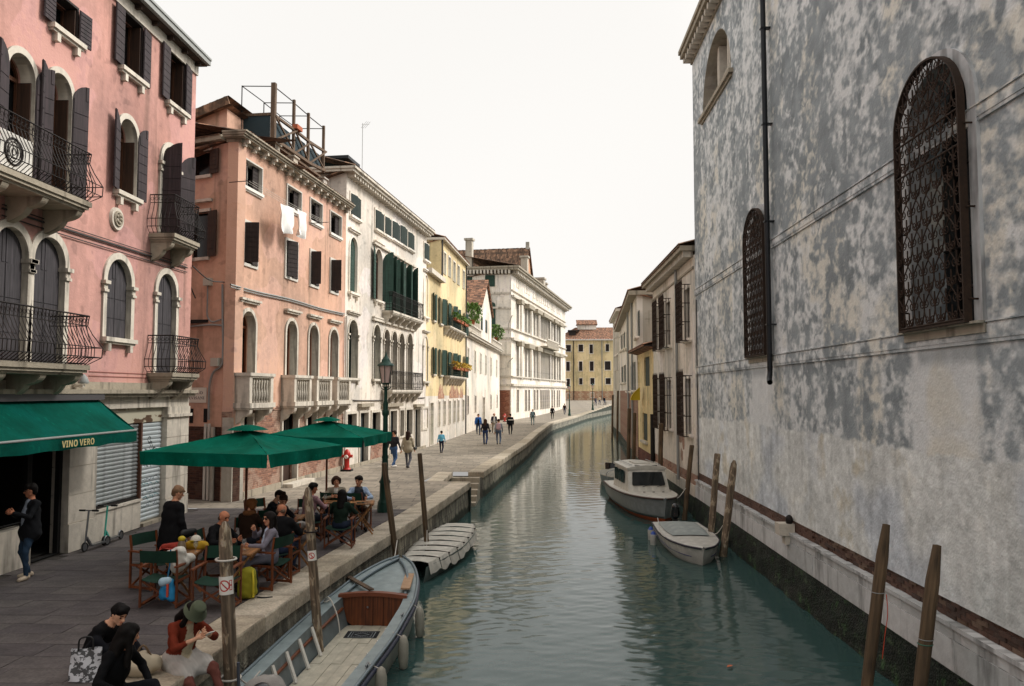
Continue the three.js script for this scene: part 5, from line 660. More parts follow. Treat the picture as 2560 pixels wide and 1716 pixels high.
{ // white house with caged windows, next to the church
  const f = new Fac(V(5.62, 0, -39.6), V(5.62, 0, -29.02), 0), g = f.group('caged_window_house', 'white waterside house with dark iron cages over its windows', 'house'); f.H = 9.5; const D = (d) => 39.6 - d;
  const sc = (cx, w, v0, v1, n) => { const gg = [], z = 0.34, s4 = (p, q, r = 0.016) => bar(p, q, r, r, 4); for (const y of [v0, (v0 * 2 + v1) / 3, (v0 + 2 * v1) / 3, v1]) { gg.push(s4(V(cx - w, y, z), V(cx + w, y, z)), s4(V(cx - w, y, 0), V(cx - w, y, z)), s4(V(cx + w, y, 0), V(cx + w, y, z))); } for (let i = 0; i <= 7; i++) { const x = cx - w + 2 * w * i / 7; gg.push(s4(V(x, v0, z), V(x, v1, z))); gg.push(orient(new THREE.ConeGeometry(0.03, 0.28, 4), V(x, v1, z), V(x, v1 + 0.28, z))); if (i < 7) for (let y = v0 + 0.12; y < v1; y += 0.24) gg.push(new THREE.TorusGeometry(0.1, 0.013, 3, 8).translate(x + w / 7, y, z)); } for (const sx of [-1, 1]) for (const q of [0.1, 0.22]) gg.push(s4(V(cx + sx * w, v0, q), V(cx + sx * w, v1, q))); return gg; };
  for (const d of [30.25, 34.7, 36.7]) for (const [v0, v1] of [[6.5, 8.4], [2.95, 5.0]]) { const u = D(d), o = opening(f, { u: [u - 0.6, u + 0.6], v: [v0, v1], rec: 0.2, sur: 0.08, surMat: M.cream, sill: 1, frameMat: M.greenDark }); mesh('iron_cage', sc(u - 0.1, 0.66, v0 - 0.1, v1 + 0.1), M.rust, o.g); }
  wall(f, 'wall', M.beige, { v0: 1.5 }); mesh('brick_base', [box(0, 0.7, -0.35, f.L, 1.499, -0.01)], M.brick, g); mesh('footing', [box(0, -0.6, -0.35, f.L, 0.699, 0.06)], M.algae, g); mesh('plinth', [box(0, 0.7, -0.009, f.L, 1.1, 0.05)], M.istria, g); mesh('side_wall', [box(0, 0, -8, 0.3, f.H, -0.352)], M.beige, g); mesh('back_wall', [box(0.31, 0, -8.3, f.L, f.H, -8)], M.beige, g);
  mesh('cornice', [box(-0.3, f.H + 0.16, -8, f.L, f.H + 0.34, 0.5), box(0, f.H - 0.5, 0, f.L, f.H - 0.42, 0.05)], M.istriaOld, g); dentils(g, 0, f.L, f.H + 0.16, 0.3, 0.14, 0.22, 0.36, M.istria); tileRoof(g, -0.3, f.L, f.H + 0.34, 0.55, 5, 1.4, M.tileDark); mesh('rain_pipe', [bar(V(D(32.3), 1, 0.1), V(D(32.3), f.H, 0.1), 0.06)], M.pipeGrey, g);
  const r = rng(4); for (const [d, v, s] of [[32.2, 2.9, 0.5], [31.6, 2.6, 0.35], [32, 2.0, 0.3]]) { const sh = new THREE.Shape(); for (let k = 0; k < 11; k++) { const a = k / 11 * 6.28, q = s * (0.5 + 0.6 * r()); sh[k ? 'lineTo' : 'moveTo'](D(d) + q * Math.cos(a), v + q * Math.sin(a)); } mesh('bare_brick_patch', [extr(sh, 0.005)], M.brick, g); }
  mesh('downpipe_foot', [bar(V(0.1, 0.4, 0.1), V(0.1, 3.4, 0.1), 0.11, 0.11, 8)], M.iron, g);
}
{ const f = new Fac(V(5.75, 0, -47), V(5.65, 0, -39.62), 0), g = f.group('small_yellow_house', 'small yellow waterside house with black-green shutters and a tile eave', 'house'), U = (x) => f.uv(x, 900)[0]; f.H = 6.75; const Y = (x, y) => f.uv(x, y)[1];
  opening(f, { u: [U(1610), U(1624)], v: [Y(1608, 966), Y(1608, 896)], rec: 0.12, frameMat: M.greenDark, sh: { m: M.greenDark, type: 'closed', n: 12 } }); opening(f, { u: [U(1627), U(1640)], v: [Y(1608, 966), Y(1608, 896)], rec: 0.12, frameMat: M.greenDark, sh: { m: M.greenDark, type: 'closed', n: 12 } });
  opening(f, { u: [U(1605), U(1617)], v: [Y(1604, 1098), Y(1604, 1032)], rec: 0.1, frame: false, sill: 1, sh: { m: M.greenDark, type: 'closed', n: 12 } }); for (const x of [1604, 1620]) opening(f, { u: [U(x), U(x) + 0.3], v: [Y(x, 1013), Y(x, 997)], rec: 0.15, frame: false }); opening(f, { u: [U(1595.5), U(1598.5)], v: [Y(1596, 968), Y(1596, 907)], rec: 0.1, frame: false, pane: M.beige });
  wall(f, 'wall', M.yellow.clone(), { v0: 1.3 }).material.color.set('#ead3a0'); mesh('brick_base', [box(0, 0.5, -0.35, f.L, 1.299, -0.01)], mat('#8c5a4c', 0.95, { map: T.brick, bumpMap: T.brickB, bumpScale: 0.01 }), g); mesh('footing', [box(0, -0.6, -0.35, f.L, 0.499, 0.04)], M.algae, g); mesh('side_wall', [box(0, 0, -7, 0.3, f.H, -0.352)], M.yellow, g);
  mesh('eaves', [box(-0.3, f.H, -7, f.L, f.H + 0.08, 0.5)], M.shutDark, g); tileRoof(g, -0.3, f.L, f.H + 0.06, 0.55, 4, 1.1, M.tile); }
{ const f = new Fac(V(7.6, 0, -76), V(5.72, 0, -47.05), 0), g = f.group('grey_brick_house', 'tall waterside house of pale plaster and brick with black shutters', 'house'), U = (x) => f.uv(x, 900)[0], Y = (x, y) => f.uv(x, y)[1]; f.H = 10.2;
  for (const [a, b, y0, y1] of [[1576, 1582.5, 915, 978], [1583, 1589, 908, 976], [1567.5, 1572, 930, 978], [1590, 1595, 782, 846], [1566, 1571, 832, 874], [1552, 1557, 842, 880], [1558.5, 1563.5, 836, 876], [1552.5, 1558, 920, 958], [1559, 1564.5, 916, 957]]) opening(f, { u: [U(a), U(b)], v: [Y(a, y1), Y(a, y0)], rec: 0.1, frame: false, pane: null, sill: 1, surMat: M.cream, sh: { m: M.greenDark, type: 'closed', n: 10 } });
  const vm = 4.6; f.holes.forEach((h) => { if (h.v0 < vm && h.v1 > vm) h.v0 = vm + 0.02; }); wall(f, 'wall', M.beige, { v0: vm }); wall(f, 'brick_wall', M.brick, { v0: 0.6, v1: vm - 0.001 }); mesh('footing', [box(0, -0.6, -0.35, f.L, 0.599, 0.05)], M.algae, g); mesh('near_side', [box(f.L - 0.3, 0, -8, f.L, f.H, -0.352)], M.grey, g); mesh('far_side', [box(0, 0, -8, 0.3, f.H, -0.352)], M.grey, g);
  mesh('cornice', [box(-0.2, f.H, -8, f.L + 0.3, f.H + 0.25, 0.5)], M.istriaOld, g); tileRoof(g, -0.2, f.L + 0.3, f.H + 0.23, 0.55, 4, 1.2, M.tile); for (const x of [1573.5, 1584]) mesh('rain_pipe', [bar(V(U(x), 0.4, 0.1), V(U(x), f.H, 0.1), 0.07)], M.pipeGrey, g);
  const t = thing('yellow_awning', 'small folded yellow awning on the brick waterside house', 'awning', [f.A.x, f.base, f.A.z], g.rotation.y), [u, v] = f.uv(1583, 985, 0.4); mesh('canopy', [grid(6, 6, (s, q) => V(u - 0.5 + 1.0 * s, v + 0.35 - 0.7 * q, 0.05 + 0.5 * Math.sin(q * 1.57))), grid(6, 4, (s, q) => V(u + 0.5 - 0.05 * q, v + 0.35 - 0.7 * s, 0.05 + 0.5 * Math.sin(s * 1.57) * q))], mat('#b59a1e', 0.9, { side: THREE.DoubleSide }), t); mesh('awning_arm', [bar(V(u - 0.5, v + 0.3, 0.02), V(u - 0.5, v - 0.35, 0.54), 0.02)], M.iron, t); }
{ const f = new Fac(V(8.25, 0, -90), V(7.65, 0, -76.1), 0), g = f.group('narrow_beige_house', 'narrow beige waterside house at the canal bend', 'house'), U = (x) => f.uv(x, 900)[0], Y = (x, y) => f.uv(x, y)[1]; f.H = 12.2;
  for (const [a, b, y0, y1] of [[1536, 1540, 812, 848], [1541, 1545.5, 808, 846], [1547, 1550, 803, 846], [1536, 1540, 893, 929], [1541, 1546, 890, 928], [1537, 1539, 976, 1016]]) opening(f, { u: [U(a), U(b)], v: [Y(a, y1), Y(a, y0)], rec: 0.15, sur: 0.1, surMat: M.cream, frame: false, pane: M.greenDark });
  wall(f, 'wall', M.grey, { v0: 0.6 }); mesh('footing', [box(0, -0.6, -0.35, f.L, 0.599, 0.05)], M.algae, g); mesh('near_side', [box(f.L - 0.3, 0, -9, f.L, f.H, -0.352)], M.beige, g); mesh('far_side', [box(0, 0, -9, 0.3, f.H, -0.352)], M.grey, g); mesh('eaves', [box(-0.1, f.H, -9, f.L + 0.2, f.H + 0.25, 0.4)], M.istria, g); tileRoof(g, -0.1, f.L + 0.2, f.H + 0.22, 0.45, 4, 1.4, M.tile); }

// ---------- people: smooth distance fields meshed with surface nets ----------
const col = (h) => { const c = new THREE.Color(h); return [c.r, c.g, c.b]; };
function capD(P, x, y, z) {
  let px = x - P.a.x, py = y - P.a.y, pz = z - P.a.z; const bx = P.b.x - P.a.x, by = P.b.y - P.a.y, bz = P.b.z - P.a.z;
  if (P.ax) { const q = px * P.ax.x + py * P.ax.y + pz * P.ax.z, m = q * (1 - 1 / P.s); px -= P.ax.x * m; py -= P.ax.y * m; pz -= P.ax.z * m; }
  const bb = bx * bx + by * by + bz * bz, t = bb > 1e-9 ? clamp((px * bx + py * by + pz * bz) / bb) : 0; px -= bx * t; py -= by * t; pz -= bz * t;
  return Math.sqrt(px * px + py * py + pz * pz) - (P.ra + (P.rb - P.ra) * t);
}
const cap = (a, b, ra, rb, c, o = {}) => ({ a, b, ra, rb, c, k: 0.05, ...o });
function nets(prims, cell, wrinkle = 0) {
  const lo = V(9, 9, 9), hi = V(-9, -9, -9);
  for (const P of prims) if (!P.cut) for (const q of [P.a, P.b]) { const r = Math.max(P.ra, P.rb) * Math.max(1, P.s || 1) + cell * 2; lo.min(q.clone().subScalar(r)); hi.max(q.clone().addScalar(r)); }
  const n = [0, 1, 2].map((i) => Math.ceil((hi.getComponent(i) - lo.getComponent(i)) / cell) + 2), [nx, ny, nz] = n, D = new Float32Array(nx * ny * nz).fill(0.3), I = (i, j, k) => (k * ny + j) * nx + i;
  for (const P of prims) {
    const r = Math.max(P.ra, P.rb) * Math.max(1, P.s || 1) + P.k + cell * 2, mn = P.a.clone().min(P.b).subScalar(r).sub(lo).divideScalar(cell), mx = P.a.clone().max(P.b).addScalar(r).sub(lo).divideScalar(cell);
    for (let k = Math.max(0, Math.floor(mn.z)); k < Math.min(nz, mx.z + 1); k++) for (let j = Math.max(0, Math.floor(mn.y)); j < Math.min(ny, mx.y + 1); j++) for (let i = Math.max(0, Math.floor(mn.x)); i < Math.min(nx, mx.x + 1); i++) {
      const d = capD(P, lo.x + i * cell, lo.y + j * cell, lo.z + k * cell), q = I(i, j, k);
      if (P.cut) { const e = -d; const h = Math.max(P.k - Math.abs(D[q] - e), 0) / P.k; D[q] = Math.max(D[q], e) + h * h * P.k / 4; } else { const h = Math.max(P.k - Math.abs(D[q] - d), 0) / P.k; D[q] = Math.min(D[q], d) - h * h * P.k / 4; }
    }
  }
  if (wrinkle) for (let k = 0; k < nz; k++) for (let j = 0; j < ny; j++) for (let i = 0; i < nx; i++) { const q = I(i, j, k); if (Math.abs(D[q]) < 0.06) { const x = lo.x + i * cell, y = lo.y + j * cell, z = lo.z + k * cell; D[q] += wrinkle * (Math.sin(x * 31 + y * 47 + 2 * Math.sin(z * 23)) + Math.sin(z * 37 - y * 29 + 2 * Math.sin(x * 19))) * 0.5; } }
  const pos = [], cl = [], idx = new Int32Array(nx * ny * nz).fill(-1), tri = [];
  const hard = prims.filter((P) => !P.cut);
  for (let k = 0; k < nz - 1; k++) for (let j = 0; j < ny - 1; j++) for (let i = 0; i < nx - 1; i++) {
    let m = 0, sx = 0, sy = 0, sz = 0, c = 0; const v = []; for (let b = 0; b < 8; b++) { const d = D[I(i + (b & 1), j + (b >> 1 & 1), k + (b >> 2))]; v.push(d); if (d < 0) m |= 1 << b; }
    if (m === 0 || m === 255) continue;
    for (let b = 0; b < 8; b++) for (const e of [1, 2, 4]) if (!(b & e)) { const o = b | e; if ((v[b] < 0) !== (v[o] < 0)) { const t = v[b] / (v[b] - v[o]); sx += (b & 1) + (e === 1 ? t : 0); sy += (b >> 1 & 1) + (e === 2 ? t : 0); sz += (b >> 2) + (e === 4 ? t : 0); c++; } }
    const x = lo.x + (i + sx / c) * cell, y = lo.y + (j + sy / c) * cell, z = lo.z + (k + sz / c) * cell; idx[I(i, j, k)] = pos.length / 3; pos.push(x, y, z);
    let best = 9, bc = hard[0].c; for (const P of hard) { const d = capD(P, x, y, z) - (P.pri || 0); if (d < best) { best = d; bc = P.c; } } cl.push(bc[0], bc[1], bc[2]);
  }
  const quad = (a, b, c, d, f) => { if (a < 0 || b < 0 || c < 0 || d < 0) return; f ? tri.push(a, b, c, a, c, d) : tri.push(a, c, b, a, d, c); };
  for (let k = 1; k < nz - 1; k++) for (let j = 1; j < ny - 1; j++) for (let i = 1; i < nx - 1; i++) {
    const s = D[I(i, j, k)] < 0;
    if (s !== (D[I(i + 1, j, k)] < 0)) quad(idx[I(i, j - 1, k - 1)], idx[I(i, j, k - 1)], idx[I(i, j, k)], idx[I(i, j - 1, k)], s);
    if (s !== (D[I(i, j + 1, k)] < 0)) quad(idx[I(i - 1, j, k - 1)], idx[I(i - 1, j, k)], idx[I(i, j, k)], idx[I(i, j, k - 1)], s);
    if (s !== (D[I(i, j, k + 1)] < 0)) quad(idx[I(i - 1, j - 1, k)], idx[I(i, j - 1, k)], idx[I(i, j, k)], idx[I(i - 1, j, k)], s);
  }
  const g = new THREE.BufferGeometry(); g.setAttribute('position', new THREE.Float32BufferAttribute(pos, 3)); g.setAttribute('color', new THREE.Float32BufferAttribute(cl, 3)); g.setIndex(tri); g.computeVertexNormals(); return g;
}
// head template: origin in the middle of the head, facing +z; colour slots 0 skin, 1 eye, 2 lips, 3 brow
const headPrims = () => { const S = [0, 0, 0], c = (i) => [i, 0, 0], p = []; const k = { k: 0.025 };
  p.push(cap(V(0, 0.03, -0.012), V(0, 0.028, 0.012), 0.083, 0.08, c(0), { ...k }), cap(V(0, -0.02, 0.02), V(0, -0.078, 0.045), 0.062, 0.036, c(0), { ...k }), cap(V(-0.035, -0.05, 0.01), V(0.035, -0.05, 0.01), 0.035, 0.035, c(0), k));
  p.push(cap(V(0, 0.022, 0.084), V(0, -0.022, 0.104), 0.009, 0.014, c(0), { k: 0.012 }), cap(V(-0.012, -0.027, 0.094), V(0.012, -0.027, 0.094), 0.01, 0.01, c(0), { k: 0.01 }));
  for (const s of [-1, 1]) p.push(cap(V(s * 0.031, 0.012, 0.096), V(s * 0.031, 0.012, 0.098), 0.02, 0.02, c(0), { cut: 1, k: 0.02 }), cap(V(s * 0.031, 0.01, 0.073), V(s * 0.033, 0.01, 0.073), 0.0125, 0.0125, c(1), { k: 0.004, pri: 0.002 }), cap(V(s * 0.018, 0.032, 0.086), V(s * 0.045, 0.034, 0.076), 0.007, 0.006, c(3), { k: 0.008, pri: 0.001 }), cap(V(s * 0.083, 0.012, -0.006), V(s * 0.08, -0.022, 0.0), 0.016, 0.011, c(0), { k: 0.008 }));
  p.push(cap(V(-0.02, -0.052, 0.082), V(0.02, -0.052, 0.082), 0.0085, 0.0085, c(2), { k: 0.008, pri: 0.001 })); return p; };
const HEAD = { near: nets(headPrims(), 0.0055), far: nets(headPrims(), 0.011) };
// hand template: wrist at origin, fingers along -y, palm faces +z, thumb to +x
function handPrims(curl) { const c = [0, 0, 0], p = [cap(V(0, 0, 0), V(0, -0.05, 0), 0.021, 0.026, c, { k: 0.015 }), cap(V(-0.024, -0.062, 0), V(0.024, -0.058, 0), 0.0145, 0.0155, c, { k: 0.02 })];
  [[-0.031, 0.052, 0.0075], [-0.011, 0.066, 0.0085], [0.01, 0.072, 0.0088], [0.03, 0.064, 0.0085]].forEach(([x, l, r], i) => { let q = V(x, -0.078, 0), a = 0.1 + curl * 0.25; for (const [f, rr] of [[0.48, r], [0.3, r * 0.93], [0.22, r * 0.85]]) { const e = q.clone().add(V(x * 0.12 * f, -Math.cos(a) * l * 1.15 * f, Math.sin(a) * l * 1.15 * f)); p.push(cap(q, e, rr, rr * 0.95, c, { k: 0.004 })); q = e; a += curl * 0.75; } });
  let q = V(0.024, -0.022, 0.006); for (const [d, r] of [[V(0.024, -0.028, 0.012), 0.0115], [V(0.008, -0.026, 0.01 + 0.012 * curl), 0.0098]]) { const e = q.clone().add(d); p.push(cap(q, e, r, r * 0.9, c, { k: 0.006 })); q = e; } return p; }
const HAND = { relaxed: nets(handPrims(0.45), 0.0042), grip: nets(handPrims(1.25), 0.0042), far: nets(handPrims(0.45), 0.007) };
const flip = (g) => { const h = g.clone(); h.scale(-1, 1, 1); const ix = h.index.array; for (let i = 0; i < ix.length; i += 3) { const t = ix[i + 1]; ix[i + 1] = ix[i + 2]; ix[i + 2] = t; } h.computeVertexNormals(); return h; };
for (const k of ['relaxed', 'grip', 'far']) HAND[k + 'R'] = flip(HAND[k]);
function recolor(g, cols) { const h = g.clone(), c = h.attributes.color; for (let i = 0; i < c.count; i++) { const q = cols[Math.round(c.getX(i))] || cols[0]; c.setXYZ(i, q[0], q[1], q[2]); } return h; }
function ik(a, t, l1, l2, hint) { const d = t.clone().sub(a); let l = d.length(); const mx = (l1 + l2) * 0.995; if (l > mx) { d.multiplyScalar(mx / l); l = mx; t = a.clone().add(d); } const x = (l1 * l1 - l2 * l2 + l * l) / (2 * l), h = Math.sqrt(Math.max(0, l1 * l1 - x * x)), u = d.clone().normalize(), n = hint.clone().addScaledVector(u, -hint.dot(u)).normalize(); return [a.clone().addScaledVector(u, x).addScaledVector(n, h), t]; }
const skinMat = new THREE.MeshPhysicalMaterial({ vertexColors: true, roughness: 0.9, specularIntensity: 0.3 });
const hairMat = (c) => new THREE.MeshPhysicalMaterial({ color: c, roughness: 0.75, specularIntensity: 0.35 });
const SKIN = ['#c58f72', '#b97d60', '#d2a184', '#a86f54'];
// o: pos (world, feet or seat ground), turn (0 faces +z), pose {...}, clothes
function person(o) {
  const P = { pel: [0, 0.93, 0], lean: 2, side: 0, twist: 0, head: [0, 0, 0], hL: [0.26, 0.8, 0.05], hR: [-0.26, 0.8, 0.05], fL: [0.1, 0.085, 0], fR: [-0.1, 0.085, 0], kL: [0.2, 0, 1], kR: [-0.2, 0, 1], eL: [0.5, -0.6, -0.6], eR: [-0.5, -0.6, -0.6], toe: [0, 0], grip: [0, 0], ...o.pose };
  const s = o.size || 1, near = o.cell < 0.02, c = { skin: col(o.skin || SKIN[0]), top: col(o.top || '#222'), sleeve: null, legs: col(o.legs || '#2a3244'), shoe: col(o.shoe || '#1c1a1a') }; c.sleeve = o.sleeve === 'bare' ? c.skin : col(o.sleeve || o.top || '#222'); c.hand = c.skin; c.inner = o.inner ? col(o.inner) : null;
  const v = (a) => V(...a), dir = V(Math.sin(P.side * R), Math.cos(P.lean * R) * Math.cos(P.side * R), Math.sin(P.lean * R)).normalize(), sd = V(Math.cos(P.twist * R), -Math.sin(P.side * R) * 0.6, -Math.sin(P.twist * R)).normalize(), B = o.bulk || 1, pr = [];
  const pel = v(P.pel), C = pel.clone().addScaledVector(dir, 0.26), N = pel.clone().addScaledVector(dir, 0.475), fw = sd.clone().cross(dir).normalize();
  const shL = N.clone().addScaledVector(dir, -0.045).addScaledVector(sd, 0.165 * (o.shoulders || 1)), shR = N.clone().addScaledVector(dir, -0.045).addScaledVector(sd, -0.165 * (o.shoulders || 1)), hipL = pel.clone().add(V(0.085, -0.02, 0)), hipR = pel.clone().add(V(-0.085, -0.02, 0));
  const [elL, wrL] = ik(shL, v(P.hL), 0.285, 0.25, v(P.eL)), [elR, wrR] = ik(shR, v(P.hR), 0.285, 0.25, v(P.eR)), [knL, anL] = ik(hipL, v(P.fL), 0.43, 0.425, v(P.kL)), [knR, anR] = ik(hipR, v(P.fR), 0.43, 0.425, v(P.kR));
  pr.push(cap(hipL, hipR, 0.112 * B, 0.112 * B, c.legs), cap(pel.clone().addScaledVector(dir, 0.06), C, 0.118 * B, 0.128 * B, c.top, { ax: sd, s: 1.3 }), cap(C, N.clone().addScaledVector(dir, -0.09), 0.13 * B, 0.115 * B, c.top, { ax: sd, s: 1.38 }), cap(shL, shR, 0.062 * B, 0.062 * B, c.top, { k: 0.06 }));
  const hc = N.clone().addScaledVector(dir, 0.175).addScaledVector(fw, 0.03 + 0.0025 * (P.head[1] || 0)); pr.push(cap(N.clone().addScaledVector(dir, -0.02), hc.clone().addScaledVector(dir, -0.04).addScaledVector(fw, -0.02), 0.056, 0.05, c.skin, { k: 0.03 }));
  if (c.inner) pr.push(cap(C.clone().addScaledVector(fw, 0.10 * B), N.clone().addScaledVector(fw, 0.055).addScaledVector(dir, -0.03), 0.055, 0.045, c.inner, { k: 0.03, pri: 0.012 }), cap(pel.clone().addScaledVector(fw, 0.09 * B), C.clone().addScaledVector(fw, 0.1 * B), 0.055, 0.055, c.inner, { k: 0.03, pri: 0.012 }));
  for (const [sh, el, wr] of [[shL, elL, wrL], [shR, elR, wrR]]) { const m = el.clone().lerp(wr, 0.5); pr.push(cap(sh, el, 0.058 * B, 0.047 * B, c.sleeve, { k: 0.035 }), cap(el, o.rolled ? m : wr, 0.047 * B, 0.037, c.sleeve, { k: 0.02 }), cap(el, wr, 0.036, 0.025, c.skin, { k: 0.01 })); }
  for (const [h, k, a, i] of [[hipL, knL, anL, 0], [hipR, knR, anR, 1]]) { const sc = o.bareLegs ? col(o.bareLegs) : c.legs; pr.push(cap(h, k, 0.084 * B, 0.061 * B, sc, { k: 0.03 }), cap(k, a, 0.059 * B, 0.038 * (o.wide || 1), sc, { k: 0.02 })); const tw = P.toe[i] * R, t = P.toeDown || 0, td = V(Math.sin(tw), -t, Math.cos(tw)).normalize(); pr.push(cap(a.clone().add(V(0, -0.03, 0)).addScaledVector(td, -0.04), a.clone().add(V(0, -0.045, 0)).addScaledVector(td, 0.15), 0.043, 0.036, c.shoe, { k: 0.012, pri: 0.006 })); }
  if (o.coat) pr.push(cap(C, pel.clone().add(V(0, -o.coat, 0)), 0.125 * B, 0.165 * B, c.top, { ax: sd, s: 1.3, pri: 0.01, k: 0.04 }), cap(pel, pel.clone().add(V(0, -o.coat, 0)), 0.15 * B, 0.17 * B, c.top, { ax: V(1, 0, 0), s: 1.25, pri: 0.01 }));
  if (o.skirt) for (const [h, k] of [[hipL, knL], [hipR, knR]]) pr.push(cap(h, h.clone().lerp(k, 0.62), 0.125, 0.12, col(o.skirt), { k: 0.09, pri: 0.012 })); if (o.skirt) pr.push(cap(hipL, hipR, 0.125, 0.125, col(o.skirt), { pri: 0.01 }), cap(hipL.clone().lerp(knL, 0.6), hipR.clone().lerp(knR, 0.6), 0.09, 0.09, col(o.skirt), { k: 0.06, pri: 0.01 }));
  const body = nets(pr, o.cell || 0.02, o.cell < 0.026 ? 0.005 : 0.003), parts = [body];
  const hq = new THREE.Quaternion().setFromRotationMatrix(new THREE.Matrix4().makeBasis(sd.clone().addScaledVector(dir, -sd.dot(dir)).normalize(), dir, fw)).slerp(new THREE.Quaternion(), 0.55).multiply(new THREE.Quaternion().setFromEuler(new THREE.Euler(P.head[1] * R, P.head[0] * R, P.head[2] * R, 'YXZ'))), hm = new THREE.Matrix4().compose(hc, hq, V(1, 1, 1));
  const hd = recolor(near ? HEAD.near : HEAD.far, [c.skin, col('#1a1412'), c.skin.map((q, i) => q * [0.85, 0.6, 0.6][i]), col(o.hairC || '#2a1d16')]); parts.push(hd.applyMatrix4(hm));
  const put = (h, el, wr, mirror, kind) => { const d = wr.clone().sub(el).normalize(), y = d.clone().negate(), fwd = kind === 'grip' ? V(0, 0.5, 0.6) : V(mirror ? 1 : -1, 0, 0.4); let z = fwd.addScaledVector(y, -fwd.dot(y)).normalize(); const x = y.clone().cross(z); const m = new THREE.Matrix4().makeBasis(x, y, z).setPosition(wr); const g = recolor(HAND[(near ? kind : kind === 'grip' ? 'grip' : 'far') + (mirror ? 'R' : '')], [c.hand]); return g.applyMatrix4(m); };
  parts.push(put(0, elL, wrL, true, P.grip[0] ? 'grip' : 'relaxed'), put(0, elR, wrR, false, P.grip[1] ? 'grip' : 'relaxed'));
  const g = thing('person', o.label, 'person', o.pos, o.turn || 0, o.group); const all = mergeGeometries(parts.map((p) => { p.deleteAttribute('uv'); return p; })); { const ca = all.attributes.color, pa = all.attributes.position; for (let i = 0; i < ca.count; i++) { const n = 0.88 + 0.24 * noise(pa.getX(i) * 60, pa.getY(i) * 60 + pa.getZ(i) * 40, 0, 0, 3); ca.setXYZ(i, ca.getX(i) * n, ca.getY(i) * n, ca.getZ(i) * n); } }
  mesh('body', all, skinMat, g); g.scale.setScalar(s);
  const W = [0, 0, 0], cellH = near ? 0.008 : 0.014, H = (list, name, m) => { const q = nets(list, cellH, near ? 0.0055 : 0.003).applyMatrix4(hm); q.deleteAttribute('color'); return mesh(name, q, m, g); }, face = cap(V(0, -0.03, 0.105), V(0, 0.0, 0.11), 0.075, 0.062, W, { cut: 1, k: 0.015 });
  const hair = o.hair || 'short', hmat = hairMat(o.hairC || '#241812');
  if (hair === 'short') H([cap(V(0, 0.045, -0.018), V(0, 0.05, 0.012), 0.088, 0.082, W, { k: 0.02 }), cap(V(0, -0.01, -0.05), V(0, 0.03, -0.05), 0.052, 0.06, W, { k: 0.03 }), face], 'hair', hmat);
  if (hair === 'full') H([cap(V(0, 0.055, -0.02), V(0, 0.065, 0.02), 0.095, 0.082, W, { k: 0.02 }), cap(V(0, -0.02, -0.055), V(0, 0.03, -0.05), 0.06, 0.07, W, { k: 0.03 }), cap(V(-0.05, 0.09, 0.05), V(0.05, 0.095, 0.05), 0.035, 0.035, W, { k: 0.02 }), face], 'hair', hmat);
  if (hair === 'curly') H([cap(V(0, 0.045, -0.025), V(0, 0.06, 0.012), 0.1, 0.09, W, { k: 0.02 }), cap(V(-0.07, -0.03, -0.02), V(-0.075, 0.04, 0), 0.05, 0.05, W, { k: 0.03 }), cap(V(0.07, -0.03, -0.02), V(0.075, 0.04, 0), 0.05, 0.05, W, { k: 0.03 }), face], 'hair', hmat);
  if (hair === 'long' || hair === 'hatlong') H([cap(V(0, 0.045, -0.02), V(0, 0.05, 0.01), 0.09, 0.083, W, { k: 0.02 }), cap(V(0, 0.02, -0.06), V(0, -0.28, -0.1), 0.075, 0.07, W, { k: 0.04, ax: V(1, 0, 0), s: 1.3 }), ...[-1, 1].map((q) => cap(V(q * 0.075, 0.02, 0), V(q * 0.1, -0.3, 0.05), 0.035, 0.035, W, { k: 0.04 })), face], 'hair', hmat);
  if (hair === 'bun') H([cap(V(0, 0.045, -0.018), V(0, 0.05, 0.01), 0.088, 0.081, W, { k: 0.02 }), cap(V(0, -0.01, -0.05), V(0, 0.02, -0.05), 0.05, 0.06, W, { k: 0.03 }), cap(V(0, 0.15, -0.03), V(0, 0.155, -0.03), 0.042, 0.042, W, { k: 0.02 }), face], 'hair', hmat);
  if (hair === 'bald') H([cap(V(-0.06, -0.01, -0.035), V(0.06, -0.01, -0.035), 0.042, 0.042, W, { k: 0.02 }), face], 'hair', hmat);
  if (o.hat === 'cap') H([cap(V(0, 0.075, -0.01), V(0, 0.065, 0.02), 0.085, 0.08, W, { k: 0.02 }), cap(V(-0.03, 0.055, 0.1), V(0.03, 0.055, 0.1), 0.022, 0.022, W, { k: 0.04, ax: V(0, 1, 0), s: 0.6 })], 'cap', mat(o.hatC, 0.9));
  if (o.hat === 'bucket') { const q = lathe([[0.0, 0.155], [0.07, 0.15], [0.088, 0.13], [0.098, 0.06], [0.15, 0.015], [0.148, 0.01], [0.095, 0.05], [0.08, 0.12]], 24).applyMatrix4(hm); mesh('hat', q, mat(o.hatC, 0.9, { side: THREE.DoubleSide }), g); }
  if (o.glasses) mesh('sunglasses', [...[-1, 1].map((q) => new THREE.SphereGeometry(0.023, 10, 8).scale(1, 0.8, 0.3).translate(q * 0.031, 0.012, 0.092).applyMatrix4(hm)), box(-0.078, 0.016, 0.0, -0.072, 0.022, 0.09).applyMatrix4(hm), box(0.072, 0.016, 0.0, 0.078, 0.022, 0.09).applyMatrix4(hm), box(-0.07, 0.014, 0.088, 0.07, 0.021, 0.096).applyMatrix4(hm)], M.black, g);
  if (o.scarf) mesh('scarf', [new THREE.TorusGeometry(0.085, 0.045, 8, 16).rotateX(Math.PI / 2).scale(1, 1.2, 1).translate(N.x, N.y + 0.04, N.z + 0.01), tube([N.clone().add(V(0.05, 0, 0.1)), N.clone().add(V(0.06, -0.15, 0.13)), N.clone().add(V(0.05, -0.32, 0.12))], 0.035, 8, 6)], mat(o.scarf, 0.95), g);
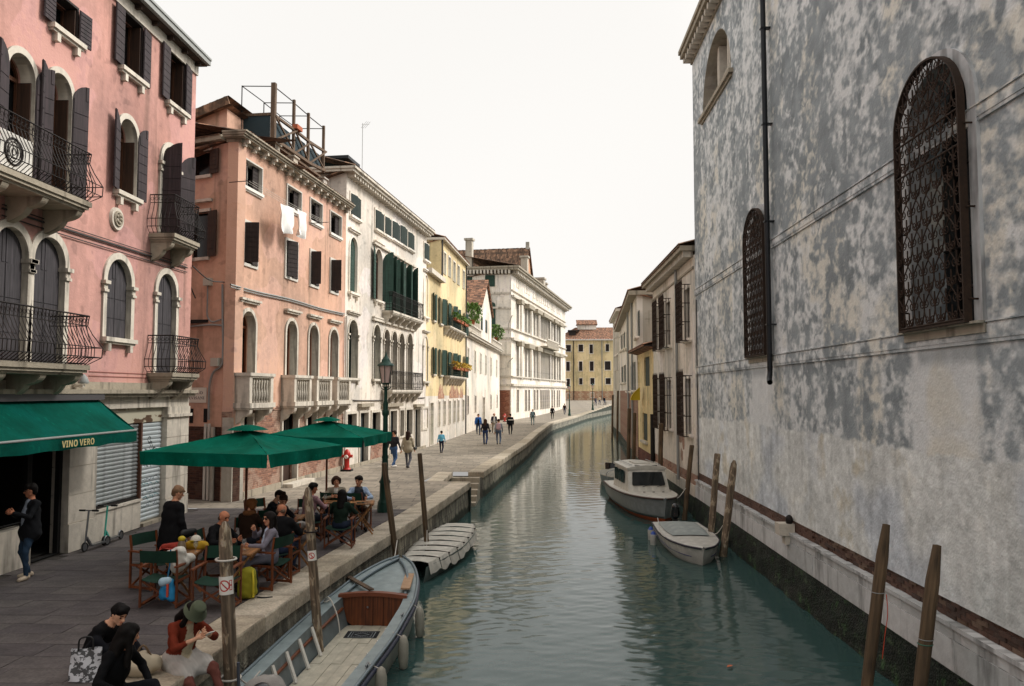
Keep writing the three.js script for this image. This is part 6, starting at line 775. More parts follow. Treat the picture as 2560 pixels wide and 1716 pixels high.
  if (o.pack) mesh('backpack', [(() => { const b = C.clone().addScaledVector(fw, -0.2).addScaledVector(dir, 0.04); return nets([cap(b.clone().addScaledVector(dir, -0.14), b.clone().addScaledVector(dir, 0.13), 0.09, 0.08, W, { ax: sd, s: 1.6 })], 0.02); })()].map((q) => { q.deleteAttribute('color'); return q; }), mat(o.pack, 0.9), g);
  if (o.bag) { const b = wrR.clone().add(V(-0.06, 0.1, -0.02)); mesh('shoulder_bag', [nets([cap(b.clone().add(V(0, -0.04, -0.1)), b.clone().add(V(0, -0.04, 0.1)), 0.07, 0.07, W, { ax: V(1, 0, 0), s: 0.7 })], 0.015)].map((q) => { q.deleteAttribute('color'); return q; }), M.black, g); }
  if (o.vest) mesh('vest', [nets([cap(pel.clone().addScaledVector(dir, 0.04), C, 0.135 * B, 0.145 * B, W, { ax: sd, s: 1.3 }), cap(C, N.clone().addScaledVector(dir, -0.07), 0.148 * B, 0.125 * B, W, { ax: sd, s: 1.22 })], 0.015, 0.006)].map((q) => { q.deleteAttribute('color'); return q; }), mat(o.vest, 0.7), g);
  return { g, pel, N, C, wrL, wrR, hm, dir, fw };
}

// ---------- street furniture, cafe ----------
function umbrella(cx, d, a, s, rim, top, label, group) {
  const t = thing('parasol', label, 'parasol', [cx, QY, -d], -a * R, group), h = s / 2, mp = M.umbrella;
  const can = []; for (let q = 0; q < 4; q++) can.push(grid(22, 18, (u, v) => { const x = (u * 2 - 1) * h * v, z = h * v; const y = lerp(top, rim + 0.24, Math.pow(v, 0.93)) - 0.10 * Math.sin(Math.PI * v) * (1 - Math.pow(Math.abs(u * 2 - 1), 2)) + 0.05 * (fbm(x * 3 + 7 * q, z * 3 + cx, 3, 0, 0, 311) - 0.5) * sstep(0, 0.3, v) * sstep(1, 0.9, v); return V(x, y, z).applyAxisAngle(V(0, 1, 0), q * Math.PI / 2); }));
  mesh('canopy', can, mp, t);
  for (let q = 0; q < 4; q++) mesh('valance', [grid(60, 4, (u, v) => V((u * 2 - 1) * (h - 0.03 * v), rim + 0.24 - 0.25 * v, h + 0.005 + 0.03 * v * Math.sin(u * 17 + q * 2) + 0.012 * v * Math.sin(u * 41 + q))).rotateY(q * Math.PI / 2)], mp, t);
  mesh('vent_cap', [0, 1, 2, 3].map((q) => grid(6, 4, (u, v) => V((u * 2 - 1) * 0.3 * v, top + 0.1 - 0.11 * v * v, 0.3 * v).applyAxisAngle(V(0, 1, 0), q * Math.PI / 2))), mp, t);
  mesh('pole', [bar(V(0, 0.05, 0), V(0, top + 0.05, 0), 0.028, 0.028, 10)], M.woodWarm, t);
  for (let q = 0; q < 8; q++) { const an = q * Math.PI / 4, l = q & 1 ? h * 1.41 : h; const e = V(Math.sin(an) * l * 0.98, rim + 0.22, Math.cos(an) * l * 0.98), dy = q & 1 ? 0.02 : 0.13; mesh('rib', [beam(V(0, top - 0.1 - dy, 0), e.clone().setY(rim + 0.16 - dy * 0.4), 0.02, 0.03)], M.woodLight, t); mesh('strut', [beam(V(0, rim + 0.05, 0), e.multiplyScalar(0.5).setY(lerp(top, rim + 0.24, 0.5) - 0.2), 0.018, 0.025)], M.woodLight, t); }
  mesh('base', [box(-0.3, 0.005, -0.3, 0.3, 0.06, 0.3), new THREE.CylinderGeometry(0.04, 0.05, 0.3, 10).translate(0, 0.2, 0)], M.iron, t);
}
umbrella(-6.05, 16.33, 14.3, 2.85, 2.0, 2.62, 'square green parasol over the tables nearest the bar awning', 'green cafe parasols');
umbrella(-5.8, 21.6, 4, 2.85, 2.0, 2.62, 'square green parasol beside the green lamp post', 'green cafe parasols');

// folding director's chair, faces +z
function makeChair() {
  const t = thing('directors_chair', 'x', 'chair'), w = 0.29, dd = 0.24, wm = M.woodWarm;
  for (const s of [-1, 1]) { mesh('side_frame', [beam(V(s * w, 0.02, -dd), V(s * w, 0.64, -dd), 0.028, 0.035), beam(V(s * w, 0.02, dd), V(s * w, 0.64, dd), 0.028, 0.035), box(s * w - 0.03, 0.64, -dd - 0.04, s * w + 0.03, 0.665, dd + 0.06), beam(V(s * w, 0.05, -dd), V(s * w, 0.05, dd), 0.025, 0.04), beam(V(s * w, 0.42, -dd), V(s * w, 0.42, dd), 0.025, 0.04)], wm, t); mesh('back_post', [beam(V(s * (w - 0.005), 0.66, -dd + 0.01), V(s * (w - 0.005), 0.92, -dd - 0.03), 0.026, 0.032)], wm, t); }
  for (const z of [-dd + 0.03, dd - 0.03]) mesh('cross_legs', [beam(V(-w, 0.06, z), V(w, 0.43, z), 0.025, 0.03), beam(V(w, 0.06, z + 0.03), V(-w, 0.43, z + 0.03), 0.025, 0.03)], wm, t);
  mesh('seat', [grid(10, 4, (u, v) => V((u * 2 - 1) * w, 0.45 - 0.05 * Math.sin(Math.PI * u), (v * 2 - 1) * dd)), grid(10, 4, (u, v) => V((1 - u * 2) * w, 0.443 - 0.05 * Math.sin(Math.PI * u), (v * 2 - 1) * dd))], M.canvasGreen, t);
  mesh('backrest', [grid(10, 4, (u, v) => V((u * 2 - 1) * w, 0.72 + 0.19 * v, -dd - 0.02 - 0.03 * v - 0.035 * Math.sin(Math.PI * u))), grid(10, 4, (u, v) => V((1 - u * 2) * w, 0.72 + 0.19 * v, -dd - 0.028 - 0.03 * v - 0.035 * Math.sin(Math.PI * u)))], M.canvasGreen, t);
  return t;
}
const chair0 = makeChair(); let chairUsed = 0;
function chair(x, d, turn, label) { let c = chair0; if (chairUsed++) { c = chair0.clone(); c.name = numbered('directors_chair'); scene.add(c); } c.userData = { label, category: 'chair', group: 'folding cafe chairs' }; c.position.set(x, QY, -d); c.rotation.y = turn * R; return c; }
function makeTable() {
  const t = thing('cafe_table', 'x', 'table'), h = 0.74; for (let i = 0; i < 5; i++) mesh('slat', [box(-0.3, h - 0.022, -0.3 + i * 0.121, 0.3, h, -0.3 + i * 0.121 + 0.115)], M.woodLight, t);
  mesh('apron', [box(-0.28, h - 0.06, -0.26, -0.25, h - 0.023, 0.26), box(0.25, h - 0.06, -0.26, 0.28, h - 0.023, 0.26)], M.woodLight, t).userData.kind = 'stuff'; for (const z of [-0.24, 0.24]) { mesh('leg', [beam(V(-0.27, 0.01, z), V(0.24, h - 0.05, z), 0.026, 0.035)], M.woodLight, t); mesh('leg', [beam(V(0.27, 0.01, z * 0.9), V(-0.24, h - 0.05, z * 0.9), 0.026, 0.035)], M.woodLight, t); } mesh('stretcher', [bar(V(0, 0.36, -0.24), V(0, 0.36, 0.24), 0.012)], M.woodLight, t); return t;
}
const table0 = makeTable(); let tableUsed = 0;
function table(x, d, turn, label) { let c = table0; if (tableUsed++) { c = table0.clone(); c.name = numbered('cafe_table'); scene.add(c); } c.userData = { label, category: 'table', group: 'slatted cafe tables' }; c.position.set(x, QY, -d); c.rotation.y = turn * R; return c; }
table(-6.0, 13.3, 8, 'slatted wooden table holding a red cloth and yellow jug'); table(-5.05, 13.35, 4, 'slatted wooden table before the woman in sunglasses'); table(-4.62, 15.35, 10, 'slatted wooden table under a rumpled grey scarf'); table(-5.35, 17.0, 5, 'slatted wooden table before the woman with a bun'); table(-5.2, 19.35, 8, 'slatted wooden table before the curly-haired woman'); table(-4.3, 19.25, 10, 'slatted wooden table before the man in a vest');
chair(-6.0, 12.75, 180, 'green canvas chair with a white jacket and blue bag, on its own'); chair(-5.1, 12.6, 178, 'green canvas chair behind the mooring pole with the sign'); chair(-6.75, 13.9, 110, 'green canvas chair with a dark coat, beside the red cloth'); chair(-5.85, 14.3, 80, 'green canvas chair under the bald man in black'); chair(-4.72, 13.95, -75, 'green canvas chair under the woman in sunglasses'); chair(-4.85, 14.85, 185, 'green canvas chair under the broad man seen from behind'); chair(-5.7, 15.5, 170, 'green canvas chair under the woman in a brown scarf'); chair(-5.55, 16.5, 160, 'green canvas chair under the woman with a bun'); chair(-5.3, 18.3, 170, 'green canvas chair under the man in a pinkish shirt'); chair(-5.1, 19.95, 20, 'green canvas chair under the curly-haired woman'); chair(-4.4, 17.55, 175, 'green canvas chair under the long-haired woman seen from behind'); chair(-4.6, 19.95, 15, 'green canvas chair under the man in a vest');
chair(-6.4, 18.3, 120, 'empty green canvas chair farthest from the quay edge');

// seated pose on a 0.44 m seat
const sit = (o = {}) => ({ pel: [0, 0.53, -0.02], lean: 6, fL: [0.13, 0.085, 0.42], fR: [-0.13, 0.085, 0.4], hL: [0.16, 0.76, 0.38], hR: [-0.16, 0.76, 0.38], eL: [0.8, -0.5, -0.2], eR: [-0.8, -0.5, -0.2], ...o });
const walk = (k = 1) => ({ lean: 4, fL: [0.09, 0.1, 0.24 * k], fR: [-0.09, 0.14, -0.28 * k], pel: [0, 0.9, 0], hL: [0.25, 0.82, -0.16 * k], hR: [-0.25, 0.84, 0.18 * k] });
const at = (x, d, y = QY) => [x, y, -d];
const G = 'people at the cafe tables', GW = 'people walking on the quay';
person({ label: 'bald man in a black sweater seated in profile by the slatted tables', pos: at(-5.85, 14.3), turn: 75 * R, pose: sit({ lean: 14, head: [-10, 8, 0] }), top: '#141416', legs: '#20232b', hair: 'bald', hairC: '#4a3a30', skin: SKIN[1], glasses: 0, cell: 0.016, bulk: 1.15 });
person({ label: 'woman in sunglasses and pale grey jacket drinking from a glass', pos: at(-4.72, 13.95), turn: -62 * R, pose: sit({ lean: 2, hR: [-0.1, 0.98, 0.26], hL: [0.14, 0.76, 0.36], grip: [0, 1], head: [30, 0, 0] }), top: '#77737d', inner: '#b9c6da', legs: '#6f6f7a', hair: 'long', hairC: '#17110f', glasses: 1, skin: SKIN[0], cell: 0.016 });
person({ label: 'woman with ginger hair and a brown patterned scarf', pos: at(-5.7, 15.5), turn: 165 * R, pose: sit({ lean: 8, head: [-25, 6, 0] }), top: '#2a1d14', scarf: '#6b4524', hair: 'curly', hairC: '#6d4526', skin: SKIN[0], cell: 0.018, legs: '#22252e' });
person({ label: 'broad bald man in a black coat seen from behind', pos: at(-4.88, 14.9), turn: 176 * R, pose: sit({ lean: 8, head: [-20, 4, 0] }), top: '#121214', hair: 'bald', hairC: '#6a5648', skin: SKIN[1], cell: 0.016, bulk: 1.4, shoulders: 1.15, legs: '#3a4560' });
person({ label: 'woman with a bun in a black top looking down', pos: at(-5.5, 16.6), turn: 60 * R, pose: sit({ lean: 12, head: [-30, 22, 0] }), top: '#18181a', hair: 'bun', hairC: '#2d1d14', skin: SKIN[0], cell: 0.018 });
person({ label: 'dark-haired person in a pinkish shirt behind a mooring pole', pos: at(-5.32, 18.3), turn: 150 * R, pose: sit({ lean: 10, head: [-20, 4, 0] }), top: '#97757a', hair: 'full', hairC: '#15100d', skin: SKIN[3], cell: 0.02, legs: '#22252e' });
person({ label: 'curly-haired woman in a checked pale coat facing the water', pos: at(-5.1, 19.95), turn: 10 * R, pose: sit({ lean: 10, hL: [0.1, 0.82, 0.36], hR: [-0.1, 0.82, 0.36], head: [10, -4, 6] }), top: '#8d8474', inner: '#c9c4ba', hair: 'curly', hairC: '#3a241a', skin: SKIN[0], cell: 0.02 });
person({ label: 'woman with long dark hair in a dark green jacket seen from behind', pos: at(-4.4, 17.6), turn: 172 * R, pose: sit({ lean: 5, head: [10, 6, 0] }), top: '#1c2a22', hair: 'long', hairC: '#100c0b', skin: SKIN[2], cell: 0.02, size: 0.95 });
person({ label: 'man in a navy vest and light blue shirt at a small table', pos: at(-4.55, 19.95), turn: 20 * R, pose: sit({ lean: 6, hL: [0.16, 0.79, 0.4], hR: [-0.2, 0.79, 0.4], head: [-35, 2, 0] }), top: '#9fb2cc', vest: '#171c26', legs: '#5b4a3c', hair: 'full', hairC: '#1d1512', skin: SKIN[0], cell: 0.02 });
person({ label: 'person in dark clothes leaning over a table beside the parasol pole', pos: at(-5.9, 17.3), turn: 90 * R, pose: sit({ lean: 16, head: [0, 14, 0] }), top: '#23262c', hair: 'short', skin: SKIN[2], cell: 0.022 });
// standing by the bar
person({ label: 'man in sunglasses, black jacket and jeans standing at the bar front', pos: at(-9.35, 14.45), turn: -28 * R, pose: { lean: -2, fL: [0.14, 0.085, 0.12], fR: [-0.1, 0.085, -0.06], hL: [0.06, 1.22, 0.32], hR: [-0.1, 1.2, 0.3], eL: [0.6, -0.8, 0], eR: [-0.6, -0.8, 0], head: [-30, 4, 0], grip: [1, 1], toe: [15, -15] }, top: '#17181b', inner: '#8f97a4', legs: '#27384a', shoe: '#b9a994', hair: 'full', hairC: '#120e0c', glasses: 1, skin: SKIN[1], cell: 0.014, coat: 0.1 });
person({ label: 'man in a tan cap and long black coat standing behind the tables', pos: at(-6.55, 14.1), turn: 150 * R, pose: { lean: 4, hR: [-0.3, 0.86, 0.1], hL: [0.28, 0.84, 0.06], head: [-20, 10, 0], grip: [1, 1] }, top: '#131315', legs: '#15161a', coat: 0.22, bulk: 1.22, hair: 'short', hairC: '#6f5540', hat: 'cap', hatC: '#8a6a50', skin: SKIN[0], cell: 0.014, bag: 1 });
// three on the quay edge
person({ label: 'woman in a rust cardigan, white skirt and green bucket hat on the quay edge', pos: [-4.47, QY - 0.43, -9.95], turn: 58 * R, pose: sit({ lean: 14, hL: [0.1, 0.86, 0.36], hR: [-0.06, 0.84, 0.38], fL: [0.2, 0.06, 0.60], fR: [-0.12, 0.02, 0.66], toeDown: 0.4, head: [0, 42, 0], grip: [1, 1], kL: [0.4, 0.3, 1] }), top: '#6e2c1c', inner: '#b5a98f', legs: '#d9d5cf', skirt: '#b7b2ac', bareLegs: '#6b4038', shoe: '#171414', hair: 'hatlong', hairC: '#120c0a', hat: 'bucket', hatC: '#4f5642', skin: SKIN[2], cell: 0.012, rolled: 1 });
person({ label: 'dark-haired man in a black sweater hunched on the paving', pos: [-5.62, QY - 0.40, -9.95], turn: 80 * R, pose: { pel: [0, 0.52, 0], lean: 34, fL: [0.2, 0.48, 0.62], fR: [-0.18, 0.48, 0.58], kL: [0.4, 1, 0.2], kR: [-0.4, 1, 0.2], hL: [0.1, 0.76, 0.5], hR: [-0.12, 0.76, 0.48], head: [-14, 6, 0] }, top: '#101012', legs: '#14151a', hair: 'full', hairC: '#0d0a09', skin: SKIN[2], cell: 0.012 });
person({ label: 'woman with long dark hair in black clothes, legs over the quay edge', pos: [-4.74, QY - 0.42, -8.78], turn: 80 * R, pose: sit({ pel: [0, 0.52, 0], lean: 12, side: 6, fL: [0.12, 0.3, 0.72], fR: [-0.06, 0.26, 0.74], hL: [0.3, 0.56, 0.3], hR: [-0.2, 0.62, 0.3], head: [50, 10, 0], toeDown: 0.2 }), top: '#0e0e10', legs: '#121318', shoe: '#c9c2b6', hair: 'long', hairC: '#0e0a08', skin: SKIN[0], cell: 0.012 });
// along the quay
const W2 = (x, d, turn, label, o) => person({ label, pos: at(x, d), turn: turn * R, pose: walk(o.k || 1), group: undefined, cell: d < 50 ? 0.022 : 0.03, ...o });
W2(-6.55, 35.6, 160, 'man in a dark jacket and jeans walking, looking back', { top: '#2c2c30', legs: '#3e5a80', shoe: '#cfc9c0', hairC: '#2a1d16', pose: { ...walk(), head: [80, 0, 0] } });
W2(-5.85, 35.2, 175, 'woman in a beige jacket with long dark hair walking', { top: '#9b917c', legs: '#55565c', hair: 'long', hairC: '#2a1912', bag: 1, coat: 0.02 });
W2(-5.45, 44, 178, 'child in a light blue jacket walking', { top: '#6ab0cc', legs: '#1d2036', size: 0.75, hairC: '#17110f' });
W2(-4.85, 62.6, 5, 'man in an open blue jacket walking', { top: '#2d5fa5', inner: '#1a1c22', legs: '#39465e', bulk: 1.15 });
W2(-3.5, 50.9, 178, 'woman in a dark top and wide jeans walking', { top: '#211f24', legs: '#2f4066', hair: 'long', hairC: '#3a2418', bag: 1, wide: 1.4 });
W2(-2.65, 51, 182, 'person in grey with a pale pink backpack walking', { top: '#8b8d92', legs: '#56647a', pack: '#b8959a', hairC: '#2b2019' });
W2(-3.75, 65, 10, 'man in an open dark jacket and white shirt walking', { top: '#2d2d38', inner: '#d5d2cb', legs: '#8a7c68', hair: 'bald' });
{ const p = W2(-2.35, 63, 180, 'officer in black with a white band across the back', { top: '#17181c', legs: '#17181c', bulk: 1.15, hairC: '#2b2019' }); mesh('reflective_band', [new THREE.CylinderGeometry(0.235, 0.235, 0.07, 20, 1, true).scale(1, 1, 0.72).translate(p.C.x, p.C.y + 0.03, p.C.z)], M.whitePaint, p.g); }
W2(-0.75, 80.5, 185, 'man in a black jacket with a grey backpack walking', { top: '#1d1e22', legs: '#6f8386', pack: '#6f8890', hair: 'bald', hairC: '#8a7a6c' });
W2(1.5, 98, 178, 'person in black clothes walking', { top: '#1b1a1e', legs: '#17171b', k: 0.4 });
W2(3.6, 118, 170, 'person in a dark maroon top and blue trousers walking by the far lamp', { top: '#28191d', legs: '#2c3550' });
for (const [x, d, c, l] of [[10.4, 150, '#4a4c52', 'person in grey by the bench at the canal bend'], [12.2, 152, '#16181d', 'person in black by the bench at the canal bend'], [11.4, 154, '#b8a88f', 'person in beige by the bench at the canal bend']]) person({ label: l, pos: [x, QY + rise(d), -d], turn: 0.5, pose: walk(0.4), top: c, legs: '#2b3b57', cell: 0.035 });

// ---------- boats and mooring poles ----------
const itp = (tab, t) => { let i = 0; while (i < tab.length - 2 && t > tab[i + 1][0]) i++; const [a, b] = [tab[i], tab[i + 1]], k = clamp((t - a[0]) / (b[0] - a[0])); return lerp(a[1], b[1], k); };
const smo = (tab, t, w) => (itp(tab, t - w) + 2 * itp(tab, t) + itp(tab, t + w)) / 4;
function hullSkin(L, B, S, sec, n = 40, off = 0) {                 // sec: [[fraction of half beam, fraction of sheer height (1 top, 0 water, -1 keel)]...] from gunwale to keel
  const full = [...sec.map(([a, b]) => [a, b]), ...sec.slice(0, -1).reverse().map(([a, b]) => [-a, b])];
  return grid(n, full.length - 1, (s, t) => { const z = s * L, k = Math.round(t * (full.length - 1)), [fx, fy] = full[k], b = B(z) - off, sh = S(z); return V(fx * b, fy >= 0 ? fy * sh : fy * 0.22, z + (fy < 1 ? -0.25 * (1 - fy) * sstep(L * 0.72, L, z) * 0.8 : 0)); });
}
function boat(name, label, bow, stern) { const t = thing(name, label, 'boat', [stern[0], 0, -stern[1]], Math.atan2(bow[0] - stern[0], -(bow[1] - stern[1]))); return [t, Math.hypot(bow[0] - stern[0], bow[1] - stern[1])]; }
const shut = (B, L, w = 0.35) => (z) => B(z) * Math.sqrt(clamp((L - z) / w));
const paint = (c, r = 0.45) => mat(c, r, { bumpMap: T.rough, bumpScale: 0.002, map: T.cloth });
{ // grey-blue open boat at the quay
  const [t, L] = boat('open_motorboat', 'grey-blue open motorboat with a wooden hatch and cream floor', [-3.1, 17.9], [-3.36, 9.0]);
  const bt = [[0, 0.72], [1.5, 0.83], [4, 0.88], [6, 0.84], [7.3, 0.67], [8.2, 0.43], [8.65, 0.2], [L, 0.05]], stt = [[0, 0.55], [4, 0.54], [6.3, 0.6], [8, 0.74], [L, 0.84]]; const B = shut((z) => smo(bt, z, 0.35), L), S = (z) => smo(stt, z, 0.4);
  const blue = paint('#82929a'), deck = paint('#9cabad'), dark = paint('#2b3350'), cream = paint('#cfc8b4', 0.7), inner = paint('#7f8b8e');
  mesh('hull', [hullSkin(L, B, S, [[1, 1], [0.99, 0.7], [0.9, 0], [0.5, -0.8], [0, -1]])], paint('#c9c6b8'), t);
  for (const s of [-1, 1]) { mesh('rubbing_strake', [tube(Array.from({ length: 24 }, (_, i) => { const z = i / 23 * (L - 0.05); return V(s * (B(z) + 0.015), S(z) - 0.07, z); }), 0.045, 60, 6)], dark, t); mesh('side_deck', [grid(40, 3, (q, v) => { const z = q * (L - 0.1); const x = B(z) + 0.02 - v * Math.min(0.24, B(z)); return V(s * x, S(z) + 0.02 - 0.02 * v + (v > 0.9 ? 0 : 0), z); })], deck, t); mesh('gunwale', [tube(Array.from({ length: 24 }, (_, i) => { const z = i / 23 * (L - 0.05); return V(s * (B(z) + 0.005), S(z) + 0.03, z); }), 0.028, 60, 5)], blue, t);
    mesh('inner_side', [grid(30, 4, (q, v) => { const z = 0.4 + q * 5.9; const x = B(z) - 0.22 - 0.1 * v * v; return V(s * x, lerp(S(z), 0.06, v), z); })], inner, t); mesh('stringer', [tube(Array.from({ length: 10 }, (_, i) => { const z = 2 + i / 9 * 4.2; return V(s * (B(z) - 0.24), S(z) - 0.2, z); }), 0.035, 20, 4)], M.woodWarm, t);
    for (let i = 0; i < 4; i++) { const z = 2.7 + i * 0.62; mesh('rib', [beam(V(s * (B(z) - 0.23), S(z) - 0.02, z), V(s * (B(z) - 0.42), 0.09, z - 0.08), 0.05, 0.035)], M.whitePaint, t); } }
  for (let i = 0; i < 6; i++) for (let j = 0; j < 4; j++) { const x0 = -0.52 + i * 0.174, z0 = 2.0 + j * 1.07; mesh('floor_board', [box(x0 + 0.003, 0.05, z0, x0 + 0.171, 0.075 + 0.004 * ((i + j) & 1), z0 + 1.062)], cream, t); }
  mesh('bilge_floor', [grid(20, 2, (q, v) => { const z = 0.5 + q * 5.8; return V(lerp(-1, 1, v) * (B(z) - 0.3), 0.04, z); })], inner, t);
  mesh('foredeck', [grid(24, 10, (q, v) => { const z = 6.35 + q * (L - 6.5), b = Math.max(0.01, B(z) - 0.2); return V(lerp(-b, b, v), S(z) - 0.02 + 0.05 * Math.sin(Math.PI * v) * (b / 0.8), z); })], deck, t);
  for (const s of [-1, 1]) mesh('coaming', [tube(Array.from({ length: 12 }, (_, i) => { const z = 6.35 + i / 11 * (L - 6.6); return V(s * Math.max(0.02, B(z) - 0.2), S(z) + 0.03, z); }), 0.03, 24, 5)], blue, t);
  mesh('deck_beam', [grid(16, 3, (q, v) => { const x = lerp(-0.66, 0.66, q); return V(x, S(6.3) + 0.05 + 0.05 * Math.sin(Math.PI * q), 6.22 + 0.14 * v); }), grid(16, 2, (q, v) => V(lerp(-0.66, 0.66, q), S(6.3) + 0.05 + 0.05 * Math.sin(Math.PI * q) - 0.07 * v, 6.22))], paint('#8b4a2c', 0.5), t);
  { const s = new THREE.Shape(); s.moveTo(-0.62, S(6.3)); s.quadraticCurveTo(0, S(6.3) + 0.1, 0.62, S(6.3)); s.lineTo(0.5, 0.15); s.lineTo(0.38, 0.05); s.lineTo(-0.38, 0.05); s.lineTo(-0.5, 0.15); const h = mesh('bulkhead', [extr(s, 0.03).translate(0, 0, 6.28)], M.woodWarm, t); mesh('hatch_seam', [box(-0.006, 0.08, 6.272, 0.006, S(6.3), 6.279), box(-0.2, 0.08, 6.273, -0.19, S(6.3), 6.279)], M.dark, h); mesh('hatch_knob', [new THREE.SphereGeometry(0.022, 8, 6).translate(0.1, 0.42, 6.26)], M.steel, h); }
  mesh('loose_plank', [box(-0.09, 0, -0.62, 0.09, 0.03, 0.62).rotateY(0.12).translate(-0.5, S(7) + 0.05, 7.1)], paint('#cba582', 0.8), t); mesh('loose_oar', [box(-0.05, 0, -0.7, 0.05, 0.03, 0.7).rotateY(0.62).translate(0.45, S(7) + 0.06, 6.9)], M.woodGrey, t);
  const mt = (() => { const c = document.createElement('canvas'); c.width = c.height = 128; const x = c.getContext('2d'); x.fillStyle = '#181a1e'; x.fillRect(0, 0, 128, 128); x.strokeStyle = '#9aa0a2'; x.lineWidth = 3; x.strokeRect(16, 14, 96, 100); x.setLineDash([5, 4]); x.strokeRect(26, 24, 76, 80); x.setLineDash([]); x.beginPath(); x.moveTo(64, 36); x.lineTo(92, 64); x.lineTo(64, 92); x.lineTo(36, 64); x.closePath(); x.stroke(); return new THREE.CanvasTexture(c); })(); mt.colorSpace = THREE.SRGBColorSpace;
  { const pm = mesh('door_mat', new THREE.PlaneGeometry(0.6, 0.42), mat('#ffffff', 0.95, { map: mt, side: THREE.DoubleSide }), t); pm.rotation.set(-Math.PI / 2, 0, 0.05); pm.position.set(0.06, 0.083, 5.7); }
  mesh('stern_thwart', [box(-0.6, 0.4, 1.78, 0.62, 0.44, 1.96)], paint('#8b5230', 0.5), t); mesh('stern_deck', [box(-0.62, 0.36, 0.1, 0.62, 0.39, 1.77)], deck, t);
  mesh('motor_cover', [grid(20, 12, (u, v) => { const a = u * 6.283, r = 0.3 * Math.sin(v * 1.7) * (1 + 0.1 * Math.sin(a * 3 + v * 5)); return V(0.2 + r * Math.cos(a) * 1.1, 0.86 - 0.42 * v * v - 0.02 * Math.sin(a * 5) * v, 1.35 + r * Math.sin(a) * 0.85); })], mat('#aaa59f', 0.95, { map: T.cloth, side: THREE.DoubleSide }), t); mesh('outboard_motor', [nets([cap(V(0.12, 0.55, 0.82), V(0.12, 0.78, 0.9), 0.15, 0.13, [0, 0, 0], { ax: V(0, 0, 1), s: 1.4 }), cap(V(0.12, 0.5, 0.7), V(0.12, -0.2, 0.5), 0.08, 0.06, [0, 0, 0])], 0.02)].map((q) => { q.deleteAttribute('color'); return q; }), paint('#22242c', 0.3), t);
  mesh('tiller_lever', [bar(V(0.62, 0.5, 1.5), V(0.62, 0.98, 1.45), 0.02)], paint('#5b6270'), t);
  const fend = (z, s) => { const f = sub('fender', t); mesh('bumper', [lathe([[0.01, 0], [0.07, 0.05], [0.085, 0.2], [0.085, 0.42], [0.06, 0.52], [0.02, 0.56], [0.0, 0.56]], 12).translate(s * (B(z) + 0.13), -0.02, z)], paint('#bdb8a8', 0.6), f); mesh('fender_rope', [bar(V(s * (B(z) + 0.12), 0.5, z), V(s * (B(z) - 0.05), S(z) + 0.04, z), 0.008)], M.frameWhite, f); }; for (const z of [5.9, 4.2, 2.7]) fend(z, -1);
  const rope = (pts, n = 'mooring_rope') => mesh(n, [tube(pts, 0.014, 30, 5)], M.frameWhite, t); rope([V(0.85, S(5) + 0.04, 5.9), V(0.7, 0.72, 5.75), V(0.5, 0.45, 5.6), V(0.42, 0.1, 5.55)]); rope([V(0.8, S(5) + 0.05, 6.0), V(0.72, S(5) + 0.08, 5.9), V(0.76, S(5) + 0.07, 5.78), V(0.86, S(5) + 0.05, 5.86)]); rope([V(0.82, 0.6, 1.9), V(0.95, 0.7, 1.8), V(1.02, 0.62, 1.62), V(1.05, 0.6, 1.5)]);
  for (const z of [2.6, 5.1]) { const c = sub('cleat', t); mesh('cleat_bar', [bar(V(-0.8, S(z) + 0.06, z - 0.08), V(-0.8, S(z) + 0.06, z + 0.08), 0.014), bar(V(-0.8, S(z), z), V(-0.8, S(z) + 0.06, z), 0.016)], M.steel, c); }
}
{ // boat under white covers
  const [t, L] = boat('covered_rowboat', 'flat grey rowboat under white canvas panels', [-2.42, 24.6], [-3.02, 19.0]);
  const bt = [[0, 0.3], [0.8, 0.5], [2.5, 0.7], [4.4, 0.66], [5.6, 0.48], [L, 0.3]], B = (z) => smo(bt, z, 0.4), S = (z) => 0.37 + 0.02 * z * z / 10;
  mesh('hull', [hullSkin(L, B, S, [[1, 1], [0.93, 0.5], [0.8, 0], [0.5, -0.8], [0, -1]])], paint('#8d9692'), t);
  const n = 8, cv = mat('#d9d4c8', 0.95, { map: T.cloth, side: THREE.DoubleSide });
  for (let i = 0; i < n; i++) { const z0 = 0.15 + i * (L - 0.3) / n, z1 = z0 + (L - 0.3) / n - 0.05; mesh('cover_panel', [grid(6, 14, (u, v) => { const z = lerp(z0, z1, u), a = (v * 2 - 1), b = B(z) + 0.05; const drop = Math.max(0, Math.abs(a) - 0.9) * (2.2 + 1.2 * noise(z * 3, a > 0 ? 5 : 9, 0, 0, 3)); return V(a * b, S(z) + 0.05 + 0.05 * (1 - a * a) - drop * 1.0 + 0.012 * Math.sin(u * 9 + v * 4), z + 0.03 * (noise(v * 6, i, 0, 0, 7) - 0.5)); })], cv, t); mesh('cover_batten', [beam(V(-B(z1), S(z1) + 0.055, z1 + 0.025), V(B(z1), S(z1) + 0.055, z1 + 0.025), 0.05, 0.03)], mat('#3b332c', 0.9), t); }
  mesh('mooring_rope', [tube([V(0.3, 0.45, 0.2), V(0.45, 0.4, -0.1), V(0.4, 0.5, -0.4)], 0.012, 10, 4)], mat('#3f7f86', 0.8), t);
}
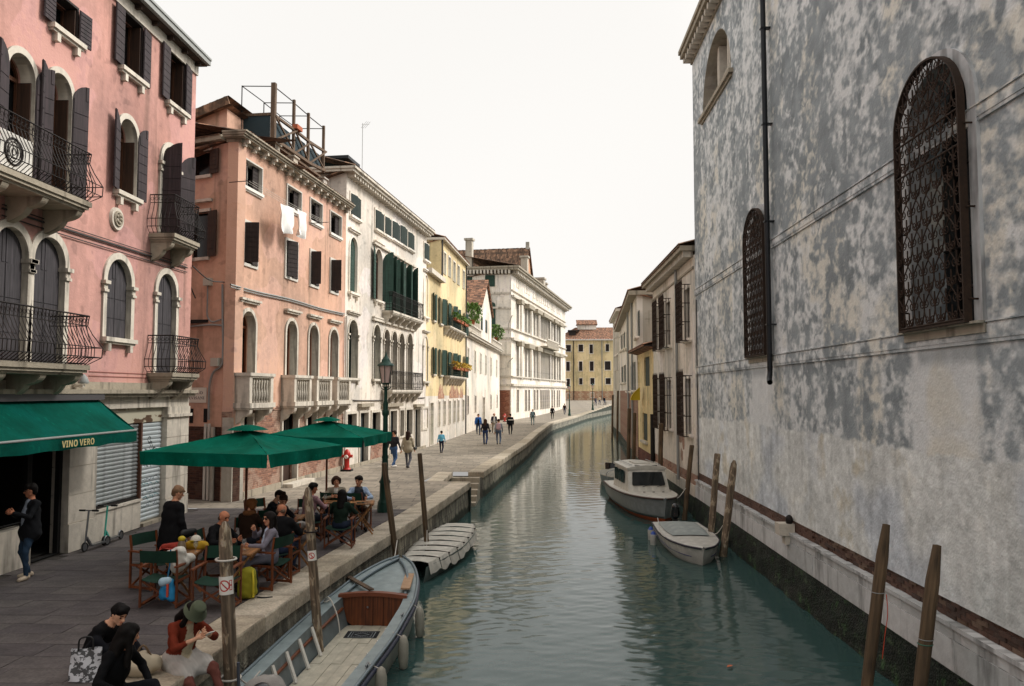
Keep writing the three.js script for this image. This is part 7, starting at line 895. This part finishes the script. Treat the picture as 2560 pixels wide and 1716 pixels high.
{ // white cabin boat
  const [t, L] = boat('cabin_boat', 'white cabin boat with grey hull and orange waterline', [4.28, 27.6], [3.62, 34.4]);
  const bt = [[0, 0.9], [2, 1.02], [4, 1.0], [5.2, 0.86], [6.1, 0.58], [6.6, 0.28], [L, 0.03]], B = shut((z) => smo(bt, z, 0.3), L), S = (z) => 0.72 + 0.14 * Math.pow(z / L, 2);
  mesh('hull', [hullSkin(L, B, S, [[1, 1], [0.98, 0.72], [0.9, 0.3], [0.86, 0.17]].concat([[0.84, 0.165]]))].concat([]), paint('#8f9595'), t);
  mesh('bottom', [hullSkin(L, B, S, [[0.845, 0.17], [0.7, -0.3], [0, -1]])], paint('#b5562a', 0.7), t);
  for (const s of [-1, 1]) mesh('rubbing_strake', [tube(Array.from({ length: 20 }, (_, i) => { const z = i / 19 * (L - 0.04); return V(s * (B(z) + 0.015), S(z) - 0.03, z); }), 0.035, 50, 5)], mat('#4a3730', 0.7), t);
  const wh = paint('#dcd8cc', 0.5); mesh('deck', [grid(30, 10, (q, v) => { const z = q * (L - 0.02), b = B(z); return V(lerp(-b, b, v), S(z) + 0.03 * Math.sin(Math.PI * v), z); })], wh, t);
  // cabin: lofted box with raked front
  const z0 = 1.5, z1 = 4.45, zt0 = 1.45, zt1 = 3.95, wb = 0.78, wt = 0.70, yb = 0.74, yt = 1.62, Q = (u, v, side) => V(side * lerp(wb, wt, v), lerp(yb, yt, v), lerp(lerp(z0, zt0, v), lerp(z1, zt1, v), u));
  const cab = [grid(6, 6, (u, v) => Q(u, v, 1)), grid(6, 6, (u, v) => Q(1 - u, v, -1)), grid(6, 6, (u, v) => V(lerp(lerp(wb, wt, v), -lerp(wb, wt, v), u), lerp(yb, yt, v), lerp(z1, zt1, v) + 0.06 * Math.sin(Math.PI * u))), grid(6, 6, (u, v) => V(lerp(-lerp(wb, wt, v), lerp(wb, wt, v), u), lerp(yb, yt, v), lerp(z0, zt0, v)))]; mesh('cabin', cab, wh, t);
  mesh('roof', [grid(12, 12, (u, v) => V((u * 2 - 1) * (wt + 0.05), yt + 0.02 + 0.09 * Math.sin(Math.PI * u), lerp(zt0 - 0.08, zt1 + 0.1, v))), grid(2, 12, (u, v) => V((wt + 0.05), yt - 0.05 + 0.07 * u, lerp(zt1 + 0.1, zt0 - 0.08, v))), grid(2, 12, (u, v) => V(-(wt + 0.05), yt - 0.05 + 0.07 * u, lerp(zt0 - 0.08, zt1 + 0.1, v))), grid(12, 2, (u, v) => V((u * 2 - 1) * (wt + 0.05), yt - 0.05 + 0.07 * v + 0.09 * v * Math.sin(Math.PI * u), zt1 + 0.1))], wh, t);
  for (const s of [-1, 1]) mesh('roof_rail', [bar(V(s * 0.55, yt + 0.12, zt0), V(s * 0.55, yt + 0.12, zt1), 0.014)], M.steel, t); mesh('roof_hatch', [box(-0.3, yt + 0.1, 2.2, 0.3, yt + 0.14, 3.3)], wh, t); mesh('roof_strip', [box(-0.42, yt + 0.045, zt1 - 0.1, 0.42, yt + 0.1, zt1 + 0.02)], M.dark, t);
  const gl = new THREE.MeshPhysicalMaterial({ color: '#16191a', roughness: 0.06 }); const fr = new THREE.Shape(); const ww = 0.62, hh = 0.27; fr.moveTo(-ww, -hh + 0.06); fr.quadraticCurveTo(-ww, -hh, -ww + 0.06, -hh); fr.lineTo(ww - 0.06, -hh); fr.quadraticCurveTo(ww, -hh, ww, -hh + 0.06); fr.lineTo(ww - 0.05, hh - 0.06); fr.quadraticCurveTo(ww - 0.05, hh, ww - 0.1, hh); fr.lineTo(-ww + 0.1, hh); fr.quadraticCurveTo(-ww + 0.05, hh, -ww + 0.05, hh - 0.06); fr.lineTo(-ww, -hh + 0.06);
  const tilt = Math.atan2(z1 - zt1, yt - yb); mesh('windscreen', [extr(fr, 0.02).rotateX(-tilt).translate(0, 1.25, lerp(z1, zt1, 0.58) + 0.07)], gl, t);
  for (const s of [-1, 1]) for (const [a, b] of [[1.7, 2.35], [2.5, 3.6]]) { const sh = opShape(a, b, 1.02, 1.5, 0.05); mesh('side_window', [extr(sh, 0.02).rotateY(-Math.PI / 2).translate(0, 0, 0).scale(1, 1, 1).translate(s * 0.765 + (s > 0 ? 0.01 : 0.01), 0, 0)], gl, t); }
  for (const x of [-0.25, 0.3]) mesh('wiper', [bar(V(x, 0.98, 4.43), V(x + 0.3, 1.06, 4.42), 0.012)], M.black, t); for (const x of [-0.35, 0, 0.35]) mesh('deck_fitting', [box(x - 0.04, 0.86, 5.1, x + 0.04, 0.88, 5.14)], M.dark, t);
  mesh('stern_box', [box(0.45, 0.74, 0.3, 0.85, 1.25, 0.9)], wh, t); mesh('stern_rail', [tube([V(-0.8, 0.75, 0.2), V(-0.8, 1.1, 0.2), V(0.8, 1.1, 0.2), V(0.8, 0.75, 0.2)], 0.016, 24, 6)], M.steel, t);
}
{ // small white boat
  const [t, L] = boat('small_white_boat', 'small white motorboat with a grey cover and two fenders', [4.2, 20.9], [4.22, 25.4]);
  const bt = [[0, 0.7], [1.8, 0.78], [3.2, 0.68], [4.0, 0.42], [4.4, 0.18], [L, 0.03]], B = shut((z) => smo(bt, z, 0.25), L), S = (z) => 0.42 + 0.06 * z / L;
  const wh = paint('#d9d6cd', 0.4); mesh('hull', [hullSkin(L, B, S, [[1, 1], [0.95, 0.6], [0.86, 0.15], [0.6, -0.5], [0, -1]])], wh, t); mesh('transom', [box(-0.68, -0.1, -0.02, 0.68, 0.42, 0.02)], wh, t);
  for (const s of [-1, 1]) { mesh('rubbing_strake', [tube(Array.from({ length: 16 }, (_, i) => { const z = i / 15 * (L - 0.04); return V(s * (B(z) + 0.01), S(z) - 0.02, z); }), 0.028, 40, 5)], mat('#2e2a35', 0.7), t); mesh('hull_stripe', [tube(Array.from({ length: 16 }, (_, i) => { const z = i / 15 * (L - 0.3); return V(s * (B(z) * 0.91 + 0.012), S(z) * 0.42, z - 0.06); }), 0.01, 40, 4)], mat('#3a4070', 0.6), t); }
  mesh('deck', [grid(24, 10, (q, v) => { const z = q * (L - 0.02), b = B(z); return V(lerp(-b, b, v), S(z) + 0.03 * Math.sin(Math.PI * v), z); })], wh, t);
  mesh('cover', [grid(16, 14, (q, v) => { const z = lerp(0.25, 2.75, q), b = (B(z) - 0.14) * (1 - 0.12 * q); const a = v * 2 - 1; return V(a * b, S(z) + 0.035 + 0.13 * Math.pow(Math.max(0, (1 - a * a) * Math.sin(Math.PI * clamp(q * 0.96 + 0.02))), 0.6), z); })], mat('#a9b0ad', 0.9, { map: T.cloth }), t);
  { const f = sub('outboard_motor', t); mesh('cowl', [nets([cap(V(0.05, 0.62, -0.3), V(0.05, 0.86, -0.22), 0.15, 0.12, [0, 0, 0], { ax: V(0, 0, 1), s: 1.3 })], 0.018)].map((q) => { q.deleteAttribute('color'); return q; }), paint('#17181b', 0.25), f); mesh('leg', [box(-0.02, -0.35, -0.36, 0.12, 0.6, -0.2)], M.black, f); mesh('cowl_mark', [box(0.0, 0.66, -0.105, 0.06, 0.7, -0.1)], M.red, f); }
  for (const z of [0.7, 1.5]) { const f = sub('fender', t), x = -B(z) - 0.12; mesh('bumper', [lathe([[0.02, 0.08], [0.085, 0.12], [0.09, 0.42], [0.03, 0.48]], 12).translate(x, -0.12, z)], paint('#cfccc4', 0.5), f); mesh('fender_end', [lathe([[0, 0], [0.05, 0.01], [0.085, 0.115], [0.0, 0.12]], 12).translate(x, -0.12, z)], mat('#274a9a', 0.5), f); mesh('fender_top', [lathe([[0.088, 0.42], [0.04, 0.5], [0, 0.52]], 12).translate(x, -0.12, z)], mat('#274a9a', 0.5), f); }
  mesh('mooring_rope', [tube([V(-0.6, 0.45, 3.0), V(-0.8, 0.5, 2.6), V(-0.85, 0.9, 2.2)], 0.012, 10, 4)], M.frameWhite, t);
}
{ // boat beyond the cabin boat
  const [t, L] = boat('grey_tender', 'small grey tender moored behind the cabin boat', [3.55, 36.3], [3.7, 41.2]);
  const B = shut((z) => smo([[0, 0.65], [2.5, 0.75], [4, 0.45], [L, 0.05]], z, 0.3), L), S = (z) => 0.5 + 0.1 * z / L; mesh('hull', [hullSkin(L, B, S, [[1, 1], [0.95, 0.5], [0.85, 0], [0.5, -0.7], [0, -1]], 24)], paint('#7d8788'), t); mesh('cover', [grid(16, 10, (q, v) => { const z = lerp(0.1, L - 0.3, q), a = v * 2 - 1; return V(a * B(z), S(z) + 0.02 + 0.3 * (1 - a * a) * Math.sin(Math.PI * q * 0.85), z); })], mat('#a9a79d', 0.9, { map: T.cloth }), t); mesh('windscreen', [grid(8, 3, (u, v) => V((u * 2 - 1) * 0.5, 0.8 + 0.3 * v, 2.6 - 0.15 * v + 0.2 * Math.sin(Math.PI * u)))], M.glass, t); for (const z of [1.4, 2.8]) mesh('fender', [new THREE.SphereGeometry(0.16, 12, 10).translate(B(z) + 0.16, 0.2, z)], paint('#cfccc4', 0.5), t);
}
// poles: base (x, d) in the water, top point, radius
function pole(label, bx, bd, tx, td, ty, r, style, m = M.pole) {
  const t = thing('mooring_pole', label, 'pole', [bx, 0, -bd], 0, 'wooden mooring poles'); const b = V(tx - bx, ty, -(td - bd)), a = b.clone().multiplyScalar(-0.8 / ty), rr = rng(Math.round(bx * 100 + bd * 37));
  const len = a.distanceTo(b), prof = style === 'point' ? [[r * 1.06, 0], [r, len * 0.4], [r * 0.95, len - r * 3.2], [r * 0.78, len - r * 1.1], [r * 0.36, len - 0.012], [0.0, len]] : style === 'taper' ? [[r * 0.95, 0], [r, len * 0.5], [r, len - 0.45], [r * 0.6, len - 0.01], [0.0, len]] : [[r * 1.06, 0], [r, len * 0.5], [r * 0.94, len - 0.03], [r * 0.8, len], [0, len + 0.004]];
  const pts = []; for (let i = 0; i < prof.length - 1; i++) { const n = i < 2 ? 8 : 2; for (let k = 0; k < n; k++) pts.push([lerp(prof[i][0], prof[i + 1][0], k / n), lerp(prof[i][1], prof[i + 1][1], k / n)]); } pts.push(prof[prof.length - 1]);
  const g = lathe(pts, 14), p = g.attributes.position, uv = g.attributes.uv; for (let i = 0; i < p.count; i++) { const y = p.getY(i), an = Math.atan2(p.getZ(i), p.getX(i)); const k = 1 + 0.12 * (noise(an * 2 + 9, y * 1.4, 0, 0, 7) - 0.5) + (style === 'point' ? 0.16 * (noise(an * 6 + 20, y * 0.5, 0, 0, 9) - 0.5) : 0); p.setX(i, p.getX(i) * k); p.setZ(i, p.getZ(i) * k); uv.setXY(i, uv.getX(i) * 0.6, y); } g.computeVertexNormals(); g.userData.keepUV = true;
  const q = new THREE.Quaternion().setFromUnitVectors(V(0, 1, 0), b.clone().sub(a).normalize()); g.applyQuaternion(q).translate(a.x, a.y, a.z); mesh('shaft', [g], m, t);
  t.userData.at = undefined; delete t.userData.at; return { t, P: (y) => a.clone().lerp(b, (y + 0.8) / (ty + 0.8)), q };
}
const noMoor = (kind) => { const c = document.createElement('canvas'); c.width = c.height = 128; const x = c.getContext('2d'); x.fillStyle = '#e6e2da'; x.fillRect(0, 0, 128, 128); x.strokeStyle = '#b8322c'; x.lineWidth = 9; x.beginPath(); x.arc(58, 64, 36, 0, 6.3); x.stroke(); x.beginPath(); x.moveTo(33, 38); x.lineTo(84, 90); x.stroke(); x.lineWidth = 5; if (kind) { x.beginPath(); x.moveTo(60, 30); x.lineTo(60, 98); x.moveTo(46, 80); x.quadraticCurveTo(60, 106, 74, 80); x.stroke(); } else { x.strokeRect(98, 30, 16, 30); x.strokeRect(98, 66, 16, 30); } const t = new THREE.CanvasTexture(c); t.colorSpace = THREE.SRGBColorSpace; return t; };
function sign(p, y, r, turn, s, kind) { const c = p.P(y), g = sub('notice_plate', p.t); const m = mesh('plate_face', new THREE.CylinderGeometry(r, r, s, 8, 1, true, turn - s / r / 2, s / r), mat('#ffffff', 0.6, { map: noMoor(kind), side: THREE.DoubleSide }), g); m.position.copy(c); m.quaternion.copy(p.q); }
const ringBand = (p, y, r, m, tk = 0.014, n = 'rope_band') => { const c = p.P(y); const o = mesh(n, [new THREE.TorusGeometry(r, tk, 6, 20).rotateX(Math.PI / 2)], m, p.t); o.position.copy(c); };
{ const p = pole('thick pointed pole with a no-mooring sign beside the seated trio', -4.02, 10.55, -4.21, 10.6, 2.78, 0.092, 'point'); sign(p, 1.95, 0.1, 0.1, 0.235, 0); ringBand(p, 2.28, 0.13, M.frameWhite); ringBand(p, 0.75, 0.13, M.frameWhite); }
{ const p = pole('pointed pole with a small sign between the cafe tables and the grey-blue boat', -3.78, 13.75, -4.02, 13.75, 2.86, 0.082, 'point'); sign(p, 1.7, 0.09, 0.25, 0.17, 1); ringBand(p, 2.1, 0.105, M.iron); }
pole('slim leaning pole between the grey-blue boat and the lamp post', -3.38, 19.2, -3.78, 19.3, 2.78, 0.072, 'flat', M.poleBrown); pole('slim leaning pole beside the covered rowboat', -3.02, 21.6, -3.28, 21.7, 2.83, 0.068, 'flat', M.poleBrown);
{ const p = pole('brown tapered pole with an orange cord by the church wall', 4.38, 11.3, 4.78, 11.3, 2.68, 0.082, 'taper', M.poleBrown); ringBand(p, 1.75, 0.085, M.pipeGrey, 0.006); mesh('orange_cord', [tube([p.P(1.75).add(V(0.06, 0, 0.12)), p.P(1.5).add(V(0.1, 0, 0.14)), p.P(1.2).add(V(0.1, 0.02, 0.14)), p.P(0.9).add(V(0.1, 0, 0.14))], 0.006, 14, 5)], mat('#c2452a', 0.8), p.t); }
{ const p = pole('brown tapered pole with a green cord by the church wall', 4.66, 10.45, 5.05, 10.45, 2.56, 0.085, 'taper', M.poleBrown); ringBand(p, 1.32, 0.087, mat('#3f6f5c', 0.8), 0.007); ringBand(p, 1.38, 0.087, M.pipeGrey, 0.006); }
pole('weathered flat-topped pole beyond the small white boat', 4.92, 23.6, 5.18, 23.6, 2.7, 0.095, 'flat'); pole('weathered pointed pole next to the small white boat', 5.0, 22.3, 5.35, 22.3, 2.62, 0.1, 'point'); pole('slim pole against the bow of the cabin boat', 5.08, 28.6, 5.42, 28.8, 2.6, 0.085, 'flat', M.poleBrown);
for (const [x, d, h, l] of [[4.9, 33.2, 3.2, 'pole in front of the caged windows'], [4.85, 42, 3.4, 'pole before the small yellow house shutters'], [4.75, 43.6, 3.6, 'pole at the corner of the small yellow house'], [7.1, 74, 4.6, 'thin pole at the narrow beige house'], [6.9, 77, 4.2, 'far thin pole at the canal bend']]) pole(l, x, d, x + 0.1, d, h, 0.1, 'flat', M.poleBrown);

const moor = (label, p, q, sag) => { const a = V(p[0], p[1], -p[2]), b = V(q[0], q[1], -q[2]), c = a.clone().lerp(b, 0.5); c.y -= sag; tag(mesh('mooring_line', [tube([a, c, b], 0.012, 16, 5)], M.frameWhite), label, 'rope'); };
moor('slack line from the cabin boat bow to its pole', [4.45, 0.82, 28.1], [5.15, 1.1, 28.6], 0.18); moor('slack line from the small white boat to the pointed pole', [4.75, 0.5, 22.8], [5.05, 0.9, 22.3], 0.12); moor('slack line from the covered rowboat to its leaning pole', [-3.0, 0.45, 21.2], [-3.05, 0.8, 21.6], 0.1); moor('slack line from the grey-blue boat to the pole with the sign', [-3.9, 0.62, 11.2], [-4.0, 0.8, 10.55], 0.14); moor('slack line from the grey-blue boat bow to a slim pole', [-3.25, 0.86, 17.5], [-3.42, 0.95, 19.15], 0.2);

// ---------- lamp posts, hydrants, scooters, bags ----------
function makeLamp() {
  const t = thing('lamp_post', 'x', 'lamp post'), m = M.lampGreen; mesh('base', [new THREE.CylinderGeometry(0.2, 0.22, 0.28, 8).translate(0, 0.14, 0), lathe([[0.19, 0.28], [0.15, 0.36], [0.14, 0.8], [0.17, 0.84], [0.12, 0.92], [0.1, 1.0]], 14)], m, t);
  mesh('shaft', [lathe([[0.1, 1.0], [0.085, 1.5], [0.1, 1.54], [0.08, 1.6], [0.07, 2.7], [0.105, 2.76], [0.1, 2.86], [0.07, 2.9], [0.08, 3.05], [0.05, 3.15], [0.045, 3.5], [0.08, 3.55]], 12)], m, t);
  mesh('cradle', [0, 1, 2, 3].map((k) => tube([V(0.04, 3.45, 0), V(0.12, 3.5, 0), V(0.15, 3.6, 0), V(0.125, 3.66, 0)], 0.012, 8, 4).rotateY(k * 1.571)), m, t);
  const l = sub('lantern', t); mesh('glass', [new THREE.CylinderGeometry(0.2, 0.125, 0.5, 6, 1, true).translate(0, 3.9, 0)], M.lampGlass, l); mesh('cage', [...Array.from({ length: 6 }, (_, k) => { const a = k * Math.PI / 3; return bar(V(0.13 * Math.sin(a), 3.65, 0.13 * Math.cos(a)), V(0.205 * Math.sin(a), 4.15, 0.205 * Math.cos(a)), 0.012, 0.012, 4); }), new THREE.CylinderGeometry(0.14, 0.1, 0.05, 6).translate(0, 3.63, 0)], m, l); mesh('lantern_roof', [lathe([[0.26, 4.14], [0.25, 4.18], [0.14, 4.25], [0.13, 4.32], [0.09, 4.36], [0.05, 4.42], [0.03, 4.46], [0.0, 4.6]], 6)], m, l); return t;
}
const lamp0 = makeLamp(); [[-4.42, 22.7, 'dark green lamp post beside the cafe parasols'], [4.15, 113, 'dark green lamp post before the far yellow house'], [8.75, 133, 'dark green lamp post nearest the canal bend']].forEach(([x, d, l], i) => { let c = lamp0; if (i) { c = lamp0.clone(); c.name = numbered('lamp_post'); scene.add(c); } c.userData = { label: l, category: 'lamp post', group: 'green lamp posts' }; c.position.set(x, QY + rise(d), -d); });
function hydrant(x, d, label) { const t = thing('fire_hydrant', label, 'hydrant', [x, QY, -d]); mesh('plinth', [box(-0.22, 0, -0.22, 0.22, 0.07, 0.22)], M.dark, t); mesh('barrel', [lathe([[0.16, 0.07], [0.15, 0.12], [0.1, 0.16], [0.1, 0.52], [0.15, 0.56], [0.15, 0.74], [0.12, 0.8], [0.1, 0.86], [0.05, 0.92], [0, 0.94]], 14)], M.red, t); for (const s of [-1, 1]) mesh('outlet', [new THREE.CylinderGeometry(0.06, 0.07, 0.14, 10).rotateZ(Math.PI / 2).translate(s * 0.17, 0.64, 0.03)], M.red, t); mesh('front_outlet', [new THREE.CylinderGeometry(0.075, 0.085, 0.1, 10).rotateX(Math.PI / 2).translate(0, 0.62, 0.17)], M.whitePaint, t); }
{ const p = onY(864, 1176); hydrant(p.x + 0.15, -p.z - 0.4, 'red fire hydrant at the corner of the terracotta house'); } { const p = onY(1262, 1055); hydrant(p.x, -p.z, 'red fire hydrant at the brick bay of the stone palace'); }
function scooter(x0, d0, x1, d1, label, cm) { const t = thing('kick_scooter', label, 'scooter', [x0, QY, -d0], Math.atan2(x1 - x0, -(d1 - d0))), L = Math.hypot(x1 - x0, d1 - d0); for (const z of [0, L]) { const w = sub('wheel', t); mesh('tyre', [new THREE.TorusGeometry(0.085, 0.02, 8, 18).rotateY(Math.PI / 2).translate(0, 0.105, z)], M.rubber, w); mesh('hub', [new THREE.CylinderGeometry(0.07, 0.07, 0.02, 14).rotateZ(Math.PI / 2).translate(0, 0.105, z)], M.steel, w); } mesh('deck', [box(-0.06, 0.09, 0.16, 0.06, 0.12, L - 0.12)], M.steel, t); mesh('neck', [beam(V(0, 0.11, 0.2), V(0, 0.3, 0.05), 0.05, 0.04)], cm, t); mesh('stem', [bar(V(0, 0.11, 0), V(0, 0.86, 0.1), 0.02)], cm, t); mesh('handlebar', [bar(V(-0.2, 0.86, 0.1), V(0.2, 0.86, 0.1), 0.014)], M.steel, t); for (const s of [-1, 1]) mesh('grip', [bar(V(s * 0.08, 0.86, 0.1), V(s * 0.22, 0.86, 0.1), 0.022)], M.rubber, t); mesh('rear_guard', [new THREE.TorusGeometry(0.11, 0.015, 4, 8, 1.4).rotateY(Math.PI / 2).translate(0, 0.105, L)], M.steel, t); }
{ const a = onY(205, 1381), b = onY(250, 1366), c = onY(254, 1364), e = onY(296, 1349); scooter(a.x + 0.05, -a.z, b.x + 0.1, -b.z + 0.1, 'silver kick scooter against the bar front', M.steel); scooter(c.x + 0.05, -c.z, e.x + 0.05, -e.z, 'turquoise kick scooter against the grey roller shutter', mat('#3fae9c', 0.5)); }
const soft = (prims, cell, wr) => { const q = nets(prims, cell, wr); q.deleteAttribute('color'); return q; }, W0 = [0, 0, 0];
{ const t = thing('backpack', 'yellow backpack standing beside the cafe tables', 'bag', [-4.82, QY, -13.15], 0.3); mesh('sack', [soft([cap(V(0, 0.12, 0), V(0, 0.42, 0), 0.12, 0.1, W0, { ax: V(1, 0, 0), s: 1.35 })], 0.014, 0.006)], mat('#8f8a1e', 0.9), t); mesh('back_panel', [soft([cap(V(0.12, 0.1, -0.05), V(0.1, 0.42, -0.05), 0.07, 0.06, W0)], 0.014)], M.black, t); mesh('strap', [tube([V(0.08, 0.48, 0.06), V(0.1, 0.3, 0.15), V(0.1, 0.05, 0.12)], 0.018, 10, 5)], mat('#c7b52a', 0.8), t); mesh('loose_strap', [tube([V(0.15, 0.02, 0), V(0.28, 0.015, 0.05), V(0.4, 0.012, 0.02)], 0.012, 8, 4)], M.black, t); }
{ const t = thing('tote_bag', 'white tote with a grey leaf print beside the man in black', 'bag', [-5.36, QY, -9.42], 0.25); const tx = tex(128, 128, [0.36, 0.36], (u, v) => { const n = fbm(u * 10, v * 12, 4, 10, 12, 301); const k = sstep(0.5, 0.56, n); const c = lerp(0.80, 0.33, k); return [c, c, c * 1.02]; }); const wv = (s, y) => 0.055 * Math.sin(Math.PI * clamp(s)) * (1.1 - y) + 0.012 * Math.sin(s * 9 + y * 7); for (const q of [1, -1]) mesh('panel', [grid(16, 16, (u, y) => V(q * (u - 0.5) * (0.37 - 0.04 * y), 0.005 + 0.37 * y + 0.01 * Math.sin(u * 7), q * (0.012 + wv(u, y))))], mat('#ffffff', 0.95, { map: tx, side: THREE.DoubleSide }), t); mesh('handle', [tube([V(-0.08, 0.36, 0.03), V(-0.06, 0.5, 0.03), V(0.06, 0.5, 0.02), V(0.08, 0.36, 0.03)], 0.011, 16, 5)], M.black, t); }
{ const t = thing('canvas_bag', 'beige canvas bag beside the woman in the rust cardigan', 'bag', [-4.78, QY, -9.62], 0.4); mesh('sack', [soft([cap(V(-0.12, 0.11, 0), V(0.12, 0.13, 0), 0.1, 0.1, W0), cap(V(0, 0.1, 0), V(0, 0.2, 0), 0.13, 0.09, W0)], 0.014, 0.008)], mat('#b5a891', 0.95), t); mesh('handle', [tube([V(-0.1, 0.2, 0), V(0, 0.36, 0.02), V(0.1, 0.2, 0)], 0.014, 12, 5)], mat('#6f5a44', 0.9), t); }
{ const t = thing('jacket', 'white jacket hung on the chair with the blue bag', 'jacket', [-5.9, QY, -12.9], 0.2); mesh('cloth', [soft([cap(V(0.05, 0.62, 0.16), V(0.1, 0.82, 0.14), 0.1, 0.08, W0), cap(V(0.05, 0.6, 0.16), V(0.22, 0.72, 0.05), 0.09, 0.08, W0), cap(V(-0.1, 0.8, 0.16), V(0.08, 0.86, 0.16), 0.05, 0.06, W0)], 0.016, 0.01)], mat('#c9c5bb', 0.95), t); }
{ const t = thing('blue_bag', 'blue and white bag hanging from the chair back', 'bag', [-5.86, QY, -12.52], 0); mesh('pouch', [soft([cap(V(-0.06, 0.2, 0), V(-0.05, 0.4, 0), 0.07, 0.05, W0), cap(V(0.07, 0.18, 0), V(0.05, 0.42, 0), 0.07, 0.05, W0)], 0.014, 0.008)], mat('#1f7fb0', 0.8), t); mesh('flap', [soft([cap(V(-0.06, 0.42, 0.03), V(0.02, 0.44, 0.03), 0.07, 0.06, W0)], 0.014)], mat('#a9c4d2', 0.8), t); mesh('tab', [box(0.02, 0.2, 0.06, 0.05, 0.4, 0.085)], mat('#c24a30', 0.8), t); mesh('strap', [tube([V(0, 0.48, 0), V(0.02, 0.7, -0.02), V(0.0, 0.9, -0.08)], 0.012, 10, 5)], mat('#2a6f96', 0.8), t); }
const TB = 0.742; // things on the tables
{ const t = thing('red_cloth', 'folded red cloth on the slatted table', 'cloth', [-6.2, QY + TB, -13.4], 0.3); mesh('fold', [grid(12, 10, (u, v) => V((u - 0.5) * 0.4, 0.03 + 0.03 * Math.sin(u * 7 + v * 3) * Math.sin(v * 5), (v - 0.5) * 0.4)), soft([cap(V(-0.12, 0.05, 0), V(0.1, 0.06, 0.05), 0.06, 0.07, W0)], 0.016, 0.008)].map((g) => g), mat('#8e2f22', 0.95, { side: THREE.DoubleSide }), t); }
{ const t = thing('jug', 'yellow-lidded jug on the slatted table', 'jug', [-5.98, QY + TB, -13.25]); mesh('vessel', [lathe([[0, 0], [0.06, 0], [0.075, 0.06], [0.06, 0.14], [0.045, 0.18]], 14)], mat('#7a6a55', 0.4), t); mesh('lid', [new THREE.SphereGeometry(0.06, 12, 8).scale(1, 0.8, 1).translate(0, 0.21, 0)], mat('#b9a51e', 0.6), t); }
{ const t = thing('sun_cap', 'yellow and white cap lying on a bag on the table', 'cap', [-5.85, QY + TB, -13.5]); mesh('bag', [soft([cap(V(-0.1, 0.06, 0), V(0.16, 0.06, 0.02), 0.08, 0.07, W0)], 0.016, 0.008)], mat('#a8861c', 0.9), t); mesh('crown', [new THREE.SphereGeometry(0.09, 14, 8, 0, 6.3, 0, 1.57).translate(0, 0.14, 0)], mat('#c8c2b4', 0.9), t); mesh('brim', [new THREE.CylinderGeometry(0.09, 0.09, 0.012, 16, 1, false, 0, 3.1).scale(1.2, 1, 1).translate(-0.06, 0.145, 0.02)], mat('#b59c14', 0.9), t); }
{ const t = thing('scarf', 'rumpled grey and white scarf on the slatted table', 'scarf', [-4.62, QY + TB, -15.35]); mesh('cloth', [soft([cap(V(-0.2, 0.06, 0.05), V(0.02, 0.08, -0.05), 0.06, 0.07, W0), cap(V(0.02, 0.08, -0.05), V(0.2, 0.12, 0.08), 0.07, 0.05, W0)], 0.014, 0.012)], mat('#8a8580', 0.95), t); }
const cup = (x, d, label) => { const t = thing('drinking_glass', label, 'glass', [x, QY + TB, -d]); mesh('bowl', [lathe([[0.03, 0], [0.032, 0.005], [0.006, 0.01], [0.006, 0.07], [0.035, 0.1], [0.04, 0.14], [0.032, 0.18]], 12)], new THREE.MeshPhysicalMaterial({ color: '#e8ecec', transmission: 0.9, thickness: 0, roughness: 0.05, side: THREE.DoubleSide }), t); }; cup(-5.72, 13.2, 'stemmed glass beside the yellow-lidded jug'); cup(-5.0, 13.45, 'stemmed glass before the woman in sunglasses'); cup(-5.3, 17.0, 'stemmed glass before the woman with a bun'); cup(-5.2, 19.3, 'stemmed glass before the curly-haired woman');
{ const t = thing('menu', 'small dark wallet on the table of the man in a vest', 'wallet', [-4.3, QY + TB, -19.1], 0.2); mesh('cover', [box(-0.09, 0, -0.06, 0.09, 0.02, 0.06)], M.black, t); mesh('clasp', [box(-0.02, 0.02, -0.02, 0.03, 0.024, 0.02)], mat('#a8801e', 0.5), t); }
{ const t = thing('phone', 'pale phone held by the woman in the bucket hat', 'phone', [-4.05, QY + 0.45, -9.78], 1.0); mesh('case', [box(-0.035, -0.005, -0.075, 0.035, 0.005, 0.075).rotateX(-0.5)], M.whitePaint, t); mesh('screen', [box(-0.031, 0.0055, -0.07, 0.031, 0.006, 0.07).rotateX(-0.5)], M.black, t); }
// overhead cable from the pink house to the terracotta house
{ const a = V(-9.95, QY + 7.0, -22.3), p = onY(572, 1200); const e = atD(560, 706, 24.5), t = mesh('overhead_cable', [tube([a, a.clone().lerp(e, 0.5).add(V(0, -0.16, 0)), e], 0.02, 16, 5)], M.cable); tag(t, 'dark cable slung from the pink house to the terracotta house', 'cable'); }
{ const p = onY(1825, 1668, 0.012), l = mesh('floating_leaf', [grid(6, 3, (u, v) => V((u - 0.5) * 0.14, 0.012 + 0.01 * Math.sin(u * 3), (v - 0.5) * 0.07 * Math.sin(Math.PI * clamp(u, 0.06, 0.94))))], mat('#c0673e', 0.8, { side: THREE.DoubleSide })); l.position.copy(p); l.rotation.y = 0.7; tag(l, 'small orange leaf floating on the dark water', 'leaf'); }
// railing and bench far off
{ const d = 156, y = QY + rise(d), t = thing('bench', 'pale stone bench at the canal bend', 'bench', [11.6, y, -d]); mesh('seat', [box(-1.6, 0.4, -0.3, 1.6, 0.52, 0.3)], M.istria, t); for (const x of [-1.2, 1.2]) mesh('support', [box(x - 0.2, 0, -0.25, x + 0.2, 0.4, 0.25)], M.istria, t); }

renderer.render(scene, camera);
